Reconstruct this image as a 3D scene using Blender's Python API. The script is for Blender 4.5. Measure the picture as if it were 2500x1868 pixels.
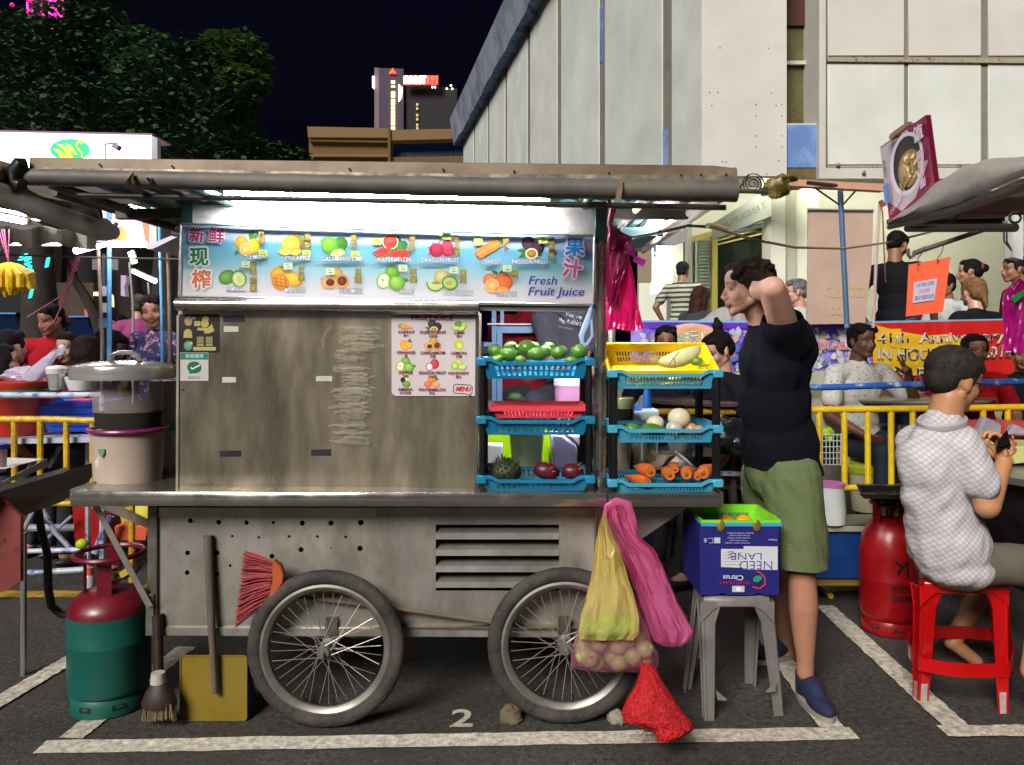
import bpy, bmesh, math, random
import numpy as np
from mathutils import Vector, Matrix, noise
V = Vector
PI = math.pi
for o in list(bpy.data.objects): bpy.data.objects.remove(o)
SC = bpy.context.scene
COL = SC.collection
RND = random.Random(7)
# ---------------------------------------------------------------- camera, sky, sun, exposure
F = 1888.0          # focal length in pixels of the 2500 px wide photograph
EYE = 1.52          # camera height
HZ = 829.0          # row of the horizon
def S(u, v, d):     # the point seen at column u, row v, at distance d
 return V(((u-1250.0)/F*d, d, EYE+(HZ-v)/F*d))
def PX(n, d): return n/F*d
cam = bpy.data.cameras.new('camera'); camo = bpy.data.objects.new('camera', cam); COL.objects.link(camo)
camo.location = (0, 0, EYE); camo.rotation_euler = (PI/2, 0, 0)
cam.sensor_width = 36; cam.lens = 36*F/2500; cam.shift_y = -(934-HZ)/2500
cam.clip_start = 0.05; cam.clip_end = 2000
SC.camera = camo
W = bpy.data.worlds.new('World'); SC.world = W; W.use_nodes = True
nt = W.node_tree; nt.nodes.clear()
sky = nt.nodes.new('ShaderNodeTexSky'); sky.sky_type = 'NISHITA'; sky.sun_disc = False
sky.sun_elevation = math.radians(-4.0); sky.sun_rotation = math.radians(150)
bgd = nt.nodes.new('ShaderNodeBackground'); bgd.inputs[1].default_value = 0.06
wo = nt.nodes.new('ShaderNodeOutputWorld'); nt.links.new(sky.outputs[0], bgd.inputs[0]); glo = nt.nodes.new('ShaderNodeBackground'); glo.inputs[0].default_value = (.08, .06, .66, 1); glo.inputs[1].default_value = .0045   # town glow in the night sky
ad = nt.nodes.new('ShaderNodeAddShader'); nt.links.new(bgd.outputs[0], ad.inputs[0]); nt.links.new(glo.outputs[0], ad.inputs[1]); nt.links.new(ad.outputs[0], wo.inputs[0])
sl = bpy.data.lights.new('sun', 'SUN'); slo = bpy.data.objects.new('sun', sl); COL.objects.link(slo)
sl.energy = 2.9; sl.angle = math.radians(24); sl.color = (1.0, .975, .935)
slo.rotation_euler = V((.50, 1.0, -.80)).to_track_quat('-Z', 'Y').to_euler()
SC.view_settings.view_transform = 'Standard'; SC.view_settings.look = 'None'
SC.view_settings.exposure = 0.85; SC.view_settings.gamma = 1.0
SC.render.engine = 'CYCLES'
SC.cycles.use_denoising = True
SC.cycles.max_bounces = 8; SC.cycles.transparent_max_bounces = 24; SC.cycles.sample_clamp_indirect = 4.0
SC.cycles.caustics_reflective = False; SC.cycles.caustics_refractive = False
# ---------------------------------------------------------------- colour and materials
def lin(c):
 if isinstance(c, str):
  c = c.lstrip('#'); c = [int(c[i:i+2], 16)/255 for i in (0, 2, 4)]
  return tuple(x/12.92 if x <= .04045 else ((x+.055)/1.055)**2.4 for x in c)
 return tuple(c[:3])
MATS = {}
def M(name, col='808080', rough=.5, metal=0.0, var=.12, vs=6.0, bump=0.0, bs=40.0, emit=0.0, ecol=None, alpha=1.0, trans=0.0,
      col2=None, stretch=None, attr=False, spec=.5, sss=0.0, coat=0.0, transl=0.0, dirt=None, dirt_amt=.0, ds=2.0, thr=(.45, .65)):
 """a procedural material: base colour broken up by noise, optional second colour, grain, bump and dirt"""
 if name in MATS: return MATS[name]
 m = bpy.data.materials.new(name); m.use_nodes = True; n = m.node_tree.nodes; L = m.node_tree.links
 b = n['Principled BSDF']; c = lin(col)
 tc = n.new('ShaderNodeTexCoord'); mp = n.new('ShaderNodeMapping'); L.new(tc.outputs['Object'], mp.inputs[0])
 if stretch: mp.inputs['Scale'].default_value = stretch
 if attr:
  at = n.new('ShaderNodeAttribute'); at.attribute_name = 'Col'; src = at.outputs['Color']
 else: src = None
 nz = n.new('ShaderNodeTexNoise'); nz.inputs['Scale'].default_value = vs; nz.inputs['Detail'].default_value = 6
 nz.inputs['Roughness'].default_value = .65
 L.new(mp.outputs[0], nz.inputs[0])
 mx = n.new('ShaderNodeMix'); mx.data_type = 'RGBA'; mx.blend_type = 'MULTIPLY' if col2 is None else 'MIX'
 if col2 is None:
  rp = n.new('ShaderNodeMapRange'); rp.inputs['From Min'].default_value = .3; rp.inputs['From Max'].default_value = .7
  rp.inputs['To Min'].default_value = 1-var*1.3; rp.inputs['To Max'].default_value = 1+var*.5
  L.new(nz.outputs['Fac'], rp.inputs[0]); mx.inputs['Factor'].default_value = 1.0
  if src: L.new(src, mx.inputs['A'])
  else: mx.inputs['A'].default_value = (*c, 1)
  L.new(rp.outputs[0], mx.inputs['B'])
 else:
  rp = n.new('ShaderNodeMapRange'); rp.inputs['From Min'].default_value = thr[0]; rp.inputs['From Max'].default_value = thr[1]
  L.new(nz.outputs['Fac'], rp.inputs[0]); L.new(rp.outputs[0], mx.inputs['Factor'])
  if src: L.new(src, mx.inputs['A'])
  else: mx.inputs['A'].default_value = (*c, 1)
  mx.inputs['B'].default_value = (*lin(col2), 1)
 out = mx.outputs['Result']
 if dirt:
  n2 = n.new('ShaderNodeTexNoise'); n2.inputs['Scale'].default_value = ds; n2.inputs['Detail'].default_value = 8; n2.inputs['Roughness'].default_value = .7
  L.new(mp.outputs[0], n2.inputs[0])
  r2 = n.new('ShaderNodeMapRange'); r2.inputs['From Min'].default_value = .5-.08; r2.inputs['From Max'].default_value = .5+.18; r2.inputs['To Max'].default_value = dirt_amt
  L.new(n2.outputs['Fac'], r2.inputs[0])
  m2 = n.new('ShaderNodeMix'); m2.data_type = 'RGBA'; L.new(r2.outputs[0], m2.inputs['Factor']); L.new(out, m2.inputs['A']); m2.inputs['B'].default_value = (*lin(dirt), 1)
  out = m2.outputs['Result']
 L.new(out, b.inputs['Base Color'])
 b.inputs['Roughness'].default_value = rough; b.inputs['Metallic'].default_value = metal
 b.inputs['Specular IOR Level'].default_value = spec
 if rough < .9 and rough > .05:
  r3 = n.new('ShaderNodeMapRange'); r3.inputs['From Min'].default_value = .3; r3.inputs['From Max'].default_value = .7
  r3.inputs['To Min'].default_value = max(.02, rough-.10); r3.inputs['To Max'].default_value = min(1, rough+.12)
  L.new(nz.outputs['Fac'], r3.inputs[0]); L.new(r3.outputs[0], b.inputs['Roughness'])
 if coat: b.inputs['Coat Weight'].default_value = coat; b.inputs['Coat Roughness'].default_value = .15
 if sss: b.inputs['Subsurface Weight'].default_value = sss; b.inputs['Subsurface Scale'].default_value = .01; b.inputs['Subsurface Radius'].default_value = (1, .35, .2)
 if trans: b.inputs['Transmission Weight'].default_value = trans
 if alpha < 1: b.inputs['Alpha'].default_value = alpha
 if emit:
  b.inputs['Emission Strength'].default_value = emit
  if attr and ecol is None: L.new(src, b.inputs['Emission Color'])
  else: b.inputs['Emission Color'].default_value = (*lin(ecol or col), 1)
 if bump:
  nb = n.new('ShaderNodeTexNoise'); nb.inputs['Scale'].default_value = bs; nb.inputs['Detail'].default_value = 5; L.new(mp.outputs[0], nb.inputs[0])
  bp = n.new('ShaderNodeBump'); bp.inputs['Strength'].default_value = bump; bp.inputs['Distance'].default_value = .01
  L.new(nb.outputs['Fac'], bp.inputs['Height']); L.new(bp.outputs[0], b.inputs['Normal'])
 if transl:
  tl = n.new('ShaderNodeBsdfTranslucent'); L.new(out, tl.inputs[0]); ms = n.new('ShaderNodeMixShader'); ms.inputs[0].default_value = transl
  mo = n['Material Output']; L.new(b.outputs[0], ms.inputs[1]); L.new(tl.outputs[0], ms.inputs[2]); L.new(ms.outputs[0], mo.inputs[0])
 MATS[name] = m
 return m
PRINT = M('printed_ink', attr=True, rough=.45, var=.04, vs=9)
GLOWPRINT = None
# ---------------------------------------------------------------- mesh builder
class MB:
 def __init__(s): s.v = []; s.f = []; s.c = []
 def add(s, vs, fs, col=None):
  k = len(s.v); s.v.extend(V(p) for p in vs); s.f.extend([tuple(i+k for i in f) for f in fs]); s.c.extend([col]*len(fs)); return s
 def hexa(s, a, b, col=None):   # a, b: two quads with matching corners
  return s.add(list(a)+list(b), [(0, 1, 2, 3), (7, 6, 5, 4), (0, 4, 5, 1), (1, 5, 6, 2), (2, 6, 7, 3), (3, 7, 4, 0)], col)
 def box(s, c, size, rot=None, col=None):
  x, y, z = size[0]/2, size[1]/2, size[2]/2; c = V(c)
  q = [V((sx*x, sy*y, sz*z)) for sy in (-1, 1) for (sx, sz) in ((-1, -1), (1, -1), (1, 1), (-1, 1))]
  if rot is not None: q = [rot @ p for p in q]
  q = [p+c for p in q]; return s.hexa(q[:4], q[4:], col)
 def prism(s, pts, off, col=None):   # polygon swept by a vector
  n = len(pts); off = V(off); a = [V(p) for p in pts]; b = [p+off for p in a]
  return s.add(a+b, [tuple(range(n)), tuple(range(2*n-1, n-1, -1))]+[(i, i+n, (i+1) % n+n, (i+1) % n) for i in range(n)], col)
 def slab(s, px, d, t, col=None):    # px: corners seen at distance d (or their own third value), thickness t straight back
  return s.prism([S(p[0], p[1], p[2] if len(p) > 2 else d) for p in px], (0, t, 0), col)
 def tube(s, pts, r, n=8, caps=True, flat=None, col=None, closed=False):
  pts = [V(p) for p in pts]; m = len(pts); R = r if isinstance(r, (list, tuple)) else [r]*m
  vs = []; up = None
  for i, p in enumerate(pts):
   if closed: t = pts[(i+1) % m]-pts[i-1]
   else: t = (pts[min(i+1, m-1)]-pts[max(i-1, 0)])
   t = t.normalized() if t.length > 1e-9 else V((0, 0, 1))
   if up is None:
    up = V((0, 0, 1)) if abs(t.z) < .9 else V((0, 1, 0))
   a = t.cross(up);
   if a.length < 1e-6: a = t.cross(V((1, 0, 0)))
   a.normalize(); b = a.cross(t).normalized(); up = b
   for k in range(n):
    w = 2*PI*k/n; fx = flat if flat else 1.0
    vs.append(p+a*(math.cos(w)*R[i])+b*(math.sin(w)*R[i]*fx))
  fs = [(i*n+k, i*n+(k+1) % n, (i+1)*n+(k+1) % n, (i+1)*n+k) for i in range(m-1) for k in range(n)]
  if closed: fs += [((m-1)*n+k, (m-1)*n+(k+1) % n, (k+1) % n, k) for k in range(n)]
  elif caps: fs += [tuple(range(n-1, -1, -1)), tuple((m-1)*n+k for k in range(n))]
  return s.add(vs, fs, col)
 def lathe(s, prof, c, n=24, mat=None, caps=True, col=None, squash=1.0, a0=0.0, a1=2*PI):
  c = V(c); vs = []; m = len(prof); full = abs(a1-a0-2*PI) < 1e-6; N = n if full else n+1
  for (r, z) in prof:
   for k in range(N):
    w = a0+(a1-a0)*k/n; p = V((r*math.cos(w), r*math.sin(w)*squash, z))
    if mat is not None: p = mat @ p
    vs.append(p+c)
  fs = []
  for i in range(m-1):
   for k in range(n if not full else N):
    k2 = (k+1) % N if full else k+1
    fs.append((i*N+k, i*N+k2, (i+1)*N+k2, (i+1)*N+k))
  if caps and full:
   if prof[0][0] > 1e-6: fs.append(tuple(range(N-1, -1, -1)))
   if prof[-1][0] > 1e-6: fs.append(tuple((m-1)*N+k for k in range(N)))
  return s.add(vs, fs, col)
 def ell(s, c, r, rot=None, nu=14, nv=9, col=None, fn=None):
  c = V(c); vs = []; r = (r, r, r) if not isinstance(r, (tuple, list)) else r
  for i in range(nv+1):
   t = PI*i/nv
   for k in range(nu):
    w = 2*PI*k/nu; p = V((math.sin(t)*math.cos(w), math.sin(t)*math.sin(w), math.cos(t)))
    q = fn(p) if fn else 1.0
    p = V((p.x*r[0]*q, p.y*r[1]*q, p.z*r[2]*q))
    if rot is not None: p = rot @ p
    vs.append(c+p)
  fs = [(i*nu+k, (i+1)*nu+k, (i+1)*nu+(k+1) % nu, i*nu+(k+1) % nu) for i in range(nv) for k in range(nu)]
  return s.add(vs, fs, col)
 def grid(s, rows, col=None, wrap=False):
  n = len(rows[0]); m = len(rows); vs = [p for r in rows for p in r]
  fs = [(i*n+k, i*n+(k+1) % n, (i+1)*n+(k+1) % n, (i+1)*n+k) for i in range(m-1) for k in range(n if wrap else n-1)]
  return s.add(vs, fs, col)
 def tri(s, vs, fs, col=None): return s.add(vs, fs, col)
ORG = {}
def mesh_of(name, mb, mat, org, smooth=True, angle=38, bev=0, weld=False, solid=0, seg=1):
 me = bpy.data.meshes.new(name); org = V(org)
 me.from_pydata([tuple(p-org) for p in mb.v], [], mb.f)
 if weld or bev or solid:
  bm = bmesh.new(); bm.from_mesh(me); bmesh.ops.remove_doubles(bm, verts=bm.verts, dist=1e-6)
  bmesh.ops.recalc_face_normals(bm, faces=bm.faces)
  if solid:
   bmesh.ops.solidify(bm, geom=bm.faces[:], thickness=solid)
   bmesh.ops.recalc_face_normals(bm, faces=bm.faces)
  if bev:
   es = [e for e in bm.edges if len(e.link_faces) == 2 and e.calc_face_angle(0) > .6]
   bmesh.ops.bevel(bm, geom=es, offset=bev, segments=seg, profile=.6, affect='EDGES', clamp_overlap=True)
  bm.to_mesh(me); bm.free()
 elif any(c is not None for c in mb.c):
  ca = me.color_attributes.new('Col', 'FLOAT_COLOR', 'CORNER')
  buf = np.ones((len(me.loops), 4), dtype=np.float32); k = 0
  for f, c in zip(mb.f, mb.c):
   n = len(f)
   if c is not None:
    if isinstance(c, list): buf[k:k+n, :3] = c
    else: buf[k:k+n, :3] = c
   k += n
  ca.data.foreach_set('color', buf.ravel())
 if isinstance(mat, (list, tuple)):
  for x in mat: me.materials.append(x)
 elif mat: me.materials.append(mat)
 if smooth and len(me.polygons):
  me.polygons.foreach_set('use_smooth', [True]*len(me.polygons))
  try: me.set_sharp_from_angle(angle=math.radians(angle))
  except Exception: pass
 me.update()
 return me
def tag(o, label=None, cat=None, group=None, kind=None):
 if label: o['label'] = label
 if cat: o['category'] = cat
 if group: o['group'] = group
 if kind: o['kind'] = kind
 return o
def obj(name, mb, mat, parent=None, label=None, cat=None, group=None, kind=None, org=None, **k):
 if parent is not None: og = ORG[parent.name]
 else:
  if org is None:
   xs = [p.x for p in mb.v]; ys = [p.y for p in mb.v]; zs = [p.z for p in mb.v]
   og = V(((min(xs)+max(xs))/2, (min(ys)+max(ys))/2, min(zs)))
  else: og = V(org)
 me = mesh_of(name, mb, mat, og, **k)
 o = bpy.data.objects.new(name, me); COL.objects.link(o)
 if parent is not None: o.parent = parent
 else: o.location = og
 ORG[o.name] = og
 return tag(o, label, cat, group, kind)
def each(name, mbs, mat, parent, **k):
 for m_ in mbs: obj(name, m_, mat, parent, **k)
def thing(name, label, cat, loc=(0, 0, 0), group=None):
 o = bpy.data.objects.new(name, None); COL.objects.link(o); o.location = loc; o.empty_display_size = .1
 ORG[o.name] = V(loc)
 return tag(o, label, cat, group)
def struct(name, mb, mat, **k): return obj(name, mb, mat, kind='structure', **k)
def link_mesh(name, me, parent, org_offset=(0, 0, 0), rot=None, scale=None):
 o = bpy.data.objects.new(name, me); COL.objects.link(o); o.parent = parent; o.location = org_offset
 if rot is not None: o.rotation_euler = rot
 if scale is not None: o.scale = scale
 ORG[o.name] = ORG[parent.name]
 return o
def dup(root, loc=None, rotz=None, label=None, scale=None):
 r = root.copy(); COL.objects.link(r); ORG[r.name] = V(loc) if loc is not None else ORG[root.name]
 if loc is not None: r.location = loc
 if rotz is not None: r.rotation_euler[2] = rotz
 if scale is not None: r.scale = scale
 if label: r['label'] = label
 for ch in list(root.children):
  c = ch.copy(); COL.objects.link(c); c.parent = r
  for g in list(ch.children):
   e = g.copy(); COL.objects.link(e); e.parent = c
 return r
def rotm(ax, a): return Matrix.Rotation(a, 3, ax)
# ---------------------------------------------------------------- 2D outlines with holes, text, prints
def fill2d(outer, holes, off=0):
 """triangulate an outline with holes (all 2D); returns verts, faces"""
 cu = bpy.data.curves.new('tmp', 'CURVE'); cu.dimensions = '2D'; cu.fill_mode = 'BOTH'
 for poly in [outer]+list(holes):
  sp = cu.splines.new('POLY'); sp.points.add(len(poly)-1)
  for p, q in zip(sp.points, poly): p.co = (q[0], q[1], 0, 1)
  sp.use_cyclic_u = True
 o = bpy.data.objects.new('tmp', cu); me = o.to_mesh()
 vs = [(v.co.x, v.co.y) for v in me.vertices]; fs = [tuple(p.vertices) for p in me.polygons]
 o.to_mesh_clear(); bpy.data.objects.remove(o); bpy.data.curves.remove(cu)
 return vs, fs
def plate(mb, outer, holes, fn, t, scale=1.0):
 """a perforated plate: 2D outline and holes, fn maps (a, b, depth) to space, t thickness"""
 vs, fs = fill2d(outer, holes)
 n = len(vs); k = len(mb.v)
 mb.add([fn(a, b, 0) for a, b in vs]+[fn(a, b, t) for a, b in vs], [f for f in fs]+[tuple(i+n for i in reversed(f)) for f in fs])
 for poly in [outer]+list(holes):
  m = len(poly); mb.add([fn(a, b, 0) for a, b in poly]+[fn(a, b, t) for a, b in poly], [(i, (i+1) % m, (i+1) % m+m, i+m) for i in range(m)])
 return mb
def circ(cx, cy, r, n=10, ry=None): return [(cx+r*math.cos(2*PI*k/n), cy+(ry or r)*math.sin(2*PI*k/n)) for k in range(n)]
def rrect(x0, y0, x1, y1, r, n=4):
 o = []
 for (cx, cy, a) in ((x1-r, y1-r, 0), (x0+r, y1-r, 90), (x0+r, y0+r, 180), (x1-r, y0+r, 270)):
  for k in range(n+1):
   w = math.radians(a+90*k/n); o.append((cx+r*math.cos(w), cy+r*math.sin(w)))
 return o
TXT = {}
def text2d(body, off=0.0, shear=0.0, space=1.0):
 key = (body, off, shear, space)
 if key in TXT: return TXT[key]
 cu = bpy.data.curves.new('tmp', 'FONT'); cu.body = body; cu.offset = off; cu.shear = shear; cu.space_character = space; cu.resolution_u = 3
 cu.align_x = 'CENTER'; cu.align_y = 'CENTER'; cu.size = 1.0
 o = bpy.data.objects.new('tmp', cu); COL.objects.link(o); bpy.context.view_layer.update()
 dg = bpy.context.evaluated_depsgraph_get(); me = bpy.data.meshes.new_from_object(o.evaluated_get(dg))
 vs = np.array([(v.co.x, v.co.y) for v in me.vertices]) if len(me.vertices) else np.zeros((0, 2)); fs = [tuple(p.vertices) for p in me.polygons]
 bpy.data.objects.remove(o); bpy.data.curves.remove(cu); bpy.data.meshes.remove(me)
 TXT[key] = (vs, fs); return vs, fs
class Print(MB):
 """flat print: shapes in photograph pixels laid on a plane, each layer a hair above the last"""
 def __init__(s, fn, step=.00022): super().__init__(); s.fn = fn; s.z = step; s.step = step
 def poly(s, pts, col):
  vs, fs = fill2d(pts, []) if len(pts) > 4 else (pts, [tuple(range(len(pts)))])
  s.add([s.fn(a, b, s.z) for a, b in vs], fs, lin(col)); s.z += s.step; return s
 def rect(s, x0, y0, x1, y1, col): return s.poly([(x0, y0), (x1, y0), (x1, y1), (x0, y1)], col)
 def ell(s, cx, cy, rx, ry, col, edge=None, rot=0, hx=-.25, hy=-.3, n=20, a0=0, a1=360):
  c = lin(col); e = lin(edge) if edge else c; mid = tuple(.55*c[i]+.45*e[i] for i in range(3))
  rt = math.radians(rot); co, si = math.cos(rt), math.sin(rt)
  def P(x, y): return s.fn(cx+(x*rx*co-y*ry*si), cy+(x*rx*si+y*ry*co), s.z)
  full = a1-a0 >= 360; N = n if full else n+1
  ang = [math.radians(a0+(a1-a0)*k/n) for k in range(N)]
  if not full: hx, hy = 0, 0
  vs = [P(hx, hy)]+[P(hx+(math.cos(a)-hx)*.55, hy+(math.sin(a)-hy)*.55) for a in ang]+[P(math.cos(a), math.sin(a)) for a in ang]
  fs = []; cs = []
  for k in range(N if full else N-1):
   j = (k+1) % N
   fs.append((0, 1+k, 1+j)); cs.append([c, mid, mid])
   fs.append((1+k, 1+N+k, 1+N+j, 1+j)); cs.append([mid, e, e, mid])
  k0 = len(s.v); s.v.extend(vs); s.f.extend([tuple(i+k0 for i in f) for f in fs]); s.c.extend(cs)
  s.z += s.step; return s
 def text(s, body, cx, cy, h, col, off=0.0, out=None, ow=.05, shear=0.0, rot=0, space=1.0, sx=1.0, vert=False, mirror=False, width=None):
  if vert:
   n = len(body)
   for i, ch in enumerate(body): s.text(ch, cx, cy+(i-(n-1)/2)*h*1.12, h, col, off, out, ow, shear, rot, 1, sx, False, mirror)
   return s
  wide = max(off, 0)*h if ord(body[0]) > 999 else 0
  job = [(out, 0, (wide+ow*h)*math.cos(a), (wide+ow*h)*math.sin(a)) for a in [PI/5*i for i in range(10)]] if out else []
  job += [(col, 0, wide*math.cos(a), wide*math.sin(a)) for a in [PI/3*i for i in range(6)]] if wide else [(col, off, 0, 0)]
  for (cc, oo, ex, ey) in job:
   vs, fs = text2d(body, oo, shear, space)
   if not len(vs): continue
   if width:
    v0, _ = text2d(body, off, shear, space); w0 = v0[:, 0].max()-v0[:, 0].min(); sx = width/(w0*h)
   rt = math.radians(rot); co, si = math.cos(rt), math.sin(rt)
   P = []
   for (x, y) in vs:
    x *= h*sx*(-1 if mirror else 1); y *= -h
    P.append(s.fn(cx+ex*(sx if width else 1)+x*co-y*si, cy+ey+x*si+y*co, s.z))
   s.add(P, fs, lin(cc)); s.z += .00003 if len(job) > 1 else s.step
  s.z += s.step
  return s
 def line(s, pts, w, col):
  for (a, b) in zip(pts[:-1], pts[1:]):
   dx, dy = b[0]-a[0], b[1]-a[1]; l = math.hypot(dx, dy) or 1; nx, ny = -dy/l*w/2, dx/l*w/2
   s.add([s.fn(a[0]+nx, a[1]+ny, s.z), s.fn(b[0]+nx, b[1]+ny, s.z), s.fn(b[0]-nx, b[1]-ny, s.z), s.fn(a[0]-nx, a[1]-ny, s.z)], [(0, 1, 2, 3)], lin(col)); s.z += s.step*.1
  s.z += s.step; return s
def bil(c, d=None):
 """plane given by four photograph corners (tl, tr, br, bl); returns fn(a, b, z) over a, b in 0..1"""
 P = [S(p[0], p[1], p[2] if len(p) > 2 else d) for p in c]
 n = (P[1]-P[0]).cross(P[3]-P[0]).normalized()
 if n.y > 0: n = -n
 def fn(a, b, z): return P[0]*(1-a)*(1-b)+P[1]*a*(1-b)+P[2]*a*b+P[3]*(1-a)*b+n*z
 return fn
# ---------------------------------------------------------------- soft bodies: overlapping shapes fused into one skin
def caps(mb, p0, r0, p1, r1, n=12, flat=1.0):
 p0, p1 = V(p0), V(p1); ax = p1-p0; L = ax.length
 if L < 1e-5: return mb.ell(p0, max(r0, r1), nu=n)
 q = ax.to_track_quat('Z', 'Y').to_matrix(); prof = []
 for i in range(0, 5): a = -PI/2+PI/2*i/4; prof.append((r0*math.cos(a)+1e-5, r0*math.sin(a)))
 for i in range(0, 5): a = PI/2*i/4; prof.append((r1*math.cos(a)+1e-5, L+r1*math.sin(a)))
 return mb.lathe(prof, p0, n, q, squash=flat)
def fuse(mb, voxel, smooth=2, cut=(), disp=None, paint=None):
 """fuse overlapping closed shapes into one continuous surface"""
 me = bpy.data.meshes.new('tmp'); me.from_pydata([tuple(p) for p in mb.v], [], mb.f)
 bm = bmesh.new(); bm.from_mesh(me); bmesh.ops.remove_doubles(bm, verts=bm.verts, dist=1e-6); bmesh.ops.recalc_face_normals(bm, faces=bm.faces); bm.to_mesh(me); bm.free()
 o = bpy.data.objects.new('tmp', me); COL.objects.link(o)
 r = o.modifiers.new('r', 'REMESH'); r.mode = 'VOXEL'; r.voxel_size = voxel
 if smooth: k = o.modifiers.new('s', 'SMOOTH'); k.factor = .5; k.iterations = smooth
 bpy.context.view_layer.update()
 out = bpy.data.meshes.new_from_object(o.evaluated_get(bpy.context.evaluated_depsgraph_get()))
 bpy.data.objects.remove(o); bpy.data.meshes.remove(me)
 if cut:
  bm = bmesh.new(); bm.from_mesh(out)
  for (co, no) in cut:
   bmesh.ops.bisect_plane(bm, geom=bm.verts[:]+bm.edges[:]+bm.faces[:], plane_co=co, plane_no=no, clear_outer=True)
  bm.to_mesh(out); bm.free()
 n = len(out.vertices)
 if disp:
  co = np.empty(n*3, np.float32); out.vertices.foreach_get('co', co); nr = np.empty(n*3, np.float32); out.vertices.foreach_get('normal', nr)
  co = co.reshape(-1, 3); nr = nr.reshape(-1, 3)
  for i in range(n):
   co[i] += nr[i]*disp(co[i])
  out.vertices.foreach_set('co', co.ravel())
 if paint:
  ca = out.color_attributes.new('Col', 'FLOAT_COLOR', 'POINT'); buf = np.ones((n, 4), np.float32)
  for i, v in enumerate(out.vertices): buf[i, :3] = paint(v.co)
  ca.data.foreach_set('color', buf.ravel())
 out.polygons.foreach_set('use_smooth', [True]*len(out.polygons))
 return out
def put(name, me, mat, parent=None, label=None, cat=None, group=None, org=None):
 """link a fused mesh (built in world coordinates) as one object"""
 og = ORG[parent.name] if parent is not None else V(org if org is not None else (0, 0, 0))
 me.transform(Matrix.Translation(-og)); me.name = name
 me.materials.clear(); me.materials.append(mat)
 o = bpy.data.objects.new(name, me); COL.objects.link(o)
 if parent is not None: o.parent = parent
 else: o.location = og
 ORG[o.name] = og
 return tag(o, label, cat, group)
def nz(p, s=1.0): return noise.noise(V((p[0]*s, p[1]*s, p[2]*s)))
# ================================================================ SETTING
asph = M('asphalt', '4a443d', rough=.82, var=.75, vs=42, bump=1.0, bs=150, dirt='24211e', dirt_amt=.75, ds=1.6)
nt = asph.node_tree; n_ = nt.nodes; L_ = nt.links
tc = n_.new('ShaderNodeTexCoord'); vo = n_.new('ShaderNodeTexVoronoi'); vo.inputs['Scale'].default_value = 75; L_.new(tc.outputs['Object'], vo.inputs[0])
rr = n_.new('ShaderNodeMapRange'); rr.inputs['From Min'].default_value = .22; rr.inputs['From Max'].default_value = .05; L_.new(vo.outputs['Distance'], rr.inputs[0])
wn = n_.new('ShaderNodeMath'); wn.operation = 'GREATER_THAN'; wn.inputs[1].default_value = .80; sp = n_.new('ShaderNodeSeparateColor'); L_.new(vo.outputs['Color'], sp.inputs[0]); L_.new(sp.outputs[0], wn.inputs[0])
mu = n_.new('ShaderNodeMath'); mu.operation = 'MULTIPLY'; L_.new(rr.outputs[0], mu.inputs[0]); L_.new(wn.outputs[0], mu.inputs[1])
mm = n_.new('ShaderNodeMix'); mm.data_type = 'RGBA'; bb = n_['Principled BSDF']; old = bb.inputs['Base Color'].links[0].from_socket
L_.new(old, mm.inputs['A']); mm.inputs['B'].default_value = (.30, .27, .24, 1); L_.new(mu.outputs[0], mm.inputs['Factor']); L_.new(mm.outputs['Result'], bb.inputs['Base Color'])
g = MB(); g.add([(-300, -40, 0), (300, -40, 0), (300, 600, 0), (-300, 600, 0)], [(0, 1, 2, 3)])
struct('ground', g, asph, smooth=False)
def G(u, v, z=0.004):   # photograph pixel on the ground
 d = F*(EYE-z)/(v-HZ); return V(((u-1250)/F*d, d, z))
wp = M('road_paint_white', 'd6ccb8', rough=.75, var=.3, vs=30, bump=.6, bs=200, dirt='5a5249', dirt_amt=.8, ds=34)
yp = M('road_paint_yellow', 'b08a25', rough=.75, var=.25, vs=30, dirt='3a362c', dirt_amt=.8, ds=12)
def ragged(p, q, w0, w1, n=40, z=.004):
 """a painted line from p to q with slightly worn edges"""
 p, q = V(p), V(q); t = (q-p).normalized(); s = V((-t.y, t.x, 0)); a = []; b = []
 for i in range(n+1):
  f = i/n; c = p.lerp(q, f); w = (w0*(1-f)+w1*f)
  a.append(c+s*(w/2+RND.uniform(-.004, .004))); b.append(c-s*(w/2+RND.uniform(-.004, .004)))
 return a, b
mk = MB()
MZ = [.004]
def mark(p, q, w, z=0):
 MZ[0] += .0012; a, b = ragged(p, q, w, w, z=MZ[0]); mk.grid([[V((x.x, x.y, MZ[0])) for x in r] for r in (a, b)])
fl, fr = G(150, 1822), G(2040, 1788)
# near line of the bay, then the receding sides (front corners measured in the photograph)
mark(G(97, 1824)+V((0, 0, 0)), G(2086, 1790), .095)
mark(G(172, 1803), G(455, 1580), .095); mark(G(2030, 1778), G(1845, 1520), .095)
mark(G(-40, 1737), G(190, 1600), .095); mark(G(2345, 1786), G(2012, 1480), .105)
mark(G(2300, 1788), G(2760, 1786), .085)
struct('bay_marking', mk, wp, smooth=False)
ym = MB(); a, b = ragged(G(-200, 1450), G(215, 1450), .12, .12); ym.grid([a, b])
a, b = ragged(G(1995, 1438), G(2140, 1432), .12, .12); ym.grid([a, b]); struct('yellow_marking', ym, yp, smooth=False)
num = MB(); vs, fs = text2d('2', .02)
c0 = G(1128, 1755)
def nump(x, y):
 return c0+V((x*.19, (y+.0)*.20, .0))
num.add([nump(x, y) for x, y in vs], fs); struct('bay_number_marking', num, wp, smooth=False)
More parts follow.
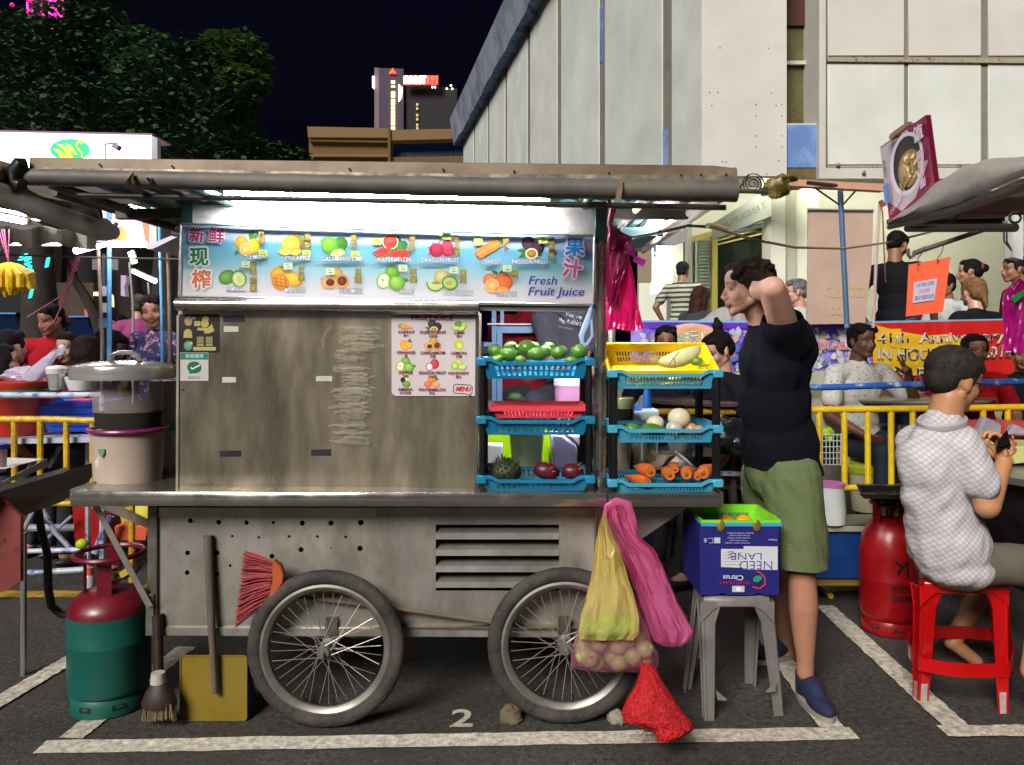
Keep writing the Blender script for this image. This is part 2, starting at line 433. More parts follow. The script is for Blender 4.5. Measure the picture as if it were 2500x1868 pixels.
# ---- big pale building on the right
bw = M('painted_panel_pale', 'd0d2ca', rough=.6, var=.07, vs=1.3, dirt='a3a294', dirt_amt=.35, ds=.6, bump=.10, bs=8)
bw2 = M('painted_panel_warm', 'ccc6be', rough=.62, var=.07, vs=1.0, dirt='a89f92', dirt_amt=.35, ds=.6)
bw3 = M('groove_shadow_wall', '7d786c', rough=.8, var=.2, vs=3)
tmk = M('trim_offwhite', 'c6c2b8', rough=.55, var=.08, vs=4, dirt='8d8875', dirt_amt=.3)
bluep = M('blue_painted_board', '5b7bb0', rough=.6, var=.2, vs=2.2, col2='8ea4c4', thr=(.5, .7))
para = M('parapet_paint', '83879a', rough=.8, var=.3, vs=1.2, col2='666a7c', thr=(.45, .6))
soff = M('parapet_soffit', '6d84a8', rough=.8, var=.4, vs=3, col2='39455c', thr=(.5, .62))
dark = M('dark_void', '0b0b0d', rough=.8, var=.3)
rust = M('rusty_seam', '9b8f7c', rough=.7, var=.3, vs=20, col2='6a4a2e', thr=(.56, .64))
DB = 9.0
bld = thing('market_building', 'large pale panelled building with a receding side wall and a recessed ground floor', 'building', S(1713, 1500, DB))
c = S(1713, 430, DB); wdir = V((-.2053, .9787, 0)); wn_ = V((-.9787, -.2053, 0)); unit = 2.63/ .9787*.9787*1.0
unit = 2.574/.9787
def WK(k, z, off=0): return V((c.x, c.y, 0))+wdir*((k+.324)*unit)+wn_*off+V((0, 0, z))
ZB = c.z; ZT = 8.65
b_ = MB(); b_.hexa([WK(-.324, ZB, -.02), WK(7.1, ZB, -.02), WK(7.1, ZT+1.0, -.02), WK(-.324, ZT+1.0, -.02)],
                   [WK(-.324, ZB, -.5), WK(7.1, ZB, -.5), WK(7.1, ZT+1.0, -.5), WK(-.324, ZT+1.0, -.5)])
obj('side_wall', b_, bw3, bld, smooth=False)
ks = [(-.324, 0)]+[(i+.125, i+1.0) for i in range(0, 7)]
for i, (k0, k1) in enumerate(ks):
 b_ = MB(); q = [WK(k0, ZB, 0), WK(k1, ZB, 0), WK(k1, ZT+.3, 0), WK(k0, ZT+.3, 0)]
 r_ = [WK(k0, ZB, -.03), WK(k1, ZB, -.03), WK(k1, ZT+.3, -.03), WK(k0, ZT+.3, -.03)]
 b_.hexa(q, r_); obj('wall_panel', b_, bw, bld, smooth=False)
for (k0, z0, z1) in ((.0, 3.4, 4.25), (1.0, 6.05, 7.0)):
 b_ = MB(); b_.hexa([WK(k0+.06, z0, -.012), WK(k0+.12, z0, -.012), WK(k0+.12, z1, -.012), WK(k0+.06, z1, -.012)], [WK(k0+.06, z0, -.018), WK(k0+.12, z0, -.018), WK(k0+.12, z1, -.018), WK(k0+.06, z1, -.018)]); obj('blue_patch', b_, bluep, bld)
# parapet: fascia and soffit
n = 40; rows = [[], [], [], []]
for i in range(n+1):
 k = -.6+7.9*i/n; j = RND.uniform(-.03, .03)
 rows[0].append(WK(k, ZT+RND.uniform(-.05, .05), 0.0)); rows[1].append(WK(k, ZT+.02, .26+j)); rows[2].append(WK(k, ZT+1.0, .40)); rows[3].append(WK(k, ZT+1.0, -.3))
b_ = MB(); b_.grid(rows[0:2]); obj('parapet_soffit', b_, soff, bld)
b_ = MB(); b_.grid(rows[1:4]); obj('parapet', b_, para, bld, smooth=False)
# flat front, left part with bolt holes
holes = [(1733, 226), (1753, 226), (1846, 256), (1846, 284), (1846, 332), (1846, 359), (1909, 256), (1909, 284), (1909, 332), (1909, 359), (1877, 118), (1758, 117), (1883, 228), (1738, 258), (1895, 258), (1764, 395), (1773, 396), (1902, 393), (1871, 425)]
def fr_slab(name, u0, v0, u1, v1, m, d=DB, t=.15, label=None, par=None, kd=0):
 b_ = MB(); b_.slab([(u0, v0), (u1, v0), (u1, v1), (u0, v1)], d, t); return obj(name, b_, m, par or bld, label=label, smooth=False)
b_ = MB();
def ffn(a, b, z): return S(a, b, DB)+V((0, z, 0))
vs_o = [(1713.5, -420), (1920, -420), (1921, 430), (1713.5, 430)]
plate(b_, [(p[0], p[1]) for p in vs_o], [circ(h[0], h[1], 1.9, 6) for h in holes], ffn, .12); obj('front_wall', b_, bw2, bld, smooth=False)
fr_slab('backing_wall', 1714, -420, 1920, 430, dark, DB+.2, .1)
glz = M('dim_window_glass', '4a4628', rough=.25, var=.5, vs=2.5, col2='6b6535', thr=(.4, .7), spec=.6)
fr_slab('window', 1900, -420, 2010, 320, glz, DB+.45, .05)
fr_slab('curtain_fabric', 1922, -420, 2000, 62, M('maroon_drape', '4a2018', rough=.8, var=.4), DB+.40, .03)
fr_slab('window_bar', 1920, 148, 1990, 157, tmk, DB+.38, .04)
fr_slab('window_sill', 1920, 301, 1996, 305, tmk, DB+.05, .4)
fr_slab('blue_board', 1922, 305, 1999, 409, bluep, DB+.04, .1)
fr_slab('timber_soffit', 1922, 410, 1995, 440, M('old_timber', '6a5a34', rough=.8, var=.4, vs=6), DB+.05, .6)
fr_slab('window_jamb', 1989, -420, 1999, 303, tmk, DB+.1, .35)
fr_slab('corner_post', 2000, -420, 2016, 436, tmk, DB-.04, .3)
# facade panels: vertical joints near 2213 and 2405, horizontal rail near v 140
for (u0, u1) in ((2021, 2208), (2218, 2396), (2413, 2605), (2614, 2800)):
 for (v0, v1) in ((-420, -160), (-150, 136), (153, 402)):
  b_ = MB(); s_ = .008*(u0-2020)/100*10
  b_.slab([(u0, v0+s_), (u1, v0+s_*1.1), (u1, v1+s_*.6), (u0, v1+s_*.6)], DB, .06); obj('facade_panel', b_, bw2 if v0 < 0 else bw, bld, bev=.006)
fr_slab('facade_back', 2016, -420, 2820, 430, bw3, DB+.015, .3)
b_ = MB(); b_.slab([(2021, 138.5), (2800, 145), (2800, 156), (2021, 150)], DB-.03, .06); obj('facade_rail', b_, rust, bld)
b_ = MB(); b_.slab([(2021, 404), (2800, 402), (2800, 408), (2021, 409)], DB-.02, .06); obj('facade_rail', b_, rust, bld)
b_ = MB(); b_.slab([(2016, 410), (2800, 410), (2800, 436), (2016, 436)], DB-.03, .3); obj('facade_beam', b_, tmk, bld)
for uu in (2046, 2109):
 b_ = MB(); b_.ell(S(uu, 402 if uu < 2100 else 421, DB-.05), PX(5, 9)); obj('bracket', b_, rust, bld)
# recessed ground floor: ceiling, back wall
shopw = M('shop_wall_white', 'c9c6b8', rough=.7, var=.06, vs=1.5, bump=.08, bs=5)
shopp = M('shop_pillar_grey', 'a4a396', rough=.7, var=.10, vs=2, dirt='7f7d70', dirt_amt=.3)
b_ = MB(); b_.hexa([V((c.x, DB+.4, ZB+.45)), V((9.5, DB+.4, ZB+.45)), V((9.5, 12.6, ZB+.45)), V((c.x-.72, 12.6, ZB+.45))], [V((c.x, DB+.4, ZB+.5)), V((9.5, DB+.4, ZB+.5)), V((9.5, 12.6, ZB+.5)), V((c.x-.72, 12.6, ZB+.5))]); obj('soffit', b_, tmk, bld, smooth=False)
DS = 12.0
def sh(name, u0, v0, u1, v1, m, d=DS, t=.1, **k): return fr_slab(name, u0, v0, u1, v1, m, d, t, **k)
sh('shop_wall', 1560, 330, 2900, 1000, shopw, DS, .15)
sh('pillar', 1637, 340, 1668, 900, shopw, DS-.9, .3); sh('pillar', 1672, 400, 1690, 900, shopp, DS-.6, .3)
sh('pillar', 1882, 420, 1918, 900, shopw, DS-2.2, .35); sh('pillar', 1919, 420, 1943, 900, shopp, DS-2.1, .3); sh('pillar', 1944, 455, 1998, 900, shopw, DS-2.0, .3)
sh('window', 1752, 556, 1884, 790, M('shop_dark_glass', '16201c', rough=.12, var=.4, vs=3, spec=.7), DS-.4, .1)
yf = M('yellow_frame', 'a89a45', rough=.5, var=.2, vs=6)
gd = M('green_dark_band', '2c3a35', rough=.6)
for (u0, va, vb, u1, vc, vd, m) in ((1690, 577, 592, 1884, 527, 541, yf), (1752, 566, 580, 1884, 540, 556, gd), (1752, 585, 589, 1884, 549, 553, yf), (1752, 595, 599, 1884, 563, 567, yf)):
 b_ = MB(); b_.slab([(u0, va), (u1, vc), (u1, vd), (u0, vb)], DS-.5, .08); obj('door_trim', b_, m, bld)
b_ = MB(); b_.slab([(1739, 575), (1752, 572), (1752, 800), (1739, 800)], DS-.55, .1); obj('door_frame', b_, yf, bld)
shut = M('shutter_grey_green', '9aa597', rough=.5, var=.1, vs=5)
for i in range(15):
 v0 = 588+i*8.2; b_ = MB(); b_.hexa([S(1703, v0+7.6, DS-.45), S(1738, v0+7.6, DS-.45), S(1738, v0, DS-.40), S(1703, v0, DS-.40)], [S(1703, v0+8, DS-.38), S(1738, v0+8, DS-.38), S(1738, v0, DS-.36), S(1703, v0, DS-.36)]); obj('shutter_slat', b_, shut, bld, smooth=False)
b_ = MB(); b_.slab([(1697, 586), (1702, 584), (1702, 800), (1697, 800)], DS-.5, .1); obj('door_frame', b_, shut, bld)
# slanting shop sign with faint mirrored lettering
fn = bil([(1735, 548), (1882, 458, DS-2.4), (1884, 527, DS-2.3), (1740, 584)], DS-.7)
b_ = MB(); q = [fn(0, 0, 0), fn(1, 0, 0), fn(1, 1, 0), fn(0, 1, 0)]; b_.hexa(q, [p+V((.05, .12, 0)) for p in q])
sg = obj('shop_sign', b_, M('sign_white', 'd2d6cc', rough=.5, var=.05), None, label='long white shop sign seen at a slant with faint grey lettering above the dark window', cat='sign')
p = Print(lambda a, b, z: fn(a, b, z+.004), .0006)
p.text('TANDUKUM', .56, .52, .42, '9aa396', mirror=True, width=.72)
obj('lettering', p, PRINT, sg, smooth=False)
# raised walkway behind the stalls
pv = M('walkway_concrete', '6d665a', rough=.8, var=.2, vs=3)
b_ = MB(); b_.hexa([V((.9, 6.45, 0)), V((10, 6.45, 0)), V((10, 6.45, .72)), V((.9, 6.45, .72))], [V((-.2, 13, 0)), V((10, 13, 0)), V((10, 13, .72)), V((-.2, 13, .72))])
struct('walkway', b_, pv, smooth=False)
# lit poster wall and lit opening left of the striped shirt
sgw = M('lightbox_white', 'e6ede6', rough=.4, emit=2.2, ecol='eaf4ec')
b_ = MB(); b_.slab([(1592, 598), (1641, 598), (1641, 712), (1592, 716)], 10.6, .12)
obj('lightbox', b_, sgw, None, label='blank white lightbox glowing behind the man in the striped shirt', cat='lightbox', smooth=False)
p = Print(lambda a, b, z: S(a, b, 10.6)-V((0, z+.003, 0)), .0008); p.rect(1595, 601, 1602, 616, '3e62b8').rect(1595, 620, 1602, 628, '4c6fc4'); obj('blue_print', p, PRINT, bpy.data.objects['lightbox'], smooth=False)
b_ = MB(); b_.slab([(1558, 590), (1592, 590), (1592, 690), (1558, 690)], 9.6, .05)
obj('roller_blind', b_, M('brown_blind', '8a7864', rough=.7, var=.15), None, label='brown roller blind hanging beside the blank lightbox', cat='blind', smooth=False)
# ---- far buildings
def win_tower():
 d = 150
 t = thing('hotel_tower', 'dark hotel tower with a column of lit windows and a glowing rooftop name sign', 'building', S(1015, 900, d))
 m1 = M('tower_light_edge', '6a5a5c', rough=.8, emit=.12); m2 = M('tower_wall', '3d3344', rough=.8, emit=.055, ecol='4a3c50'); m3 = M('tower_dark', '150f18', rough=.8)
 b_ = MB(); b_.slab([(925, 166), (985, 168), (985, 400), (925, 400)], d, 20); obj('stair_block', b_, m2, t, smooth=False)
 b_ = MB(); b_.slab([(914, 165), (925, 166), (925, 400), (914, 400)], d, 20); obj('edge_pier', b_, m1, t, smooth=False)
 b_ = MB(); b_.slab([(985, 206), (1116, 216), (1116, 400), (985, 400)], d+1, 20); obj('main_block', b_, m3, t, smooth=False)
 yw = M('lit_window', 'f0c870', rough=.5, emit=2.2, ecol='ffd27a')
 for i, v in enumerate((197, 209, 223, 231, 242, 250, 260, 270, 279, 289, 298, 309)):
  b_ = MB(); b_.slab([(955, v), (964, v), (964, v+(4 if i == 1 else 7)), (955, v+(4 if i == 1 else 7))], d-.3, .2); obj('window', b_, yw, t, smooth=False)
 for v in (252, 262, 278, 288, 302, 310):
  b_ = MB(); b_.slab([(1016, v), (1021, v), (1021, v+6), (1016, v+6)], d+.6, .2); obj('window', b_, M('lit_window_dim', 'b89c58', emit=.45 if v < 285 else 1.0), t, smooth=False)
 for (u, v) in ((1056, 213), (1062, 213), (1091, 217), (1104, 217), (1101, 209)):
  b_ = MB(); b_.ell(S(u, v, d-.5), .17, nu=8, nv=5); obj('lamp', b_, M('tower_lamp', 'ffe0c0', emit=6), t)
 b_ = MB(); b_.prism([S(958.5, 166, d-.5), S(950, 179, d-.5), S(967, 179, d-.5)], (0, .3, 0)); b_.prism([S(958.5, 172, d-.7), S(954.5, 177, d-.7), S(962.5, 177, d-.7)], (0, .1, 0))
 obj('logo', b_, M('red_neon', 'ff3a2a', emit=3.0, ecol='ff2a1c'), t, smooth=False)
 b_ = MB(); b_.slab([(973, 206), (982, 214), (980, 238), (973, 248)], d-.5, .3); obj('side_sign', b_, M('white_neon', 'fff4f0', emit=3.5), t, smooth=False)
 b_ = MB(); b_.slab([(909, 186), (914, 186), (914, 217), (909, 213)], d-.4, .3); obj('side_sign', b_, M('white_neon'), t, smooth=False)
 for (s_, u, h, col, em, w) in (('SUMMIT', 1013, 20, 'ffffff', 9, 54), ('191', 1056, 20, 'ff5a3a', 5, 24)):
  vs, fs = text2d(s_, .03); w0 = vs[:, 0].max()-vs[:, 0].min(); b_ = MB()
  b_.add([S(u+x*w/w0, 196-y*h*1.25, d-1.4) for x, y in vs], fs); obj('lettering', b_, M('neon_'+('white_big' if em == 9 else 'red_big'), col, emit=em, ecol='fff6ee' if em == 9 else 'ff2212'), t, smooth=False)
 b_ = MB(); b_.slab([(984, 184), (1070, 184), (1070, 207), (984, 207)], d-1.2, .4); obj('sign_board', b_, M('sign_glow_board', '802018', emit=.35, ecol='c8402c'), t, smooth=False)
win_tower()
d = 55
t = thing('low_building', 'low ochre building with a dark blue window band below the hotel tower', 'building', S(940, 900, d))
oc = M('ochre_wall', '59431f', rough=.8, var=.15, vs=.3, emit=.035, ecol='8a6426'); oc2 = M('ochre_band', '6b5230', rough=.8, emit=.04, ecol='a0783c')
for nm, q, m, dd in (('cornice', [(750, 309), (950, 313), (950, 336), (752, 335)], oc2, 0), ('wall', [(754, 335), (948, 337), (948, 520), (756, 520)], oc, .6), ('cornice', [(754, 341), (948, 344), (948, 348), (755, 345)], oc, .2),
                     ('cornice', [(757, 376), (948, 377), (948, 383), (757, 382)], oc2, .2), ('band', [(950, 317), (1140, 314), (1140, 338), (950, 343)], oc2, .1), ('window_band', [(953, 343), (1140, 338), (1140, 384), (953, 388)], M('navy_glass', '0a1626', rough=.3, emit=.02, ecol='3050a0'), 1.2),
                     ('wall', [(948, 384), (1140, 381), (1140, 520), (948, 520)], oc, .3), ('wall', [(947, 314), (953, 314), (953, 400), (947, 400)], oc, -.1)):
 b_ = MB(); b_.slab(q, d+dd, 8); obj(nm, b_, m, t, smooth=False)
# pink neon tower top-left
d = 90; t = thing('neon_tower', 'tower outlined in pink neon above the trees at the top left', 'tower', S(110, 900, d))
pk = M('pink_neon', 'ff40c0', emit=1.5, ecol='ff20a8'); pk2 = M('pink_neon_dim', 'a02070', emit=.5, ecol='c81880')
b_ = MB(); b_.slab([(60, -120), (156, -120), (152, 60), (140, 82), (66, 45)], d+1, 15); obj('shaft', b_, M('tower_dark'), t, smooth=False)
for pts, r in (((150, -120, 153, 68), .16), ((125, -120, 128, 40), .45), ((128, 40, 140, 82), .4), ((67, -110, 67, 42), .12)):
 b_ = MB(); b_.tube([S(pts[0], pts[1], d), S(pts[2], pts[3], d)], r, 6); obj('neon_tube', b_, pk, t)
for i in range(5):
 v = 22-i*21; b_ = MB(); b_.tube([S(67, v, d), S(128, v+20, d)], .22, 6); obj('neon_tube', b_, pk if i % 2 == 0 else pk2, t)
 b_ = MB(); b_.tube([S(130, v-5, d), S(152, v+22, d)], .16, 6); obj('neon_tube', b_, pk, t)
for (u, v) in ((82, 80), (30, 12)): b_ = MB(); b_.ell(S(u, v, d-2), .25); obj('lamp', b_, pk2, t)
# ---- trees
leaf = M('leaf_green', '3a5c30', rough=.55, var=.5, vs=3, transl=.25); leaf2 = M('leaf_yellow_green', '44602a', rough=.55, var=.4, vs=3, transl=.3); leafd = M('leaf_deep', '2a4830', rough=.6, var=.5, vs=3)
bark = M('tree_bark', '2a201c', rough=.9, var=.4, vs=9, bump=.5, bs=30)
def leafmass(clumps, nper, size, rnd, m=None):
 vs = []; fs = []
 for (cx, cy, cz, r, k) in clumps:
  for i in range(int(nper*k)):
   while 1:
    x, y, z = rnd.uniform(-1, 1), rnd.uniform(-1, 1), rnd.uniform(-1, 1); q = x*x+y*y+z*z
    if q < 1: break
   f = q**.5; s_ = 1.0 if f > .01 else 0; x, y, z = (w*(f**-.35) for w in (x, y, z)) if f > .05 else (x, y, z)
   p = V((cx+x*r, cy+y*r*.8, cz+z*r*.72)); a = rnd.uniform(0, 2*PI); dr = V((math.cos(a), math.sin(a), rnd.uniform(-.9, .2))).normalized(); sd = dr.cross(V((rnd.uniform(-.5, .5), rnd.uniform(-.5, .5), 1))).normalized()
   s2 = size*rnd.uniform(.6, 1.3); k0 = len(vs)
   vs += [p, p+dr*s2*.5+sd*s2*.26, p+dr*s2*1.05, p+dr*s2*.5-sd*s2*.26]; fs.append((k0, k0+1, k0+2, k0+3))
 mb = MB(); mb.v = vs; mb.f = fs; mb.c = [None]*len(fs); return mb
def tree(name, label, base_u, d, trunk_pts, trunk_r, clumps, nper, size, seed, mats=(None,), group='trees behind the stalls'):
 r_ = random.Random(seed); t = thing(name, label, 'tree', V(((base_u-1250)/F*d, d, 0)), group)
 b_ = MB(); b_.tube([S(u, v, dd) if v is not None else V(((u-1250)/F*dd, dd, 0)) for (u, v, dd) in trunk_pts], trunk_r, 9)
 top = S(*trunk_pts[-1])
 for (u, v, dd, r, k) in clumps[::2]:
  e = S(u, v, dd); mid = top.lerp(e, .5)+V((r_.uniform(-.3, .3), r_.uniform(-.2, .2), r_.uniform(-.1, .4))); b_.tube([top, mid, e], [trunk_r[-1]*.7, .045, .015], 5)
  for _ in range(3):
   e2 = e+V((r_.uniform(-1, 1), r_.uniform(-.8, .2), r_.uniform(-.6, .6)))*r*.9; b_.tube([mid.lerp(e, .6), e2], [.025, .008], 4)
 obj('trunk', b_, bark, t)
 for mi, m in enumerate(mats):
  cl = [(*S(u, v, dd), r, k) for (u, v, dd, r, k) in clumps if True]
  if len(mats) == 2: cl = [x for i, x in enumerate(cl) if i % 2 == mi]
  if len(mats) == 3: cl = [x for x, w in zip(cl, clumps) if (w[0] > 520 and w[1] < 215) == (mi == 1) and (mi == 1 or (int(w[0]) % 20 > 8) == (mi == 2))]
  obj('crown' if mi == 0 else 'foliage', leafmass(cl, nper, size, r_), m, t, smooth=False)
 return t
rt_ = random.Random(3)
cl = []
for (u, v, r) in ((20, 150, 1.6), (90, 240, 1.5), (180, 160, 1.7), (150, 90, 1.2), (240, 80, 1.1), (60, 330, 1.4), (180, 300, 1.5), (290, 190, 1.6), (300, 300, 1.5), (240, 370, 1.3), (-60, 250, 1.6), (-80, 100, 1.5), (250, 45, .6), (340, 120, .8)):
 cl.append((u, v, 15+rt_.uniform(-1.2, 1.2), r*.78, 1.0))
tree('broadleaf_tree', 'dark spreading tree above the glowing sign box, left of the cart', 130, 15, [(130, None, 15), (120, 700, 15), (140, 420, 15)], [.38, .3, .22], cl, 900, .17, 5, (leafd, leaf))
cl = []
for (u, v, r) in ((400, 190, 1.3), (470, 250, 1.4), (400, 330, 1.4), (520, 320, 1.3), (575, 130, .75), (600, 165, .6), (545, 110, .5), (590, 200, .55), (540, 160, .55), (470, 150, .9), (560, 250, .7), (450, 390, 1.3), (580, 390, 1.0), (350, 240, 1.1), (540, 230, .7)):
 cl.append((u, v, 13.5+rt_.uniform(-1, 1), r*.72, 1.0))
tree('broadleaf_tree', 'green tree with a lit yellow-green branch reaching into the night sky', 460, 13.5, [(400, None, 13.5), (410, 650, 13.5), (440, 400, 13.5)], [.3, .25, .2], cl, 900, .16, 6, (leaf, leaf2, leafd))
cl = [(690+i*14, 398-abs(2-i)*3, 30, 1.0, 1) for i in range(-4, 2)]
tree('broadleaf_tree', 'small far dark tree just above the cart roof, left of the low building', 680, 30, [(660, None, 30), (660, 420, 30)], [.3, .2], cl, 500, .3, 8, (leafd,))
# trunks standing in the dark behind the left stall
for (u, w, d, lb, nc) in ((95, .34, 9.5, 'thick brown tree trunk wrapped in teal lights behind the bananas', 0), (300, .22, 10.5, 'leaning dark tree trunk behind the blue pole of the left stall', 1), (196, .09, 9.8, 'thin leaning trunk behind the pink string', 2)):
 t = thing('bare_tree', lb, 'tree', V(((u-1250)/F*d, d, 0)))
 b_ = MB()
 if nc == 0: b_.tube([V(((u-1250)/F*d, d, 0)), S(u+3, 760, d), S(u-3, 620, d), S(u+5, 480, d)], [.30, .20, .17, .15], 12)
 elif nc == 1: b_.tube([V(((350-1250)/F*d, d, 0)), S(325, 780, d), S(312, 700, d), S(300, 600, d), S(292, 500, d)], [.30, .22, .18, .15, .13], 10)
 else: b_.tube([V(((330-1250)/F*d, d, 0)), S(232, 770, d), S(205, 720, d), S(180, 680, d), S(160, 560, d)], [.1, .07, .06, .05, .04], 7)
 obj('trunk', b_, bark, t)
tl = M('teal_lights', '30e0d0', emit=2.2, ecol='18d8c8')
for grp, pts in ((0, [(48+i*4, 632+RND.uniform(-4, 6)) for i in range(7)]+[(68+RND.uniform(-5, 5), 622+i*4) for i in range(6)]+[(66+i*1.8+RND.uniform(-4, 4), 645+i*2.6) for i in range(8)]), (1, [(118-i*.8, 632+i*4) for i in range(6)]), (2, [(82-i*1.4, 694+i*5.5) for i in range(7)])):
 t = thing('tree_light_string', ('cluster of teal light strings on the thick trunk above the bananas', 'short teal light string right of the thick trunk', 'low teal light string below the bananas')[grp], 'string lights', S(pts[0][0], pts[0][1], 9.1), 'teal light strings in the tree')
 b_ = MB()
 for (u, v) in pts: b_.tube([S(u-4, v, 9.1), S(u+4, v-2, 9.1)], PX(1.5, 9.1), 5)
 obj('bulbs', b_, tl, t)
# ================================================================ THE CART
K = 5.7e-5
def cd(u): return 3.05+(u-433)*K
def CS(u, v, dd=0): return S(u, v, cd(u)+dd)
def cslab(mb, px, dd, t, col=None): return mb.prism([CS(p[0], p[1], dd) for p in px], (0, t, 0), col)
steel = M('stainless_steel', '8d8577', rough=.34, metal=.75, var=.22, vs=3.2, stretch=(1, 1, 1), dirt='4e4230', dirt_amt=.6, ds=3.2, bump=.05, bs=6)
steeld = M('reflection_mottled_steel', 'b2a690', rough=.33, metal=.85, var=.38, vs=1.6, stretch=(2.2, 1, .6), dirt='5f5038', dirt_amt=.45, ds=1.3, bump=.06, bs=5)  # broad light and dark mottling stands in for reflections on the steel
steelb = M('bright_steel', 'b5b1a8', rough=.20, metal=.9, var=.10, vs=5, dirt='6a6252', dirt_amt=.35, ds=6)
steelp = M('pale_steel', 'aea89e', rough=.40, metal=.62, var=.25, vs=1.8, stretch=(1.5, 1, .8), dirt='5c503c', dirt_amt=.65, ds=2.2, bump=.05, bs=6)  # stretched tone noise stands in for reflections here too
alu = M('aluminium_frame', 'b0aea8', rough=.35, metal=.7, var=.1)
fascm = M('fascia_sheet', '8a7a68', rough=.42, metal=.5, var=.2, vs=4, dirt='6a5038', dirt_amt=.6, ds=3)
fascb = M('fascia_lip', 'b3a594', rough=.3, metal=.7, var=.3, vs=14)
tarp = M('grey_tarp', '625d54', rough=.6, var=.22, vs=5, bump=.25, bs=14, dirt='2e2a26', dirt_amt=.5, ds=4)
teal = M('teal_painted_post', '17453f', rough=.45, var=.3, vs=8, dirt='0c1f1e', dirt_amt=.5, ds=7)
tealp = M('teal_roof_sheet', '143c38', rough=.6, var=.3, vs=4)
pipe = M('grey_pipe', '5d584f', rough=.45, metal=.4, var=.3, vs=12, dirt='33302b', dirt_amt=.5, ds=9)
pipew = M('pale_pipe', 'a39c8c', rough=.5, var=.25, vs=12)
blackp = M('black_plastic', '101013', rough=.38, var=.2, vs=6)
tapeb = M('black_tape', '15131c', rough=.5, var=.2); tapew = M('white_tape', 'b9b3a4', rough=.6, var=.1)
rub = M('tyre_rubber', '2c2826', rough=.82, var=.35, vs=9, bump=.5, bs=60, dirt='5a5048', dirt_amt=.65, ds=5)
rimm = M('wheel_rim_alloy', '8a857c', rough=.42, metal=.6, var=.2, vs=12, dirt='5c5348', dirt_amt=.5, ds=8)
spk = M('spoke_wire', 'a09a8e', rough=.4, metal=.6)
cart = thing('fruit_juice_cart', 'stainless steel fruit juice cart on spoked wheels with a fruit banner', 'food cart', V((0, 3.4, 0)))
# roof
rc = MB()
x0, x1 = S(60, 400, 2.72), S(1800, 420, 2.72)
a = []; bq = []
N = 90
for i in range(N+1):
 f = i/N; p = x0.lerp(x1, f); zz = .012*(1 if (i//2) % 2 else 0)
 a.append(V((p.x, 2.75, p.z+.012+zz))); bq.append(V((p.x, 4.6, p.z+.02+zz)))
rc.grid([a, bq]); obj('roof_sheet', rc, tealp, cart, smooth=False, solid=.004)
b_ = MB(); b_.prism([S(71, 384, 2.70), S(1742, 404, 2.70), S(1800, 411, 2.70), S(1800, 438, 2.70), S(1100, 430, 2.70), S(71, 411, 2.70)], (0, .012, 0)); obj('fascia', b_, fascm, cart, bev=.002)
b_ = MB(); b_.prism([S(71, 408, 2.695), S(1100, 424, 2.695), S(1800, 428, 2.695), S(1800, 441, 2.695), S(1100, 432, 2.695), S(71, 413, 2.695)], (0, .006, 0)); obj('fascia_lip', b_, fascb, cart)
b_ = MB()
for (u, v) in ((853, 412), (1082, 414), (1255, 418), (1487, 422), (1663, 427), (1711, 426), (1773, 426), (420, 406), (243, 402)): b_.ell(S(u, v, 2.693), PX(3, 2.7), nu=8, nv=5)
obj('rivets', b_, M('dark_rivet', '2c2722', rough=.5), cart)
# rolled tarp with gentle sag and folds
pts = []; rad = []
for i in range(61):
 f = i/60; u = 48+f*1750; v = 431+f*36+math.sin(f*PI)*3; rr_ = PX(20.5+f*6.5, 2.69)*(1+.03*math.sin(i*1.7)+.02*math.sin(i*.6)); pts.append(S(u, v, 2.705)); rad.append(rr_)
b_ = MB(); b_.tube(pts, rad, 20); obj('rolled_tarp', b_, tarp, cart)
b_ = MB(); b_.tube([S(66, 400, 2.69), S(52, 402, 2.68), S(40, 420, 2.68), S(33, 446, 2.68), S(48, 455, 2.68), S(62, 452, 2.69)], [.02, .03, .03, .026, .03, .026], 12); obj('tarp_end', b_, blackp, cart)
for (u, v0, v1, w) in ((316, 420, 456, 12), (1512, 438, 492, 12)):
 b_ = MB(); q = [S(u-w/2+3, v0, 2.66), S(u+w/2+3, v0, 2.66), S(u+w/2+2, (v0+v1)/2, 2.645), S(u+w/2-4, v1, 2.67), S(u-w/2-4, v1, 2.67), S(u-w/2, (v0+v1)/2, 2.645)]; b_.prism(q, (0, .006, 0)); obj('strap', b_, M('tan_strap', '7d6c55', rough=.8, var=.2), cart)
# frame pipes
def cp(name, pts, r, m, n=10, **k): b_ = MB(); b_.tube([S(*p) for p in pts], r, n); return obj(name, b_, m, cart, **k)
cp('front_pipe', [(190, 477, 2.88), (900, 490, 2.89), (1771, 507, 2.90)], PX(7, 2.9), pipe)
cp('stub_pipe', [(362, 437, 2.66), (500, 486, 3.1)], PX(7, 2.75), pipew); cp('stub_pipe', [(1446, 464, 2.74), (1428, 500, 3.0)], PX(7, 2.75), pipew)
b_ = MB(); b_.ell(S(361, 437, 2.655), (PX(5, 2.7), .004, PX(5, 2.7)), nu=10); obj('pipe_mouth', b_, dark, cart)
b_ = MB(); b_.ell(S(1446, 463, 2.735), (PX(5, 2.7), .004, PX(5, 2.7)), nu=10); obj('pipe_mouth', b_, dark, cart)
zR = S(0, 428, 2.72).z
for (u, dz, m, r) in ((100, .0, pipe, .018), (300, -.0, pipe, .016), (1620, .0, pipew, .016), (1790, -.03, pipew, .019), (1460, 0, teal, .02), (452, 0, teal, .02)):
 x = (u-1250)/F*2.72; b_ = MB(); b_.tube([V((x, 2.78, zR-.02+dz)), V((x, 4.6, zR-.02+dz))], r, 10); obj('roof_rail', b_, m, cart)
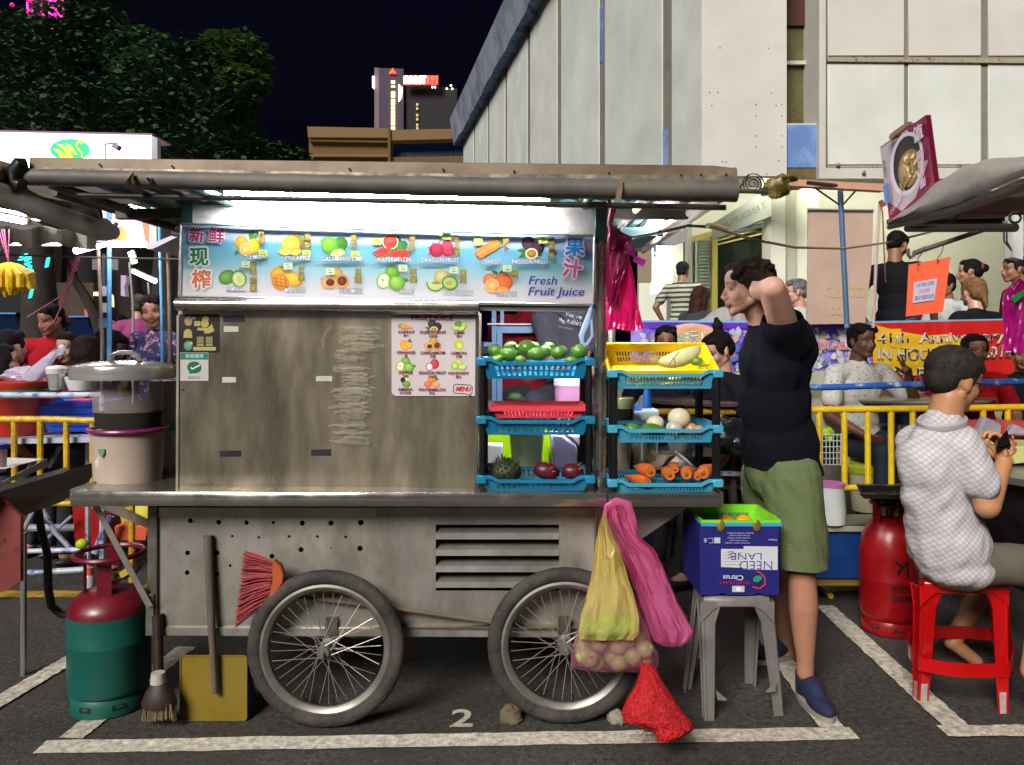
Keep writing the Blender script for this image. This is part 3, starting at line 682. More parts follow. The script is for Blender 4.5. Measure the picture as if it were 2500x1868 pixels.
for (d_, m) in ((3.35, pipe), (3.9, teal), (4.55, pipe)):
 b_ = MB(); b_.box(((60-1250)/F*2.72/2+(1800-1250)/F*2.72/2, d_, zR-.035), (2.5, .04, .045)); obj('cross_beam', b_, m, cart, bev=.004)
b_ = MB(); b_.box((-.95, 3.62, zR-.05), (.5, .32, .03), rotm('Y', .05)); obj('roof_board', b_, M('grey_board', '5d5a54', rough=.7, var=.2), cart)
b_ = MB(); b_.box((.53, 4.0, zR-.06), (.35, .5, .03)); obj('roof_board', b_, tealp, cart)
cp('brace_pipe', [(1770, 470, 2.9), (1640, 545, 3.6), (1532, 600, 4.4)], .019, pipew); cp('brace_pipe', [(130, 470, 2.95), (300, 520, 3.6), (436, 560, 3.2)], .016, pipe)
# posts
b_ = MB(); cslab(b_, [(442, 488), (472, 488), (472, 550), (442, 550)], .10, .045); obj('post', b_, teal, cart, bev=.004)
b_ = MB(); cslab(b_, [(1452, 492), (1484, 492), (1484, 594), (1452, 594)], .03, .05); obj('post', b_, teal, cart, bev=.005)
b_ = MB(); b_.tube([CS(1468, 590, .055), CS(1466, 900, .055), CS(1464, 1198, .055)], PX(15.5, 3.15), 14); obj('steel_post', b_, steelb, cart)
b_ = MB(); b_.tube([CS(1498, 560, .5), CS(1486, 1190, .5)], PX(9, 3.6), 8); obj('post', b_, steelp, cart)
b_ = MB(); b_.box((-1.28, 3.95, 1.5), (.04, .04, 1.3)); obj('post', b_, teal, cart)
# header sheet, light fixture
b_ = MB(); cslab(b_, [(470, 500), (1453, 508), (1453, 580), (470, 552)], .10, .01); obj('header_panel', b_, M('header_steel', 'd4d0c6', rough=.42, metal=.12, var=.2, vs=4, dirt='6b6250', dirt_amt=.5, ds=6), cart)
tube_m = M('fluorescent_tube', 'ffffff', emit=105, ecol='f4f2ff')
fx = MB(); fx.prism([CS(540, 462, -.04), CS(1345, 484, -.04), CS(1345, 490, -.04), CS(540, 474, -.04)], (0, .05, 0)); fo = obj('light_fixture', fx, M('fixture_white', 'c8c6c0', rough=.5), cart)
b_ = MB(); b_.tube([CS(548, 472, -.05), CS(1340, 487, -.05)], PX(5.5, 3), 10); obj('tube', b_, tube_m, fo)
b_ = MB(); b_.tube([CS(566, 495, .03), CS(1330, 506, .03)], PX(5, 3.05), 10); obj('tube', b_, tube_m, fo)
for u in (552, 1338):
 b_ = MB(); b_.box(CS(u, 485 if u > 900 else 474, -.02), (.02, .05, .04)); obj('lamp_holder', b_, blackp, fo)
# lamp behind the banner that lights the counter
b_ = MB(); b_.tube([CS(1190, 640, .19), CS(1440, 645, .19)], .014, 8); obj('tube', b_, M('inner_tube', 'ffffff', emit=300, ecol='f6f4ff'), fo)
# ---- banner
ban = MB(); cslab(ban, [(443, 548), (1450, 577), (1446, 742), (438, 722)], .02, .11); bno = obj('banner_board', ban, M('banner_sheet', 'd8dde0', rough=.4, var=.03), cart, smooth=False)
def bfn(u, v, z): return CS(u, v, .02)-V((0, z+.0006, 0))
def edge(u): return 548+(u-443)*.0288, 722+(u-438)*.0198     # top and bottom edge of the banner
P = Print(bfn, .00012)
cols = [(0, '8ea6c6'), (.10, 'a4b8d2'), (.20, '9cb6cc'), (.235, '74a8c0'), (.26, '5fa6bc'), (.45, '74b2bc'), (.6, '98bec0'), (.75, 'bcc6c6'), (.88, 'cecccc'), (1, 'd4ced2')]
for i in range(len(cols)-1):
 for j in range(12):
  u0 = 443+j*(1004/12); u1 = u0+1004/12; t0, e0 = edge(u0); t1, e1 = edge(u1); f0, f1 = cols[i][0], cols[i+1][0]
  q = [(u0, t0+(e0-t0)*f0), (u1, t1+(e1-t1)*f0), (u1, t1+(e1-t1)*f1), (u0, t0+(e0-t0)*f1)]
  P.add([bfn(a, b, P.z) for a, b in q], [(0, 1, 2, 3)], [lin(cols[i][1]), lin(cols[i][1]), lin(cols[i+1][1]), lin(cols[i+1][1])])
P.z += .0002
for i in range(16):
 u = 470+i*62+RND.uniform(-20, 20); P.ell(u, edge(u)[0]+RND.uniform(8, 24), RND.uniform(14, 40), RND.uniform(2, 4.5), 'b4c2d8', '8aa3c4'); P.z -= P.step*.9
def leafp(P, x, y, L, a, c='3f7a2c', w=.3):
 r = math.radians(a); dx, dy = math.cos(r), math.sin(r)
 P.poly([(x, y), (x+dx*L*.3-dy*L*w*.8, y+dy*L*.3+dx*L*w*.8), (x+dx*L*.65-dy*L*w*.7, y+dy*L*.65+dx*L*w*.7), (x+dx*L, y+dy*L), (x+dx*L*.65+dy*L*w*.7, y+dy*L*.65-dx*L*w*.7), (x+dx*L*.3+dy*L*w*.8, y+dy*L*.3-dx*L*w*.8)], c)
def cutface(P, x, y, rx, ry, rind, flesh, mid, rot=0, seg=9):
 P.ell(x, y, rx, ry, rind, rot=rot); P.ell(x, y, rx*.9, ry*.9, 'f3e6b8', rot=rot); P.ell(x, y, rx*.82, ry*.82, mid, flesh, rot=rot, hx=0, hy=0)
 for i in range(seg):
  a = 2*PI*i/seg+.2; P.line([(x, y), (x+rx*.8*math.cos(a), y+ry*.8*math.sin(a))], rx*.05, 'f6e2a0'); P.z -= P.step
def wedge(P, x, y, r, a0, a1, rind, flesh, k=.85):
 P.ell(x, y, r, r, rind, a0=a0, a1=a1); P.ell(x, y, r*k, r*k, flesh, a0=a0, a1=a1)
def fruit(P, kind, x, y, s):
 """a small printed picture of a fruit, about 40 s wide"""
 if kind == 'lemon':
  leafp(P, x+6*s, y-14*s, 26*s, -65); leafp(P, x+6*s, y-12*s, 26*s, -25); leafp(P, x-24*s, y+14*s, 16*s, 110)
  P.ell(x-14*s, y-6*s, 16*s, 17*s, 'f6b83a', 'd8851a', 30); P.ell(x+18*s, y+4*s, 15*s, 19*s, 'f7d43a', 'd8a418'); cutface(P, x-2*s, y+12*s, 18*s, 18*s, 'e0991c', 'f0a53a', 'f7c95c')
 elif kind == 'pineapple':
  for a in (-80, -60, -40, -20, 0): leafp(P, x+16*s, y-8*s, 24*s, a, '5f8d3c', .16)
  P.ell(x+2*s, y-2*s, 27*s, 26*s, 'c99a2c', '8a5a1a'); P.ell(x-2*s, y-3*s, 22*s, 22*s, 'fbd148', 'e8ad22'); P.ell(x-2*s, y-3*s, 6*s, 6*s, 'fbe07a', 'f5ca4c')
  wedge(P, x-14*s, y+26*s, 22*s, 200, 330, 'd59b26', 'fcd95a'); wedge(P, x+12*s, y+26*s, 20*s, 200, 320, 'c98e20', 'f9cc48')
 elif kind == 'lime':
  leafp(P, x-14*s, y-20*s, 24*s, 150, '4d8a2e'); P.ell(x+18*s, y-4*s, 17*s, 19*s, '3f7f28', '23591a'); P.ell(x-10*s, y-1*s, 22*s, 22*s, '86c440', '3f8a22'); wedge(P, x+12*s, y+30*s, 25*s, 195, 325, '5c9a2a', 'c9e07a')
 elif kind == 'watermelon':
  P.ell(x+2*s, y-8*s, 26*s, 24*s, '3d7a30', '1c4a1c', 10); P.ell(x+22*s, y+2*s, 22*s, 14*s, '4c9440', '255f22', -35)
  for i in range(4): P.line([(x+8*s+i*8*s, y-8*s+i*1*s), (x+14*s+i*8*s, y+10*s-i*4*s)], 1.8*s, '1d4a1a')
  P.ell(x-2*s, y-12*s, 20*s, 20*s, 'e8efc8'); P.ell(x-2*s, y-12*s, 18*s, 18*s, 'f0503c', 'd03028')
  wedge(P, x-24*s, y+2*s, 28*s, 10, 150, '3d8030', 'e8382c'); wedge(P, x+22*s, y+8*s, 30*s, 5, 165, '3d8030', 'e8382c', .88)
 elif kind == 'dragon':
  leafp(P, x+2*s, y-14*s, 20*s, -120, '8a9a3c', .15); leafp(P, x+8*s, y-16*s, 22*s, -70, '9aa040', .15)
  P.ell(x+16*s, y+4*s, 16*s, 21*s, 'e84a5c', 'b01c38'); P.ell(x-10*s, y+8*s, 19*s, 18*s, 'c22848', '780c28')
  for a in (150, 200, 245, 290, 80): leafp(P, x-10*s+15*s*math.cos(math.radians(a)), y+8*s+14*s*math.sin(math.radians(a)), 11*s, a, 'b83c4c', .25)
  wedge(P, x+22*s, y+18*s, 12*s, 180, 360, '9c1c34', 'd03858')
 elif kind == 'dragoncut':
  P.ell(x+10*s, y-4*s, 18*s, 20*s, 'e8485c', 'a81c34'); leafp(P, x+2*s, y-16*s, 14*s, -70, '6a9a3c'); P.ell(x-12*s, y+8*s, 15*s, 17*s, 'c8304c'); P.ell(x-11*s, y+8*s, 12*s, 14*s, 'f2eef0', 'd8d4d8')
 elif kind == 'carrot':
  for i, (dx, dy) in enumerate(((0, -8), (4, 0), (8, 8))):
   xs = x+22*s+dx*s; ys = y-14*s+dy*s*1.1
   for a in (-70, -30, 0): leafp(P, xs, ys, 14*s, a, '7a9a48', .12)
   P.poly([(xs, ys-5*s), (xs+3*s, ys+3*s), (x-22*s+dx*s, y+20*s+dy*s*.8), (x-36*s+dx*s*1.0, y+20*s+dy*s*.7), (x-18*s+dx*s, y+6*s+dy*s)], ('e8803a', 'f08a40', 'e4742c')[i])
 elif kind == 'carrotm':
  for i in range(3):
   leafp(P, x-20*s, y+(i-1)*9*s, 16*s, 180+(i-1)*25, '7f9a50', .25); P.poly([(x-20*s, y+(i-1)*10*s-6*s), (x+28*s, y+8*s+(i-1)*2*s), (x-18*s, y+(i-1)*10*s+5*s)], ('e89a3c', 'f0a848', 'e08c30')[i])
 elif kind == 'passion':
  for a in (20, 50, 150, 185): leafp(P, x, y+10*s, 34*s, a, '3c7434', .22)
  P.line([(x-34*s, y-24*s), (x-10*s, y-18*s)], 1.2*s, '5a5040'); P.ell(x-4*s, y-10*s, 17*s, 17*s, '5a3c4a', '221420'); P.ell(x+20*s, y+2*s, 15*s, 16*s, '4c3040', '1c1018'); P.ell(x+4*s, y+16*s, 16*s, 14*s, 'f0dca8'); P.ell(x+4*s, y+16*s, 12*s, 10*s, 'c89a3c', '8a6420')
 elif kind == 'ambra':
  P.ell(x-16*s, y, 22*s, 18*s, '7ab048', '3a7424', -25); P.ell(x+14*s, y+4*s, 19*s, 22*s, '5f9a34', '3f7a22', -20); P.ell(x+14*s, y+5*s, 16*s, 19*s, 'dfe8a8', 'b8cc74', -20); P.ell(x+14*s, y+5*s, 6*s, 9*s, 'cfcf90', 'c0c480', -20)
 elif kind == 'ambram':
  P.ell(x-10*s, y-9*s, 10*s, 11*s, '2a1c20'); P.ell(x+8*s, y-12*s, 9*s, 9*s, 'd0dc90'); P.ell(x+4*s, y+8*s, 17*s, 13*s, '8cb048', '58802c')
 elif kind == 'mango':
  leafp(P, x-18*s, y-20*s, 20*s, -20, '5f8a34'); P.ell(x-14*s, y-6*s, 20*s, 20*s, 'f2c040', 'cf8a1c', 30); P.ell(x+22*s, y+4*s, 26*s, 18*s, 'fad24a', 'e09c24', 25); P.ell(x-8*s, y+12*s, 23*s, 20*s, 'f4a83a', 'd87c1c', 35)
  for i in range(3): P.line([(x-24*s, y+2*s+i*8*s), (x+8*s, y+8*s+i*8*s)], 1.6*s, 'a85412'); P.line([(x-20*s+i*11*s, y), (x-16*s+i*11*s, y+26*s)], 1.6*s, 'a85412')
 elif kind == 'nutmeg':
  P.ell(x+4*s, y-14*s, 17*s, 15*s, 'd8b45c', 'a8843a'); P.ell(x+18*s, y+6*s, 18*s, 19*s, 'e8b878', 'c88a48'); P.ell(x+18*s, y+4*s, 12*s, 12*s, '8a3a20', '4c1810'); leafp(P, x-26*s, y+2*s, 12*s, 195, 'c88a50'); P.ell(x-14*s, y+8*s, 21*s, 17*s, 'ecc486', 'cc9450'); P.ell(x-12*s, y+8*s, 11*s, 9*s, '7a3018', '401408')
 elif kind == 'apple':
  leafp(P, x+22*s, y+2*s, 22*s, 10, '3a7a30'); P.ell(x, y-16*s, 18*s, 16*s, '90c848', '4f8f28'); P.ell(x-22*s, y+6*s, 17*s, 20*s, '7fb83c', rot=15); P.ell(x-21*s, y+6*s, 14.5*s, 17.5*s, 'eef0cc', 'dde4a8', 15); P.ell(x-23*s, y+4*s, 2*s, 3*s, '6a4a20'); P.ell(x+12*s, y+10*s, 21*s, 21*s, 'a8d85c', '55982c'); P.ell(x+14*s, y-6*s, 6*s, 2.4*s, '5c8a28')
 elif kind == 'honeydew':
  P.ell(x-2*s, y-8*s, 20*s, 20*s, 'd8cc84', 'a8a050'); wedge(P, x-18*s, y+4*s, 24*s, 0, 180, '5a8a30', 'c0cf7a'); P.ell(x-16*s, y+6*s, 12*s, 4*s, 'a88848'); P.ell(x+18*s, y+6*s, 21*s, 18*s, '6a9c34', '4c8028', 15); P.ell(x+18*s, y+6*s, 17*s, 14*s, 'b8d070', '9cc058', 15); P.ell(x+16*s, y+6*s, 8*s, 6*s, 'c8a868', 'a88848')
 elif kind == 'orange':
  leafp(P, x+4*s, y-16*s, 20*s, -150, '2c6028'); leafp(P, x+4*s, y-14*s, 22*s, -40, '2c6028'); P.ell(x-18*s, y-2*s, 17*s, 17*s, 'f08a3a', 'd05c1c'); P.ell(x+16*s, y+2*s, 24*s, 22*s, 'ee7a3c', 'cc4c1c'); cutface(P, x-12*s, y+12*s, 19*s, 19*s, 'e8892c', 'e8983c', 'f2b862'); wedge(P, x+14*s, y+34*s, 22*s, 205, 330, 'e07c24', 'f0a848')
 elif kind == 'orangem':
  leafp(P, x+6*s, y-8*s, 22*s, -50, '3c6a2c', .2); leafp(P, x+8*s, y-8*s, 20*s, -15, '3c6a2c', .2); P.ell(x-10*s, y-4*s, 15*s, 14*s, 'f5b040', 'e08c20'); P.ell(x+10*s, y+4*s, 15*s, 14*s, 'f8c040', 'e8a028'); P.ell(x-6*s, y+12*s, 15*s, 11*s, 'f8b848', 'ec9c30')
 elif kind == 'limem':
  P.ell(x-2*s, y-8*s, 17*s, 12*s, '6aa838', '4a8828'); P.ell(x+20*s, y-2*s, 13*s, 14*s, 'c4dc70', '8cb848'); wedge(P, x-14*s, y, 19*s, 10, 160, '6aa030', 'c8dc68'); wedge(P, x+8*s, y+2*s, 18*s, 0, 140, '6aa030', 'd0e070')
 elif kind == 'lemonm':
  leafp(P, x+2*s, y-14*s, 20*s, 40, '5a8a40'); P.ell(x, y, 18*s, 19*s, 'd8d83c', 'a8b020'); P.ell(x+4*s, y+6*s, 14*s, 14*s, 'e4e468', 'c8d040')
 elif kind == 'honeym':
  P.ell(x, y-8*s, 18*s, 16*s, 'd8e080', 'a8bc48'); P.ell(x-14*s, y+4*s, 18*s, 16*s, 'c8dc68', '90b040'); P.ell(x-14*s, y+4*s, 10*s, 9*s, 'dce49c', 'c0cc70'); wedge(P, x+16*s, y+2*s, 19*s, 0, 180, '7a9c38', 'd4dc78')
 elif kind == 'grapefruit':
  leafp(P, x+10*s, y-8*s, 20*s, -20, '4a8038'); P.ell(x-2*s, y-10*s, 16*s, 15*s, 'e89c50', 'c87838'); P.ell(x-16*s, y+8*s, 17*s, 13*s, 'f0845c', 'd8603c'); P.ell(x+16*s, y+10*s, 17*s, 11*s, 'f4b080', 'e08858')
row1 = [('lemon', 603, 597, 'LEMON', 628, 628, '柠檬', 640, 579, (643, 619)), ('pineapple', 712, 600, 'PINEAPPLE', 728, 631, '黄梨', 752, 590, (749, 620)), ('lime', 815, 600, 'GALAMANSI LIME', 836, 633, '青柠', 864, 592, (867, 621)),
  ('watermelon', 955, 602, 'WATERMELON', 962, 635, '西瓜', 1006, 595, (920, 590)), ('dragon', 1076, 603, 'DRAGON FRUIT', 1075, 636, '火龙果', 1115, 602, (1090, 577)), ('carrot', 1190, 606, 'CARROT', 1199, 640, '萝卜', 1235, 599, (1167, 591)), ('passion', 1294, 604, 'PASSION FRUIT', 1294, 640, '百香果', 1346, 606, (1325, 587))]
row2 = [('ambra', 570, 677, 'AMBRA', 575, 707, '安不拉果', 619, 677, (601, 646)), ('mango', 693, 677, 'MANGO', 721, 709, '芒果', 737, 670, (704, 650)), ('nutmeg', 818, 682, 'NUTMEG', 857, 711, '豆蔻', 875, 675, (807, 663)), ('apple', 957, 680, 'APPLE', 992, 713, '苹果', 1010, 675, (984, 655)),
  ('honeydew', 1081, 685, 'HONEYDEW', 1118, 716, '蜜瓜', 1131, 677, (1108, 660)), ('orange', 1213, 686, 'ORANGE', 1236, 718, '橙', 1257, 670, (1238, 656))]
for k_, x, y, nm, nx, ny, ch, hx, hy, tg in row1+row2:
 P.z = .0008; fruit(P, k_, x, y, .97)
 P.z = .0050; P.rect(tg[0]-10, tg[1]-8, tg[0]+11, tg[1]+8, 'c6dc58' if y < 640 else 'cfdcae'); P.line([(tg[0]-5, tg[1]-3), (tg[0]+3, tg[1]-4)], 1.3, '5b6a38'); P.line([(tg[0]-4, tg[1]+3), (tg[0]+6, tg[1]+2)], 1.6, '4a5a30')
 P.z = .0056; h = 16.5
 P.text(ch, hx, hy, h, 'c9a93c', .015, '16160c', .055, vert=len(ch) > 1)
 P.z = .0064; P.text(nm, nx, ny, 15.5, 'f2f2f4', .005, '303844', .075, width={'LEMON': 44, 'PINEAPPLE': 62, 'GALAMANSI LIME': 100, 'WATERMELON': 84, 'DRAGON FRUIT': 92, 'CARROT': 47, 'PASSION FRUIT': 88, 'AMBRA': 42, 'MANGO': 48, 'NUTMEG': 53, 'APPLE': 34, 'HONEYDEW': 72, 'ORANGE': 50}[nm])
P.z = .003
P.text('新', 481, 577, 38, 'a8205c', .022, 'e6d4e2', .07, rot=4); P.text('鲜', 529, 578, 40, '9c1c48', .02, 'e6d4e2', .06, rot=4)
P.text('现', 487, 630, 48, '1f7a40', .03, 'e9ebe6', .08); P.text('榨', 493, 685, 48, 'd0642c', .03, 'e9e6e2', .08)
P.text('果', 1403, 606, 48, '2f86c8', .035, 'dfe4ea', .08, rot=3); P.text('汁', 1397, 659, 48, 'd05a88', .035, 'e9dfe6', .08, rot=8)
P.text('Fresh', 1324, 686, 29, '3a3f9a', .012, shear=.22, width=70); P.text('Fruit Juice', 1356, 713, 29, '3a3f9a', .012, shear=.22, width=138)
obj('fruit_print', P, PRINT, bno, smooth=False)
b_ = MB()
for (p, q) in (((440, 546), (1453, 575)), ((1451, 575), (1448, 745)), ((436, 724), (1448, 744)), ((441, 546), (436, 725))):
 A, B = CS(p[0], p[1], .008), CS(q[0], q[1], .008); b_.tube([A, B], .0045, 4)
obj('banner_frame', b_, alu, bno)
# ledge bar and cabinet
b_ = MB(); b_.tube([CS(430, 743, -.005), CS(800, 746, -.005), CS(1168, 750, -.005)], PX(15.5, 3.05), 16); obj('ledge', b_, M('ledge_steel', 'a09b90', rough=.25, metal=.85, var=.12, vs=6), cart)
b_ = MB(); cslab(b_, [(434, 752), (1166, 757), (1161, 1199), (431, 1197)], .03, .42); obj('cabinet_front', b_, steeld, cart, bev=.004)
b_ = MB(); cslab(b_, [(1161, 770), (1169, 770), (1165, 1198), (1158, 1198)], .022, .03); obj('cabinet_edge', b_, steelb, cart)
b_ = MB(); cslab(b_, [(431, 770), (437, 770), (435, 1197), (429, 1197)], .024, .02); obj('cabinet_edge', b_, steelp, cart)
for (v0, v1, dd, m) in ((738, 744, .03, alu), (745, 750, .05, blackp), (749, 758, .035, alu)):
 b_ = MB(); cslab(b_, [(1169, v0), (1440, v0+3), (1438, v1+4), (1169, v1)], dd, .03); obj('sliding_rail', b_, m, cart)
# scribbled scratches (pale wax-like smears)
def cfn(u, v, z): return CS(u, v, .03)-V((0, z+.0004, 0))
P = Print(cfn, .0001); r5 = random.Random(11)
scr = M('pale_scratches', attr=True, rough=.5, metal=.3, alpha=.2)
def scrib(xc, y0, y1, w, st, col, lw):
 y = y0
 while y < y1:
  if r5.random() < .72:
   c_ = xc+w*.5*noise.noise(V((y*.05, xc, 0)))+r5.uniform(-.3, .3)*w; h_ = w*r5.uniform(.35, .95); n_ = 7; b0 = r5.uniform(-5, 5)
   P.line([(c_-h_+2*h_*i/n_, y+b0*math.sin(i/n_*PI)+(i/n_-.5)*r5.choice((-3, 2, 6))) for i in range(n_+1)], lw*r5.uniform(.5, 1.5), col)
  y += st*r5.uniform(.5, 1.4)
scrib(880, 798, 850, 52, 2.6, 'd3cab4', 4); scrib(832, 850, 905, 20, 4, 'd4cdb8', 4); scrib(905, 840, 868, 38, 7, 'b0a68c', 2.4); scrib(875, 900, 960, 38, 5, 'ded6c2', 4); scrib(855, 945, 1080, 50, 3.2, 'cdc4ac', 4.5); scrib(868, 800, 1075, 34, 4, 'b8ae94', 6)
P.line([(794, 850), (790, 830), (800, 808), (815, 795)], 5, 'c4ab74'); P.line([(1080, 985), (1110, 1030), (1135, 1080)], 2, 'a39a86')
obj('scratches', P, scr, cart, smooth=False, kind='stuff')
for (x0_, y0_, x1_, y1_, m) in ((545, 771, 597, 786, M('navy_tape', '14162c', rough=.5)), (547, 797, 582, 810, tapew), (543, 921, 576, 934, tapew), (772, 918, 811, 931, tapew), (537, 1100, 589, 1115, tapeb), (760, 1097, 808, 1113, tapeb)):
 b_ = MB(); k = RND.uniform(-1.5, 1.5); cslab(b_, [(x0_, y0_+k), (x1_, y0_), (x1_, y1_), (x0_-1, y1_-k)], .0285, .0013); obj('tape_strip', b_, m, cart, smooth=False)
b_ = MB(); b_.ell(CS(445, 949, .029), (PX(5, 3), .003, PX(5, 3)), nu=10); obj('bolt', b_, M('rust_bolt', '5a3f26'), cart)
def board(name, label, cat, q, r, dd, t, m, printer, step=.00018):
 """a rounded flat sticker or card on the cabinet, with its print as a part"""
 out = rrect(min(p[0] for p in q), min(p[1] for p in q), max(p[0] for p in q), max(p[1] for p in q), r)
 b_ = MB(); b_.prism([CS(a, b, dd) for a, b in out], (0, t, 0)); o = obj(name, b_, m, None, label=label, cat=cat, smooth=False)
 P = Print(lambda u, v, z: CS(u, v, dd)-V((0, z+.0003, 0)), step); printer(P); obj('printed_face', P, PRINT, o, smooth=False); return o
def menu(P):
 P.text('FRUIT JUICE', 1056, 777, 16, '8e1f3a', .03, '3c0c18', .012, width=102, rot=.8)
 g_ = [[('carrotm', 'CARROT', '萝卜'), ('passion', 'PASSION FRUIT', '百香果'), ('limem', 'LIME', '青柠')], [('orangem', 'ORANGE', '橙'), ('nutmeg', 'CARDAMOM', '豆蔻'), ('lemonm', 'LEMON', '柠檬')],
          [('apple', 'APPLE', '苹果'), ('dragoncut', 'DRAGON FRUIT', '火龙果'), ('honeym', 'HONEYDEW', '蜜瓜')], [('ambram', 'AMBRA', '安不拉果'), ('grapefruit', 'WATERMELON', '西瓜'), None]]
 ys = [(796, 810.5, 819.5), (841, 860.5, 869), (891, 909.5, 918.5), (933, 950.5, 959)]
 for r_i, row in enumerate(g_):
  for c_i, it in enumerate(row):
   if not it: continue
   x = (992, 1057, 1121)[c_i]-(r_i*.8); yi, yt, yc = ys[r_i]; P.z = .0006
   fruit(P, it[0], x, yi, .60); P.z = .0042; wd = {'CARROT': 41, 'PASSION FRUIT': 64, 'LIME': 25, 'ORANGE': 45, 'CARDAMOM': 60, 'LEMON': 37, 'APPLE': 35, 'DRAGON FRUIT': 66, 'HONEYDEW': 50, 'AMBRA': 36, 'WATERMELON': 66}[it[1]]
   P.text(it[1], x, yt+c_i*.8, 9.5, '7e1a30', .03, '4a1020', .01, width=wd); P.text(it[2], x, yc+c_i*.8, 7, '7e1a30', .03)
 P.z = .001; P.line([(1108, 941), (1112, 938), (1148, 940), (1153, 945), (1152, 960), (1147, 962), (1150, 966), (1134, 961), (1110, 960), (1107, 956), (1108, 941)], 1.5, '2a2424'); P.text('MENU', 1130, 950, 15, 'c8342c', .04, '6a1c18', .015, shear=.3, width=38, rot=2)
board('menu_board', 'white rounded fruit juice menu card with small fruit pictures stuck on the steel cabinet', 'menu', [(956, 764), (1168, 967)], 12, .0245, .004, M('menu_card', 'c9bdbd', rough=.4, var=.04), menu)
def dk(P):
 y_ = 'a8964e'
 P.ell(460, 784, 10, 12, 'b08a5c', '8f7a4c'); P.ell(473, 777, 5, 3, 'a8905a'); P.rect(474, 784, 489, 796, y_); P.ell(502, 779, 8, 8, y_); P.ell(500, 790, 10, 10, 'a59a50'); P.poly([(481, 806), (484, 800), (505, 801), (515, 795), (517, 790), (524, 808), (512, 814), (498, 814), (500, 808)], y_)
 P.ell(459, 812, 10, 9, 'a8a058', '8c7a40'); P.poly([(449, 812), (469, 812), (470, 825), (448, 825)], 'a59450'); P.ell(460, 844, 11, 12, '6f9f86', '3f7468'); P.ell(467, 838, 4, 4, 'a0a868')
 P.rect(481, 822, 498, 838, '7d7344'); P.rect(481, 839, 498, 845, '8f844e'); P.rect(503, 822, 520, 838, '7d7344'); P.rect(503, 839, 520, 845, '8f844e')
 P.poly(rrect(472, 847, 528, 856, 3), 'a39a60')
board('payment_sticker', 'square dark brown sticker with small yellow and green figures at the cabinet edge', 'sticker', [(438, 767), (535, 860)], 3, .0275, .0025, M('dark_sticker', '1e1016', rough=.4, var=.1), dk)
def wc(P):
 P.rect(440.5, 862, 508, 878, '0f6a58'); P.text('欢迎使用', 475, 870, 10, 'a8cfc0', .02, width=44)
 P.ell(474.5, 897, 17.5, 14.5, '0d5c2a'); P.poly([(462, 905), (463, 913), (472, 910)], '0d5c2a'); P.line([(466, 897), (470, 901), (489, 891)], 3, 'd0e2d2'); P.text('微信支付', 474, 922, 7.5, '8d8a8a', 0, width=30)
board('payment_sign', 'white and green payment sign with a tick in a speech bubble below the dark sticker', 'sticker', [(440, 861), (509, 930)], 1.5, .0275, .0022, M('white_sticker', 'b5adac', rough=.45, var=.04), wc)
# ---- counter
zc = CS(900, 1201, -.08).z
b_ = MB(); b_.hexa([CS(173, 1199, -.08), CS(1763, 1207, -.08), CS(1763, 1238, -.08), CS(173, 1235, -.08)], [CS(173, 1199, -.074), CS(1763, 1207, -.074), CS(1763, 1238, -.074), CS(173, 1235, -.074)]); obj('counter_edge', b_, steelb, cart, bev=.002)
b_ = MB(); A, B = CS(173, 1199, -.078), CS(1763, 1207, -.078); b_.hexa([A, B, B-V((0, 0, .004)), A-V((0, 0, .004))], [A+V((0, .86, 0)), B+V((0, .86, 0)), B+V((0, .86, -.004)), A+V((0, .86, -.004))]); obj('counter_top', b_, steelb, cart, smooth=False)
for (p, q) in ((A, A+V((0, .86, 0))), (B, B+V((0, .86, 0))), (A+V((0, .86, 0)), B+V((0, .86, 0)))):
 b_ = MB(); s_ = (q-p).normalized().cross(V((0, 0, 1)))*.004; b_.hexa([p+s_+V((0, 0, .006)), q+s_+V((0, 0, .006)), q+s_-V((0, 0, .055)), p+s_-V((0, 0, .055))], [p-s_+V((0, 0, .006)), q-s_+V((0, 0, .006)), q-s_-V((0, 0, .055)), p-s_-V((0, 0, .055))]); obj('counter_edge', b_, steelb, cart)
b_ = MB(); b_.tube([CS(1481, 1200, -.083), CS(1484, 1222, -.083), CS(1480, 1240, -.083), CS(1474, 1262, -.09)], .002, 6); obj('wire_hook', b_, blackp, cart)
# ---- lower body
hol = [(602, 1276, 5.5), (667, 1276, 4), (738, 1277, 6.5), (808, 1277, 6.5), (881, 1276, 7), (632, 1312, 3.3), (706, 1310, 3.6), (775, 1310, 3.5), (844, 1311, 3.5), (735, 1342, 6.5), (808, 1338, 2), (879, 1339, 6.8), (664, 1358, 6), (465, 1271, 6), (534, 1275, 6), (567, 1309, 3.3), (458, 1350, 6), (530, 1350, 6), (457, 1398, 6), (529, 1401, 6), (562, 1381, 3.6), (498, 1310, 2.8), (474, 1274, 2)]
b_ = MB()
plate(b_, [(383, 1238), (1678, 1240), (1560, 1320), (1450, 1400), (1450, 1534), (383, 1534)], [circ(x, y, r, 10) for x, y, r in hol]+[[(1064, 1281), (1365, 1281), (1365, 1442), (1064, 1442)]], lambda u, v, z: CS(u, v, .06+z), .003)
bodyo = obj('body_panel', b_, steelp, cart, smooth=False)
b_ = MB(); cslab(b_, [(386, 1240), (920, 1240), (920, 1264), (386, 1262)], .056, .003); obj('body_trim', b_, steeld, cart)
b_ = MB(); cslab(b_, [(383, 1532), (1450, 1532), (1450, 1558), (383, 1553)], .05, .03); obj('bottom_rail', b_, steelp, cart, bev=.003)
b_ = MB(); cslab(b_, [(360, 1236), (383, 1236), (383, 1553), (358, 1553)], .045, .025); obj('corner_post', b_, M('dull_angle_steel', '7a7368', rough=.4, metal=.6, var=.25, vs=7, dirt='3c342a', dirt_amt=.6, ds=8), cart, bev=.002)
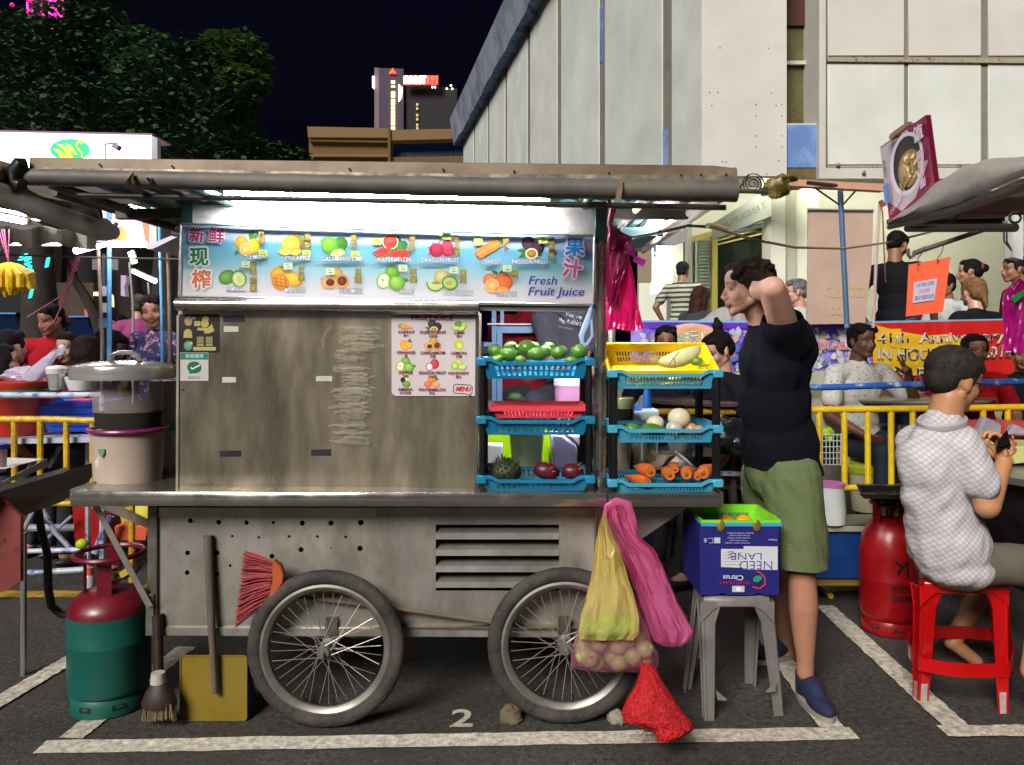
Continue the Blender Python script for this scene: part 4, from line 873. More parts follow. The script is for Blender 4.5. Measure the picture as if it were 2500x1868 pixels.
b_ = MB(); cslab(b_, [(356, 1452), (374, 1450), (376, 1553), (354, 1553)], .035, .008); obj('corner_clamp', b_, steelb, cart, bev=.002)
bx0, bx1 = CS(384, 1250, .08), CS(1450, 1250, .08); zb = CS(900, 1545).z
b_ = MB()
inn = M('dark_inside', '1c1a18', rough=.8)
y0, y1 = bx0.y, bx0.y+.72
b_.box(((bx0.x), (y0+y1)/2, (zc-.06+zb)/2), (.006, y1-y0, zc-.07-zb)); b_.box(((bx1.x), (y0+y1)/2, (zc-.06+zb)/2), (.006, y1-y0, zc-.07-zb)); b_.box(((bx0.x+bx1.x)/2, y1, (zc-.06+zb)/2), (bx1.x-bx0.x, .006, zc-.07-zb)); b_.box(((bx0.x+bx1.x)/2, (y0+y1)/2, zb), (bx1.x-bx0.x, y1-y0, .006))
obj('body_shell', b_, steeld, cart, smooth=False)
b_ = MB(); cslab(b_, [(1060, 1277), (1369, 1277), (1369, 1446), (1060, 1446)], .16, .004); obj('vent_back', b_, M('vent_brown', '4d423a', rough=.6, var=.2), cart)
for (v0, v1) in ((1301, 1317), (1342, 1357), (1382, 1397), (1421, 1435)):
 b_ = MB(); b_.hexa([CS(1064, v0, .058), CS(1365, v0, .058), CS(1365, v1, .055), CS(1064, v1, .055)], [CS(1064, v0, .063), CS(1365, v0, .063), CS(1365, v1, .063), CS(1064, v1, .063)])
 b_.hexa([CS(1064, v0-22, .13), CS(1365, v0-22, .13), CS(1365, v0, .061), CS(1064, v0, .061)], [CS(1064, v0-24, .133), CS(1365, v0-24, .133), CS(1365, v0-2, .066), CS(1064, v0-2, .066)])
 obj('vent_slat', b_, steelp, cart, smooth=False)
# left braces under the tray
b_ = MB(); b_.prism([CS(225, 1236, .0), CS(242, 1236, .0), CS(372, 1478, .02), CS(358, 1484, .02)], (0, .004, 0)); obj('brace', b_, steelp, cart)
b_ = MB(); b_.prism([CS(235, 1236, .25), CS(295, 1236, .25), CS(360, 1268, .25), CS(360, 1290, .25)], (0, .004, 0)); obj('brace', b_, steeld, cart)
b_ = MB(); b_.tube([CS(980, 1487, .03), CS(1205, 1519, .03)], PX(6, 3), 8); b_.tube([CS(640, 1445, .03), CS(980, 1487, .03)], PX(6, 3), 8); obj('tie_bar', b_, M('old_bar', '6a5a48', rough=.8, var=.3, vs=12), cart)
# ---- wheels
def wheel_meshes(R):
 t = MB(); ring = []
 n, m = 72, 12; rt = R*.098; rw = rt*.86
 rows = []
 for i in range(n):
  a = 2*PI*i/n; row = []
  for k in range(m):
   b = 2*PI*k/m; rr = R-rt+rt*math.cos(b); tr = (.0016 if (i % 2) and abs(math.sin(b)) < .75 and math.cos(b) > 0 else 0)
   row.append(V(((rr-tr)*math.cos(a), rw*math.sin(b), (rr-tr)*math.sin(a))))
  rows.append(row)
 rows.append(rows[0]); t.grid(rows, wrap=True)
 rim = MB(); rows = []; prof = [(R-2*rt+.006, -.018), (R-2*rt-.003, -.021), (R-2*rt-.014, -.015), (R-2*rt-.022, -.006), (R-2*rt-.022, .006), (R-2*rt-.014, .015), (R-2*rt-.003, .021), (R-2*rt+.006, .018)]
 for i in range(n+1):
  a = 2*PI*i/n; rows.append([V((r*math.cos(a), y, r*math.sin(a))) for r, y in prof])
 rim.grid(rows, wrap=True)
 hub = MB(); q = Matrix.Rotation(PI/2, 3, 'X')
 hub.lathe([(.001, .062), (.010, .062), (.011, .052), (.022, .052), (.026, .046), (.026, .038), (.013, .034), (.013, -.034), (.026, -.038), (.026, -.05), (.001, -.05)], (0, 0, 0), 20, q)
 hub.lathe([(.009, .078), (.009, .060)], (0, 0, 0), 6, q)
 sp_ = MB(); sp_.tube([V((0, 0, .022)), V((0, 0, R-2*rt-.018))], .0014, 5)
 return t, rim, hub, sp_
R_ = .310
tm, rm_, hm, sm = [mesh_of(nm, mb, m, (0, 0, 0)) for nm, mb, m in zip(('wheel', 'rim', 'hub', 'spoke'), wheel_meshes(R_), (rub, rimm, rimm, spk))]
# bends the side-on spokes into two crossing flanges
def wheel(u, rot):
 x = (u-1250)/F*3.03; o = bpy.data.objects.new('wheel', tm); COL.objects.link(o); o.parent = cart; o.location = V((x, 3.03+(u-796)*K, R_))-ORG[cart.name]; ORG[o.name] = V((0, 0, 0))
 for nm, me in (('rim', rm_), ('hub', hm)): link_mesh(nm, me, o, (0, 0, 0))
 for i in range(36):
  s_ = -1 if i % 2 else 1; a = 2*PI*i/36+rot; ty = s_*.040; tw = (.11 if (i//2) % 2 else -.11)
  q = bpy.data.objects.new('spoke', sm); COL.objects.link(q); q.parent = o; ORG[q.name] = V((0, 0, 0))
  p0 = V((.022*math.cos(a+tw*9), ty, .022*math.sin(a+tw*9))); p1 = V(((R_*.80-.022)*math.cos(a), 0, (R_*.80-.022)*math.sin(a))); dr = (p1-p0)
  q.location = p0-dr.normalized()*.022; q.rotation_euler = dr.to_track_quat('Z', 'Y').to_euler()
 v_ = MB(); v_.tube([V((.03, 0, -(R_*.80-.02))), V((.03, 0, -(R_*.80-.055)))], .003, 6); me = mesh_of('valve', v_, blackp, (0, 0, 0)); link_mesh('valve', me, o)
 return o
wheel(796, .05); wheel(1382, .11)
b_ = MB(); xx = (796-1250)/F*3.03; x2 = (1382-1250)/F*3.03
for x_ in (xx, x2): b_ = MB(); b_.tube([V((x_, 3.07, R_)), V((x_, 3.75, R_))], .012, 8); b_.box((x_, 3.125, R_+.03), (.05, .02, .12)); obj('axle', b_, pipe, cart)
for (x_, nm) in ((xx, 0), (x2, 1)):     # far-side wheels
 o = bpy.data.objects.new('wheel', tm); COL.objects.link(o); o.parent = cart; o.location = V((x_, 3.72, R_))-ORG[cart.name]; ORG[o.name] = V((0, 0, 0)); link_mesh('rim', rm_, o)
# ================================================================ BASKETS AND RACKS
bluet = M('blue_basket_plastic', '0d7398', rough=.38, var=.14, vs=8, dirt='0a4c66', dirt_amt=.3); bluel = M('light_blue_basket_plastic', '3a97b5', rough=.4, var=.12, vs=8, dirt='4f8290', dirt_amt=.3)
yellowt = M('yellow_basket_plastic', 'f0c808', rough=.35, var=.08, vs=8); redt = M('coral_tray_plastic', 'd8404c', rough=.32, var=.1); lime_t = M('lime_basket_plastic', '79c820', rough=.35, var=.1)
def basket(name, parent, C, w, dp, h, m, ncol=16, rows=2, taper=.035, rimw=.012, rot=None, th=.003, holes=True, label=None, cat=None, group=None, scoop=.016, bottom_slots=True):
 """open basket: C front-centre of the rim at its bottom height; w x dp rim, h tall"""
 C = V(C); mb = MB(); T = lambda p: (rot @ V(p) if rot is not None else V(p))+C
 tx, ty = taper, taper*.7
 top = [(-w/2, 0, h), (w/2, 0, h), (w/2, dp, h), (-w/2, dp, h)]; bot = [(-w/2+tx, ty, 0), (w/2-tx, ty, 0), (w/2-tx, dp-ty, 0), (-w/2+tx, dp-ty, 0)]
 def wall(i, j, L, cols, sc):
  A, B, C_, D = V(top[i]), V(top[j]), V(bot[j]), V(bot[i]); n_ = (B-A).cross(D-A).normalized()
  def f(a, b, z): return T(A*(1-a)*(1-b)+B*a*(1-b)+C_*a*b+D*(1-a)*b-n_*0+n_*z*(1))
  out = [(0, 0), (.10, 0), (.16, sc), (.84, sc), (.90, 0), (1, 0), (1, 1), (0, 1)] if sc > 0 else [(0, 0), (1, 0), (1, 1), (0, 1)]
  hs = []
  if holes:
   a0, a1 = .10, .90
   for c_ in range(cols):
    cx = a0+(a1-a0)*(c_+.5)/cols; wx = (a1-a0)/cols*.30
    for r_ in range(rows):
     lo, hi = .34, .90
     y0 = lo+(hi-lo)*r_/rows+.02; y1 = lo+(hi-lo)*(r_+1)/rows-.05
     hs.append([(cx-wx, y0), (cx+wx, y0), (cx+wx, y1), (cx-wx, y1)])
  plate(mb, out, hs, f, th)
 s_ = scoop/h if scoop else 0
 wall(0, 1, w, ncol, s_); wall(2, 3, w, ncol, s_); nc = max(4, int(ncol*dp/w)); wall(1, 2, dp, nc, 0); wall(3, 0, dp, nc, 0)
 # bottom grid
 A, B, C_, D = [V(p) for p in bot]
 hs = []
 if holes and bottom_slots:
  for i in range(ncol):
   for j in range(4):
    a0 = .05+.9*i/ncol+.01; a1 = .05+.9*(i+1)/ncol-.018; b0 = .06+.88*j/4+.01; b1 = .06+.88*(j+1)/4-.03; hs.append([(a0, b0), (a1, b0), (a1, b1), (a0, b1)])
 plate(mb, [(0, 0), (1, 0), (1, 1), (0, 1)], hs, lambda a, b, z: T(A*(1-a)*(1-b)+B*a*(1-b)+C_*a*b+D*(1-a)*b+V((0, 0, z))), th)
 # rim
 e = rimw
 pr = [(-w/2-e*.3, -e*.3), (w/2+e*.3, -e*.3), (w/2+e*.3, dp+e*.3), (-w/2-e*.3, dp+e*.3)]
 for i in range(4):
  a, b = V((*pr[i], h)), V((*pr[(i+1) % 4], h))
  if i in (0, 2) and scoop:
   L = b-a; pts = [a, a+L*.10, a+L*.17-V((0, 0, scoop)), a+L*.83-V((0, 0, scoop)), a+L*.90, b]
  else: pts = [a, b]
  for p, q in zip(pts[:-1], pts[1:]):
   up = V((0, 0, .004)); dn = V((0, 0, -rimw)); o_ = (V((0, 1, 0)) if i in (0, 2) else V((1, 0, 0)))*.004
   mb.hexa([T(p-o_+up), T(q-o_+up), T(q-o_+dn), T(p-o_+dn)], [T(p+o_+up), T(q+o_+up), T(q+o_+dn), T(p+o_+dn)])
 return obj(name, mb, m, parent, label=label, cat=cat, group=group, smooth=False)
def rack(name, label, u0, u1, tiers, dd, m, zt, dp, leg_r, ncol, rows=2):
 uc = (u0+u1)/2; d = cd(uc)+dd; w = PX(u1-u0, d); t = thing(name, label, 'basket rack', V(((uc-1250)/F*d, d, zc)))
 for (vt, vb) in tiers:
  c0 = S(uc, vb, d); h = PX(vb-vt, d); basket('tray', t, (c0.x, d, c0.z), w*.965, dp, h, m, ncol=ncol, rows=rows, taper=.028, rimw=.010)
  for sx in (-1, 1):
   for y in (0.008, dp-.02):
    b_ = MB(); z1 = c0.z+h; b_.box((c0.x+sx*(w/2-.012), d+y, z1-.013), (.040, .042, .03)); obj('socket', b_, m, t, bev=.003)
 zs = [S(uc, vb, d).z for vt, vb in tiers]; zts = [S(uc, vt, d).z for vt, vb in tiers]
 for sx in (-1, 1):
  for y in (.012, dp-.018):
   b_ = MB(); x = (uc-1250)/F*d+sx*(w/2-.016); b_.tube([V((x, d+y, zts[-1]-.02)), V((x, d+y, zts[0]-.02))], leg_r, 12)
   for k in range(6):
    a = 2*PI*k/6; b_.tube([V((x+leg_r*math.cos(a), d+y+leg_r*math.sin(a), zts[-1]-.02)), V((x+leg_r*math.cos(a), d+y+leg_r*math.sin(a), zts[0]-.02))], leg_r*.28, 4)
   obj('leg', b_, blackp, t)
 return t
r1 = rack('fruit_rack', 'three-tier deep blue basket rack with black legs in the cart opening', 1168, 1448, [(876, 925), (1018, 1063), (1163, 1201)], -.05, bluet, 0, .30, .010, 15)
r2 = rack('fruit_rack', 'three-tier light blue basket rack at the right end of the counter', 1488, 1760, [(905, 950), (1040, 1082), (1172, 1204)], -.06, bluel, 0, .31, .0135, 24)
# coral tray upside down on tier two of the left rack
dl = cd(1300)-.02; c0 = S(1315, 1022, dl); basket('coral_tray', None, (c0.x, dl, c0.z), PX(228, dl), .24, PX(28, dl), redt, ncol=20, rows=1, taper=.02, rimw=.016, scoop=0, label='coral pink tray lying in the middle tier of the deep blue rack', cat='tray')
# yellow basket tilted toward the street
dy_ = cd(1620)-.05; c0 = S(1620, 952, dy_)
basket('yellow_basket', None, (c0.x, dy_+.035, c0.z), PX(262, dy_), .25, .085, yellowt, ncol=26, rows=2, taper=.03, rimw=.014, rot=rotm('X', .42) @ rotm('Z', .0), scoop=0, label='bright yellow slotted basket tilted forward on top of the light blue rack', cat='basket')
# green mangoes
mang = M('green_mango_skin', '42701a', rough=.36, var=.25, vs=14, col2='628f2c', thr=(.42, .7), dirt='3c6416', dirt_amt=.4, ds=9)
def fn_m(p): return 1+.06*p.x-.05*abs(p.z)
mg = [(1209, 857, 20, 17, 3.14, 'far left of the top tray, dark stalk scar facing out'), (1241, 865, 25, 19, 3.10, 'broad low one, second from the left in front'), (1244, 846, 17, 12, 3.24, 'at the back left peeping between two others'), (1260, 850, 12, 9, 3.26, 'small sliver at the back beside the tallest'),
      (1284, 850, 22, 21, 3.15, 'tallest one of the heap'), (1311, 864, 25, 19, 3.09, 'with a brown speck, front middle'), (1300, 846, 17, 12, 3.26, 'hidden behind the tallest'), (1330, 858, 17, 17, 3.2, 'behind the front middle one'), (1339, 846, 14, 11, 3.27, 'back right, half hidden'), (1364, 861, 22, 18, 3.12, 'with a pale glossy shoulder, right of the middle'), (1413, 859, 22, 20, 3.12, 'alone at the far right of the tray'),
      (1213, 878, 18, 12, 3.08, 'lying low against the tray rim at the left'), (1271, 879, 15, 11, 3.07, 'lying low behind the tray wall in the middle'), (1395, 880, 18, 10, 3.09, 'lying low behind the tray wall at the right')]
for i, (u, v, a, b, d, lb) in enumerate(mg):
 m_ = MB(); R3 = rotm('Y', RND.uniform(-.5, .5)); p = S(u, v, d); rx, rz = PX(a, d), PX(b, d)
 m_.ell(p, (rx, (rx+rz)/2, rz), R3, 18, 12, fn=fn_m); t_ = obj('green_mango', m_, mang, None, label='green mango '+lb, cat='mango', group='green mangoes in the top tray', org=p-V((0, 0, rz)))
 e = R3 @ V((0, 0, rz*.94)); m2 = MB(); m2.ell(p+e, PX(2.4, d), nu=8, nv=5); obj('stalk_scar', m2, M('stalk_brown', '3c3418', rough=.8), t_)
# bottom tray: spiky green fruit and dragon fruits
sp_m = M('soursop_scales', '262e12', rough=.6, var=.4, vs=14, col2='3c2e1a', thr=(.5, .66))
m_ = MB(); c0 = S(1234, 1152, 3.14); R0 = PX(38, 3.14); m_.ell(c0, (R0, R0*.9, R0*.75), nu=20, nv=12)
t_ = obj('spiky_fruit', m_, sp_m, None, label='scaly brown-green fruit with leafy tips in the bottom tray of the deep blue rack', cat='fruit')
m_ = MB(); n = 120
for i in range(n):
 z = 1-2*(i+.5)/n; r = math.sqrt(1-z*z); a = i*2.39996; nn = V((r*math.cos(a), r*math.sin(a), z)); p = c0+V((nn.x*R0, nn.y*R0*.9, nn.z*R0*.75))*.96
 up = (V((0, 0, .7))-nn*.2+V((RND.uniform(-.4, .4), RND.uniform(-.4, .4), RND.uniform(-.3, .3)))).normalized(); sd = nn.cross(up).normalized(); L_l = R0*RND.uniform(.28, .42)
 tip = p+nn*L_l*.65+up*L_l*.6; m_.add([p-sd*L_l*.35, p+sd*L_l*.35, tip, p+nn*L_l*.25], [(0, 3, 2), (3, 1, 2), (0, 1, 3)])
obj('leafy_scales', m_, M('scale_green', '303c1c', rough=.6, var=.4, vs=20, col2='4a3626', thr=(.5, .62)), t_, smooth=False)
drg = M('dragon_fruit_skin', '480a1c', rough=.45, var=.4, vs=14, col2='74202e', thr=(.5, .7))
for (u, v, a, b, lb) in ((1334, 1150, 32, 21, 'dark red dragon fruit in the bottom tray, the larger one beside the spiky fruit'), (1398, 1152, 28, 20, 'dark red dragon fruit in the bottom tray nearest the steel post')):
 m_ = MB(); p = S(u, v, 3.13); m_.ell(p, (PX(a, 3.13), PX(b, 3.13), PX(b, 3.13)), rotm('Y', .15), 20, 12, fn=lambda q: 1+.03*math.sin(9*math.atan2(q.y, q.z)))
 t_ = obj('dragon_fruit', m_, drg, None, label=lb, cat='dragon fruit', group='dragon fruits in the bottom tray'); m_ = MB()
 for i in range(9):
  an = RND.uniform(0, 2*PI); x = RND.uniform(-.7, .9); nn = V((x*.3, -abs(math.cos(an))*.8, math.sin(an))).normalized(); q = p+V((x*PX(a, 3.13)*.8, nn.y*PX(b, 3.13)*.72, nn.z*PX(b, 3.13)*.75)); sd = V((0, nn.z, -nn.y)); tip = q+nn*.012+V((.022, 0, .004)); m_.add([q+sd*.008, q-sd*.008, tip, q+nn*.006], [(0, 3, 2), (3, 1, 2), (0, 1, 3)])
 obj('scales', m_, M('dragon_scale', '8c3c34', rough=.5, var=.3), t_, smooth=False)
# melon wedge, lime in the yellow basket
ml = M('melon_rind', 'd9dba0', rough=.4, var=.1, vs=10); mf = M('melon_flesh', 'f0ead0', rough=.4, var=.06)
p = S(1658, 866, 3.16); Rm = rotm('Y', -.32) @ rotm('X', -.5)
m_ = MB(); rows = []
for i in range(15):
 t = PI*i/14; row = []
 for k in range(9):
  w = PI*k/8; q = V((-math.cos(t)*.092, -math.sin(t)*math.sin(w)*.040*1.1, -math.sin(t)*math.cos(w)*.0)) ; q = V((-math.cos(t)*.092, math.sin(t)*math.cos(w)*.045, -math.sin(t)*math.sin(w)*.052)); row.append(p+Rm @ q)
 rows.append(row)
m_.grid(rows); mo = obj('melon_wedge', m_, ml, None, label='pale honeydew melon wedge lying in the yellow basket', cat='melon')
m_ = MB(); vs = [p+Rm @ V((-math.cos(PI*i/14)*.092, math.sin(PI*i/14)*.045, 0)) for i in range(15)]+[p+Rm @ V((-math.cos(PI*i/14)*.092, -math.sin(PI*i/14)*.045, 0)) for i in range(13, 0, -1)]
m_.add(vs, [tuple(range(len(vs)))]); obj('flesh', m_, mf, mo, smooth=False)
m_ = MB();
for i in range(26): m_.ell(p+Rm @ V((RND.uniform(-.06, .05), RND.uniform(-.012, .012), .003)), (.006, .004, .003), nu=6, nv=4)
obj('seeds', m_, M('melon_seeds', 'c8a878', rough=.5), mo)
m_ = MB(); m_.tube([S(1632, 893, 3.03), S(1646, 872, 3.02), S(1658, 860, 3.03)], .0016, 5); m_.tube([S(1646, 875, 3.02), S(1649, 893, 3.03)], .0016, 5); obj('stalk', m_, M('dry_stalk', '3c2c18'), mo)
limek = M('lime_skin', '6a9430', rough=.35, var=.2, vs=12)
m_ = MB(); m_.ell(S(1701, 882, 3.14), (.026, .022, .019)); obj('lime', m_, limek, None, label='small green lime beside the melon wedge in the yellow basket', cat='lime')
m_ = MB(); m_.tube([S(1705, 893, 3.06), S(1732, 891, 3.06)], [.006, .003], 6); obj('green_pod', m_, limek, None, label='slim green pod lying at the right end of the yellow basket', cat='vegetable')
for (u, lb) in ((1548, 'left'), (1600, 'middle'), (1680, 'right')):
 m_ = MB(); m_.ell(S(u, 922, 3.18), (.05, .05, .028), nu=16); obj('yellow_mango', m_, M('yellow_green_skin', '9a9a34', rough=.4, var=.3, vs=12), None, label='yellow-green fruit seen through the slats of the top light blue tray, %s one' % lb, cat='mango')
# carrots / onions in right trays
car = M('carrot_orange', 'd0641e', rough=.45, var=.25, vs=20, dirt='8a4418', dirt_amt=.4, ds=12)
for (u, v, r, dx, lb) in ((1588, 1152, 18, -.03, 'leftmost, round end'), (1635, 1160, 17, .01, 'second from the left, end facing out'), (1676, 1158, 17, .05, 'third, end facing out'), (1703, 1163, 12, .06, 'slim one leaning right'), (1717, 1155, 19, .10, 'rightmost and largest'), (1648, 1146, 12, .02, 'small one behind the second'), (1580, 1178, 15, -.06, 'lying low at the left')):
 m_ = MB(); p = S(u, v, 3.10); r_ = PX(r, 3.1); m_.tube([p, p+V((dx*.1, .02, .0)), p+V((dx*.6, .10, -.004)), p+V((dx, .17, -.006))], [r_*.75, r_, r_*.8, r_*.3], 14)
 t_ = obj('carrot', m_, car, None, label='orange carrot in the bottom light blue tray, '+lb, cat='carrot', group='carrots in the bottom tray'); m_ = MB(); m_.ell(p-V((0, .002, 0)), (r_*.3, .004, r_*.3), nu=8); obj('crown_end', m_, M('carrot_end', '6a5a24', rough=.8), t_)
tur = M('pale_turnip_skin', 'd3c9a8', rough=.5, var=.2, vs=12, dirt='a88860', dirt_amt=.4); onn = M('onion_skin', 'c0885c', rough=.4, var=.2, vs=12)
for (u, v, r, m, d, nm, lb) in ((1658, 1022, 28, tur, 3.16, 'turnip', 'large pale round turnip on top of the middle light blue tray'), (1600, 1034, 22, tur, 3.2, 'turnip', 'pale turnip in the middle tray left of the large one'), (1646, 1046, 21, M('wrapped_white', 'b4b0a4', rough=.3), 3.12, 'turnip', 'grey-white wrapped turnip in front of the large one'),
        (1688, 1048, 16, onn, 3.15, 'onion', 'pale brown onion right of the wrapped turnip'), (1706, 1052, 15, onn, 3.1, 'onion', 'pinkish onion near the right leg in the middle tray'), (1592, 1052, 30, mang, 3.12, 'avocado', 'dark green avocado lying low in the middle tray'), (1543, 1046, 19, mang, 3.16, 'avocado', 'green fruit at the left end of the middle light blue tray'), (1664, 1064, 17, onn, 3.1, 'onion', 'onion showing through the slats of the middle tray')):
 m_ = MB(); r_ = PX(r, d); m_.ell(S(u, v, d), (r_, r_*.9, r_*(.62 if nm == 'avocado' else .92)), rotm('Y', .1), 18, 12); obj(nm, m_, m, None, label=lb, cat=nm, group='root vegetables in the middle tray' if nm != 'avocado' else None)
# ================================================================ THINGS ROUND THE CART
def topof(u, v, d): return S(u, v, d)
def lathe_px(mb, u, d, prof, n=28, squash=1.0, dz=0):
 """profile given as (radius px, row v) at distance d"""
 x = (u-1250)/F*d; return mb.lathe([(PX(r, d), S(u, v, d).z) for r, v in prof], (x, d, 0), n, squash=squash)
clear = M('cloudy_clear_plastic', 'b9ad9c', rough=.25, var=.08, alpha=.34); milky = M('milky_plastic', 'b8a596', rough=.35, var=.10, vs=4, dirt='a88a80', dirt_amt=.4, ds=4)
pearl = M('black_pearls', '120e0c', rough=.95, var=.5, vs=60, spec=.08); mag = M('magenta_rim', '7c1f58', rough=.35, var=.1)
d = 3.22
t = thing('steel_lidded_tub', 'clear tub of black pearls under a wide steel lid, in a milky magenta-rimmed tub', 'tub', S(313, 1197, d))
b_ = MB(); lathe_px(b_, 313, d, [(60, 1195), (76, 1193), (79, 1150), (84, 1055), (86, 1050)][::1], 32, .9); obj('lower_tub', b_, milky, t)
b_ = MB(); x = (313-1250)/F*d; b_.tube([V((x+PX(88, d)*math.cos(a), d+PX(82, d)*math.sin(a), S(0, 1047, d).z)) for a in [2*PI*i/32 for i in range(32)]], PX(5.5, d), 8, closed=True); obj('rim', b_, mag, t)
b_ = MB(); b_.lathe([(PX(r, d), S(0, v, d).z) for r, v in ((79, 1003), (81, 930))], ((313-1250)/F*d, d, 0), 32, squash=.9, caps=False); obj('upper_tub', b_, clear, t)
b_ = MB(); b_.lathe([(PX(r, d), S(0, v, d).z) for r, v in ((76, 1044), (79, 1003.5))], ((313-1250)/F*d, d, 0), 32, squash=.9, caps=False); obj('tub_wall', b_, M('thin_clear_plastic', 'a89c90', rough=.15, alpha=.06), t)
b_ = MB(); lathe_px(b_, 313, d, [(73, 1042), (77, 1006), (76, 1004)], 32, .88); obj('black_pearls', b_, pearl, t)
b_ = MB(); lathe_px(b_, 305, d, [(121, 924), (122, 918), (122, 898), (120, 893), (108, 889), (70, 883), (30, 880), (1, 880)], 48, .95); lid = obj('lid', b_, M('mirror_steel', 'd0ccc6', rough=.16, metal=.7, var=.05), t)
b_ = MB(); q = [S(270, 882, d-.05), S(275, 866, d-.05), S(287, 861, d-.05), S(325, 861, d-.05), S(336, 866, d-.05), S(341, 882, d-.05)]; b_.tube(q, PX(5, d), 8, flat=2.2); obj('handle', b_, M('mirror_steel'), lid)
b_ = MB(); b_.prism([S(239, 1097, d-.127), S(255, 1096, d-.13), S(255, 1106, d-.13), S(248, 1117, d-.13), S(240, 1106, d-.127)], (0, .002, 0)); obj('green_mark', b_, M('green_ink', '5c8a64', rough=.6), t)
t = thing('white_tub', 'tall white tub with a teal rim half hidden behind the steel cabinet', 'tub', S(420, 1190, 3.5)); b_ = MB(); lathe_px(b_, 425, 3.5, [(50, 1185), (60, 1045), (61, 1040)], 24); obj('lower_body', b_, M('pale_blue_plastic', 'b9c6c6', rough=.4, var=.05), t)
b_ = MB(); lathe_px(b_, 425, 3.5, [(62, 1045), (62, 1034)], 24); obj('rim', b_, M('teal_rim', '1f8f88', rough=.4), t); b_ = MB(); lathe_px(b_, 425, 3.5, [(50, 1034), (58, 945), (56, 928), (40, 924)], 24); obj('upper_body', b_, M('white_plastic', 'c8c6c2', rough=.45, var=.05), t)
b_ = MB(); lathe_px(b_, 412, 3.45, [(44, 1192), (44, 1140)], 20); obj('dark_pot', b_, M('dark_pot', '2c3030', rough=.4), None, label='low dark pot on the tray between the milky tub and the cabinet', cat='pot')
# ---- gas cylinders
gred = M('gas_red', '6c1020', rough=.35, var=.25, vs=7, dirt='3c1014', dirt_amt=.5, ds=5, bump=.05); gteal = M('gas_teal', '0f584c', rough=.42, var=.25, vs=5, dirt='0e3a30', dirt_amt=.6, ds=5, bump=.1, bs=12)
def cylinder(name, label, u, d, vb, vs_, vt, R, low, up, ring_v, ring_r):
 x = (u-1250)/F*d; t = thing(name, label, 'gas cylinder', V((x, d, 0)))
 H_ = S(0, vs_, d).z; HT = S(0, vt, d).z
 pr = [(R*.80, .0), (R*.94, .006), (R*.97, .05), (R*.9, .075)]; b_ = MB(); b_.lathe(pr, (x, d, 0), 40); obj('foot_ring', b_, low, t)
 pr = [(R*.86, .07), (R*.97, .085), (R, .11), (R, (H_+.1)*.55), (R*1.012, (H_+.1)*.55+.006), (R*1.012, (H_+.1)*.55+.012), (R, (H_+.1)*.55+.018), (R*1.0, H_)]
 b_ = MB(); b_.lathe(pr, (x, d, 0), 40, caps=False); obj('lower_shell', b_, low, t)
 pr = [(R*1.0, H_), (R*.99, H_+.02), (R*.92, H_+(HT-H_)*.45), (R*.72, H_+(HT-H_)*.8), (R*.4, HT), (.001, HT+.01)]; b_ = MB(); b_.lathe(pr, (x, d, 0), 40, caps=False); obj('shoulder', b_, up, t)
 zr = S(0, ring_v, d).z
 for a0 in (200, 285, 20, 110):
  b_ = MB(); a = math.radians(a0); rr = R*.62
  b_.hexa(*[[V((x+(rr+o)*math.cos(a+k)*(1 if True else 1), d+(rr+o)*math.sin(a+k), z)) for k, z in ((-.28, HT-.05), (.28, HT-.05), (.28, zr), (-.28, zr))] for o in (0, -.006)]); obj('collar_strut', b_, up, t)
 b_ = MB(); b_.tube([V((x+ring_r*math.cos(2*PI*i/32), d+ring_r*math.sin(2*PI*i/32), zr)) for i in range(32)], .011, 8, closed=True); obj('collar_ring', b_, up, t)
 b_ = MB(); b_.lathe([(.02, HT), (.02, HT+.05), (.03, HT+.055), (.03, HT+.08), (.012, HT+.085)], (x, d, 0), 12); b_.box((x+.04, d-.02, HT+.05), (.07, .03, .03)); obj('valve', b_, M('brass_valve', '8a7434', rough=.4, metal=.6), t)
 for a0 in (215, 262, 310):
  b_ = MB(); a = math.radians(a0); rr = R*.975
  b_.hexa(*[[V((x+(rr+o)*math.cos(a+k), d+(rr+o)*math.sin(a+k), z)) for k, z in ((-.16, .035), (.16, .035), (.16, .055), (-.16, .055))] for o in (0, -.01)]); obj('foot_slot', b_, dark, t)
 return t
t = cylinder('gas_cylinder', 'gas cylinder with red shoulder and teal body standing at the left end of the cart', 268, 3.22, 1760, 1487, 1432, .158, gteal, gred, 1350, .132)
b_ = MB(); b_.prism([S(290, 1400, 3.1), S(322, 1375, 3.1), S(322, 1398, 3.1), S(296, 1412, 3.1)], (0, .004, 0)); obj('yellow_tag', b_, M('yellow_tag', 'a89020', rough=.6), t)
b_ = MB(); b_.tube([S(290, 1412, 3.14), S(330, 1400, 3.12), S(350, 1374, 3.1), S(352, 1372, 3.3)], .008, 8); obj('hose', b_, M('black_hose', '141414', rough=.5), t)
# the second, all red
gred2 = M('gas_bright_red', '8c0a10', rough=.3, var=.15, vs=7, dirt='4a0a0c', dirt_amt=.4, ds=6)
t = cylinder('gas_cylinder', 'all red gas cylinder with black lettering behind the seated man in the patterned shirt', 2172, 4.05, 0, 1350, 1262, .148, gred2, gred2, 1228, .09)
x = (2172-1250)/F*4.05
def cyl_print(a, b, z):
 an = (a-2190)/118.; R = .149+z; return V((x+R*math.sin(an), 4.05-R*math.cos(an), S(0, b, 4.05).z))
P = Print(cyl_print, .0004); P.text('PETRONAS', 2188, 1420, 20, '1a0506', .03, width=92); P.text('GEMILANG', 2188, 1440, 20, '1a0506', .03, width=88); P.line([(2160, 1352), (2183, 1366), (2166, 1382)], 7, '1a0506'); P.line([(2166, 1378), (2205, 1352), (2205, 1390)], 7, '1a0506')
obj('lettering', P, PRINT, t, smooth=False)
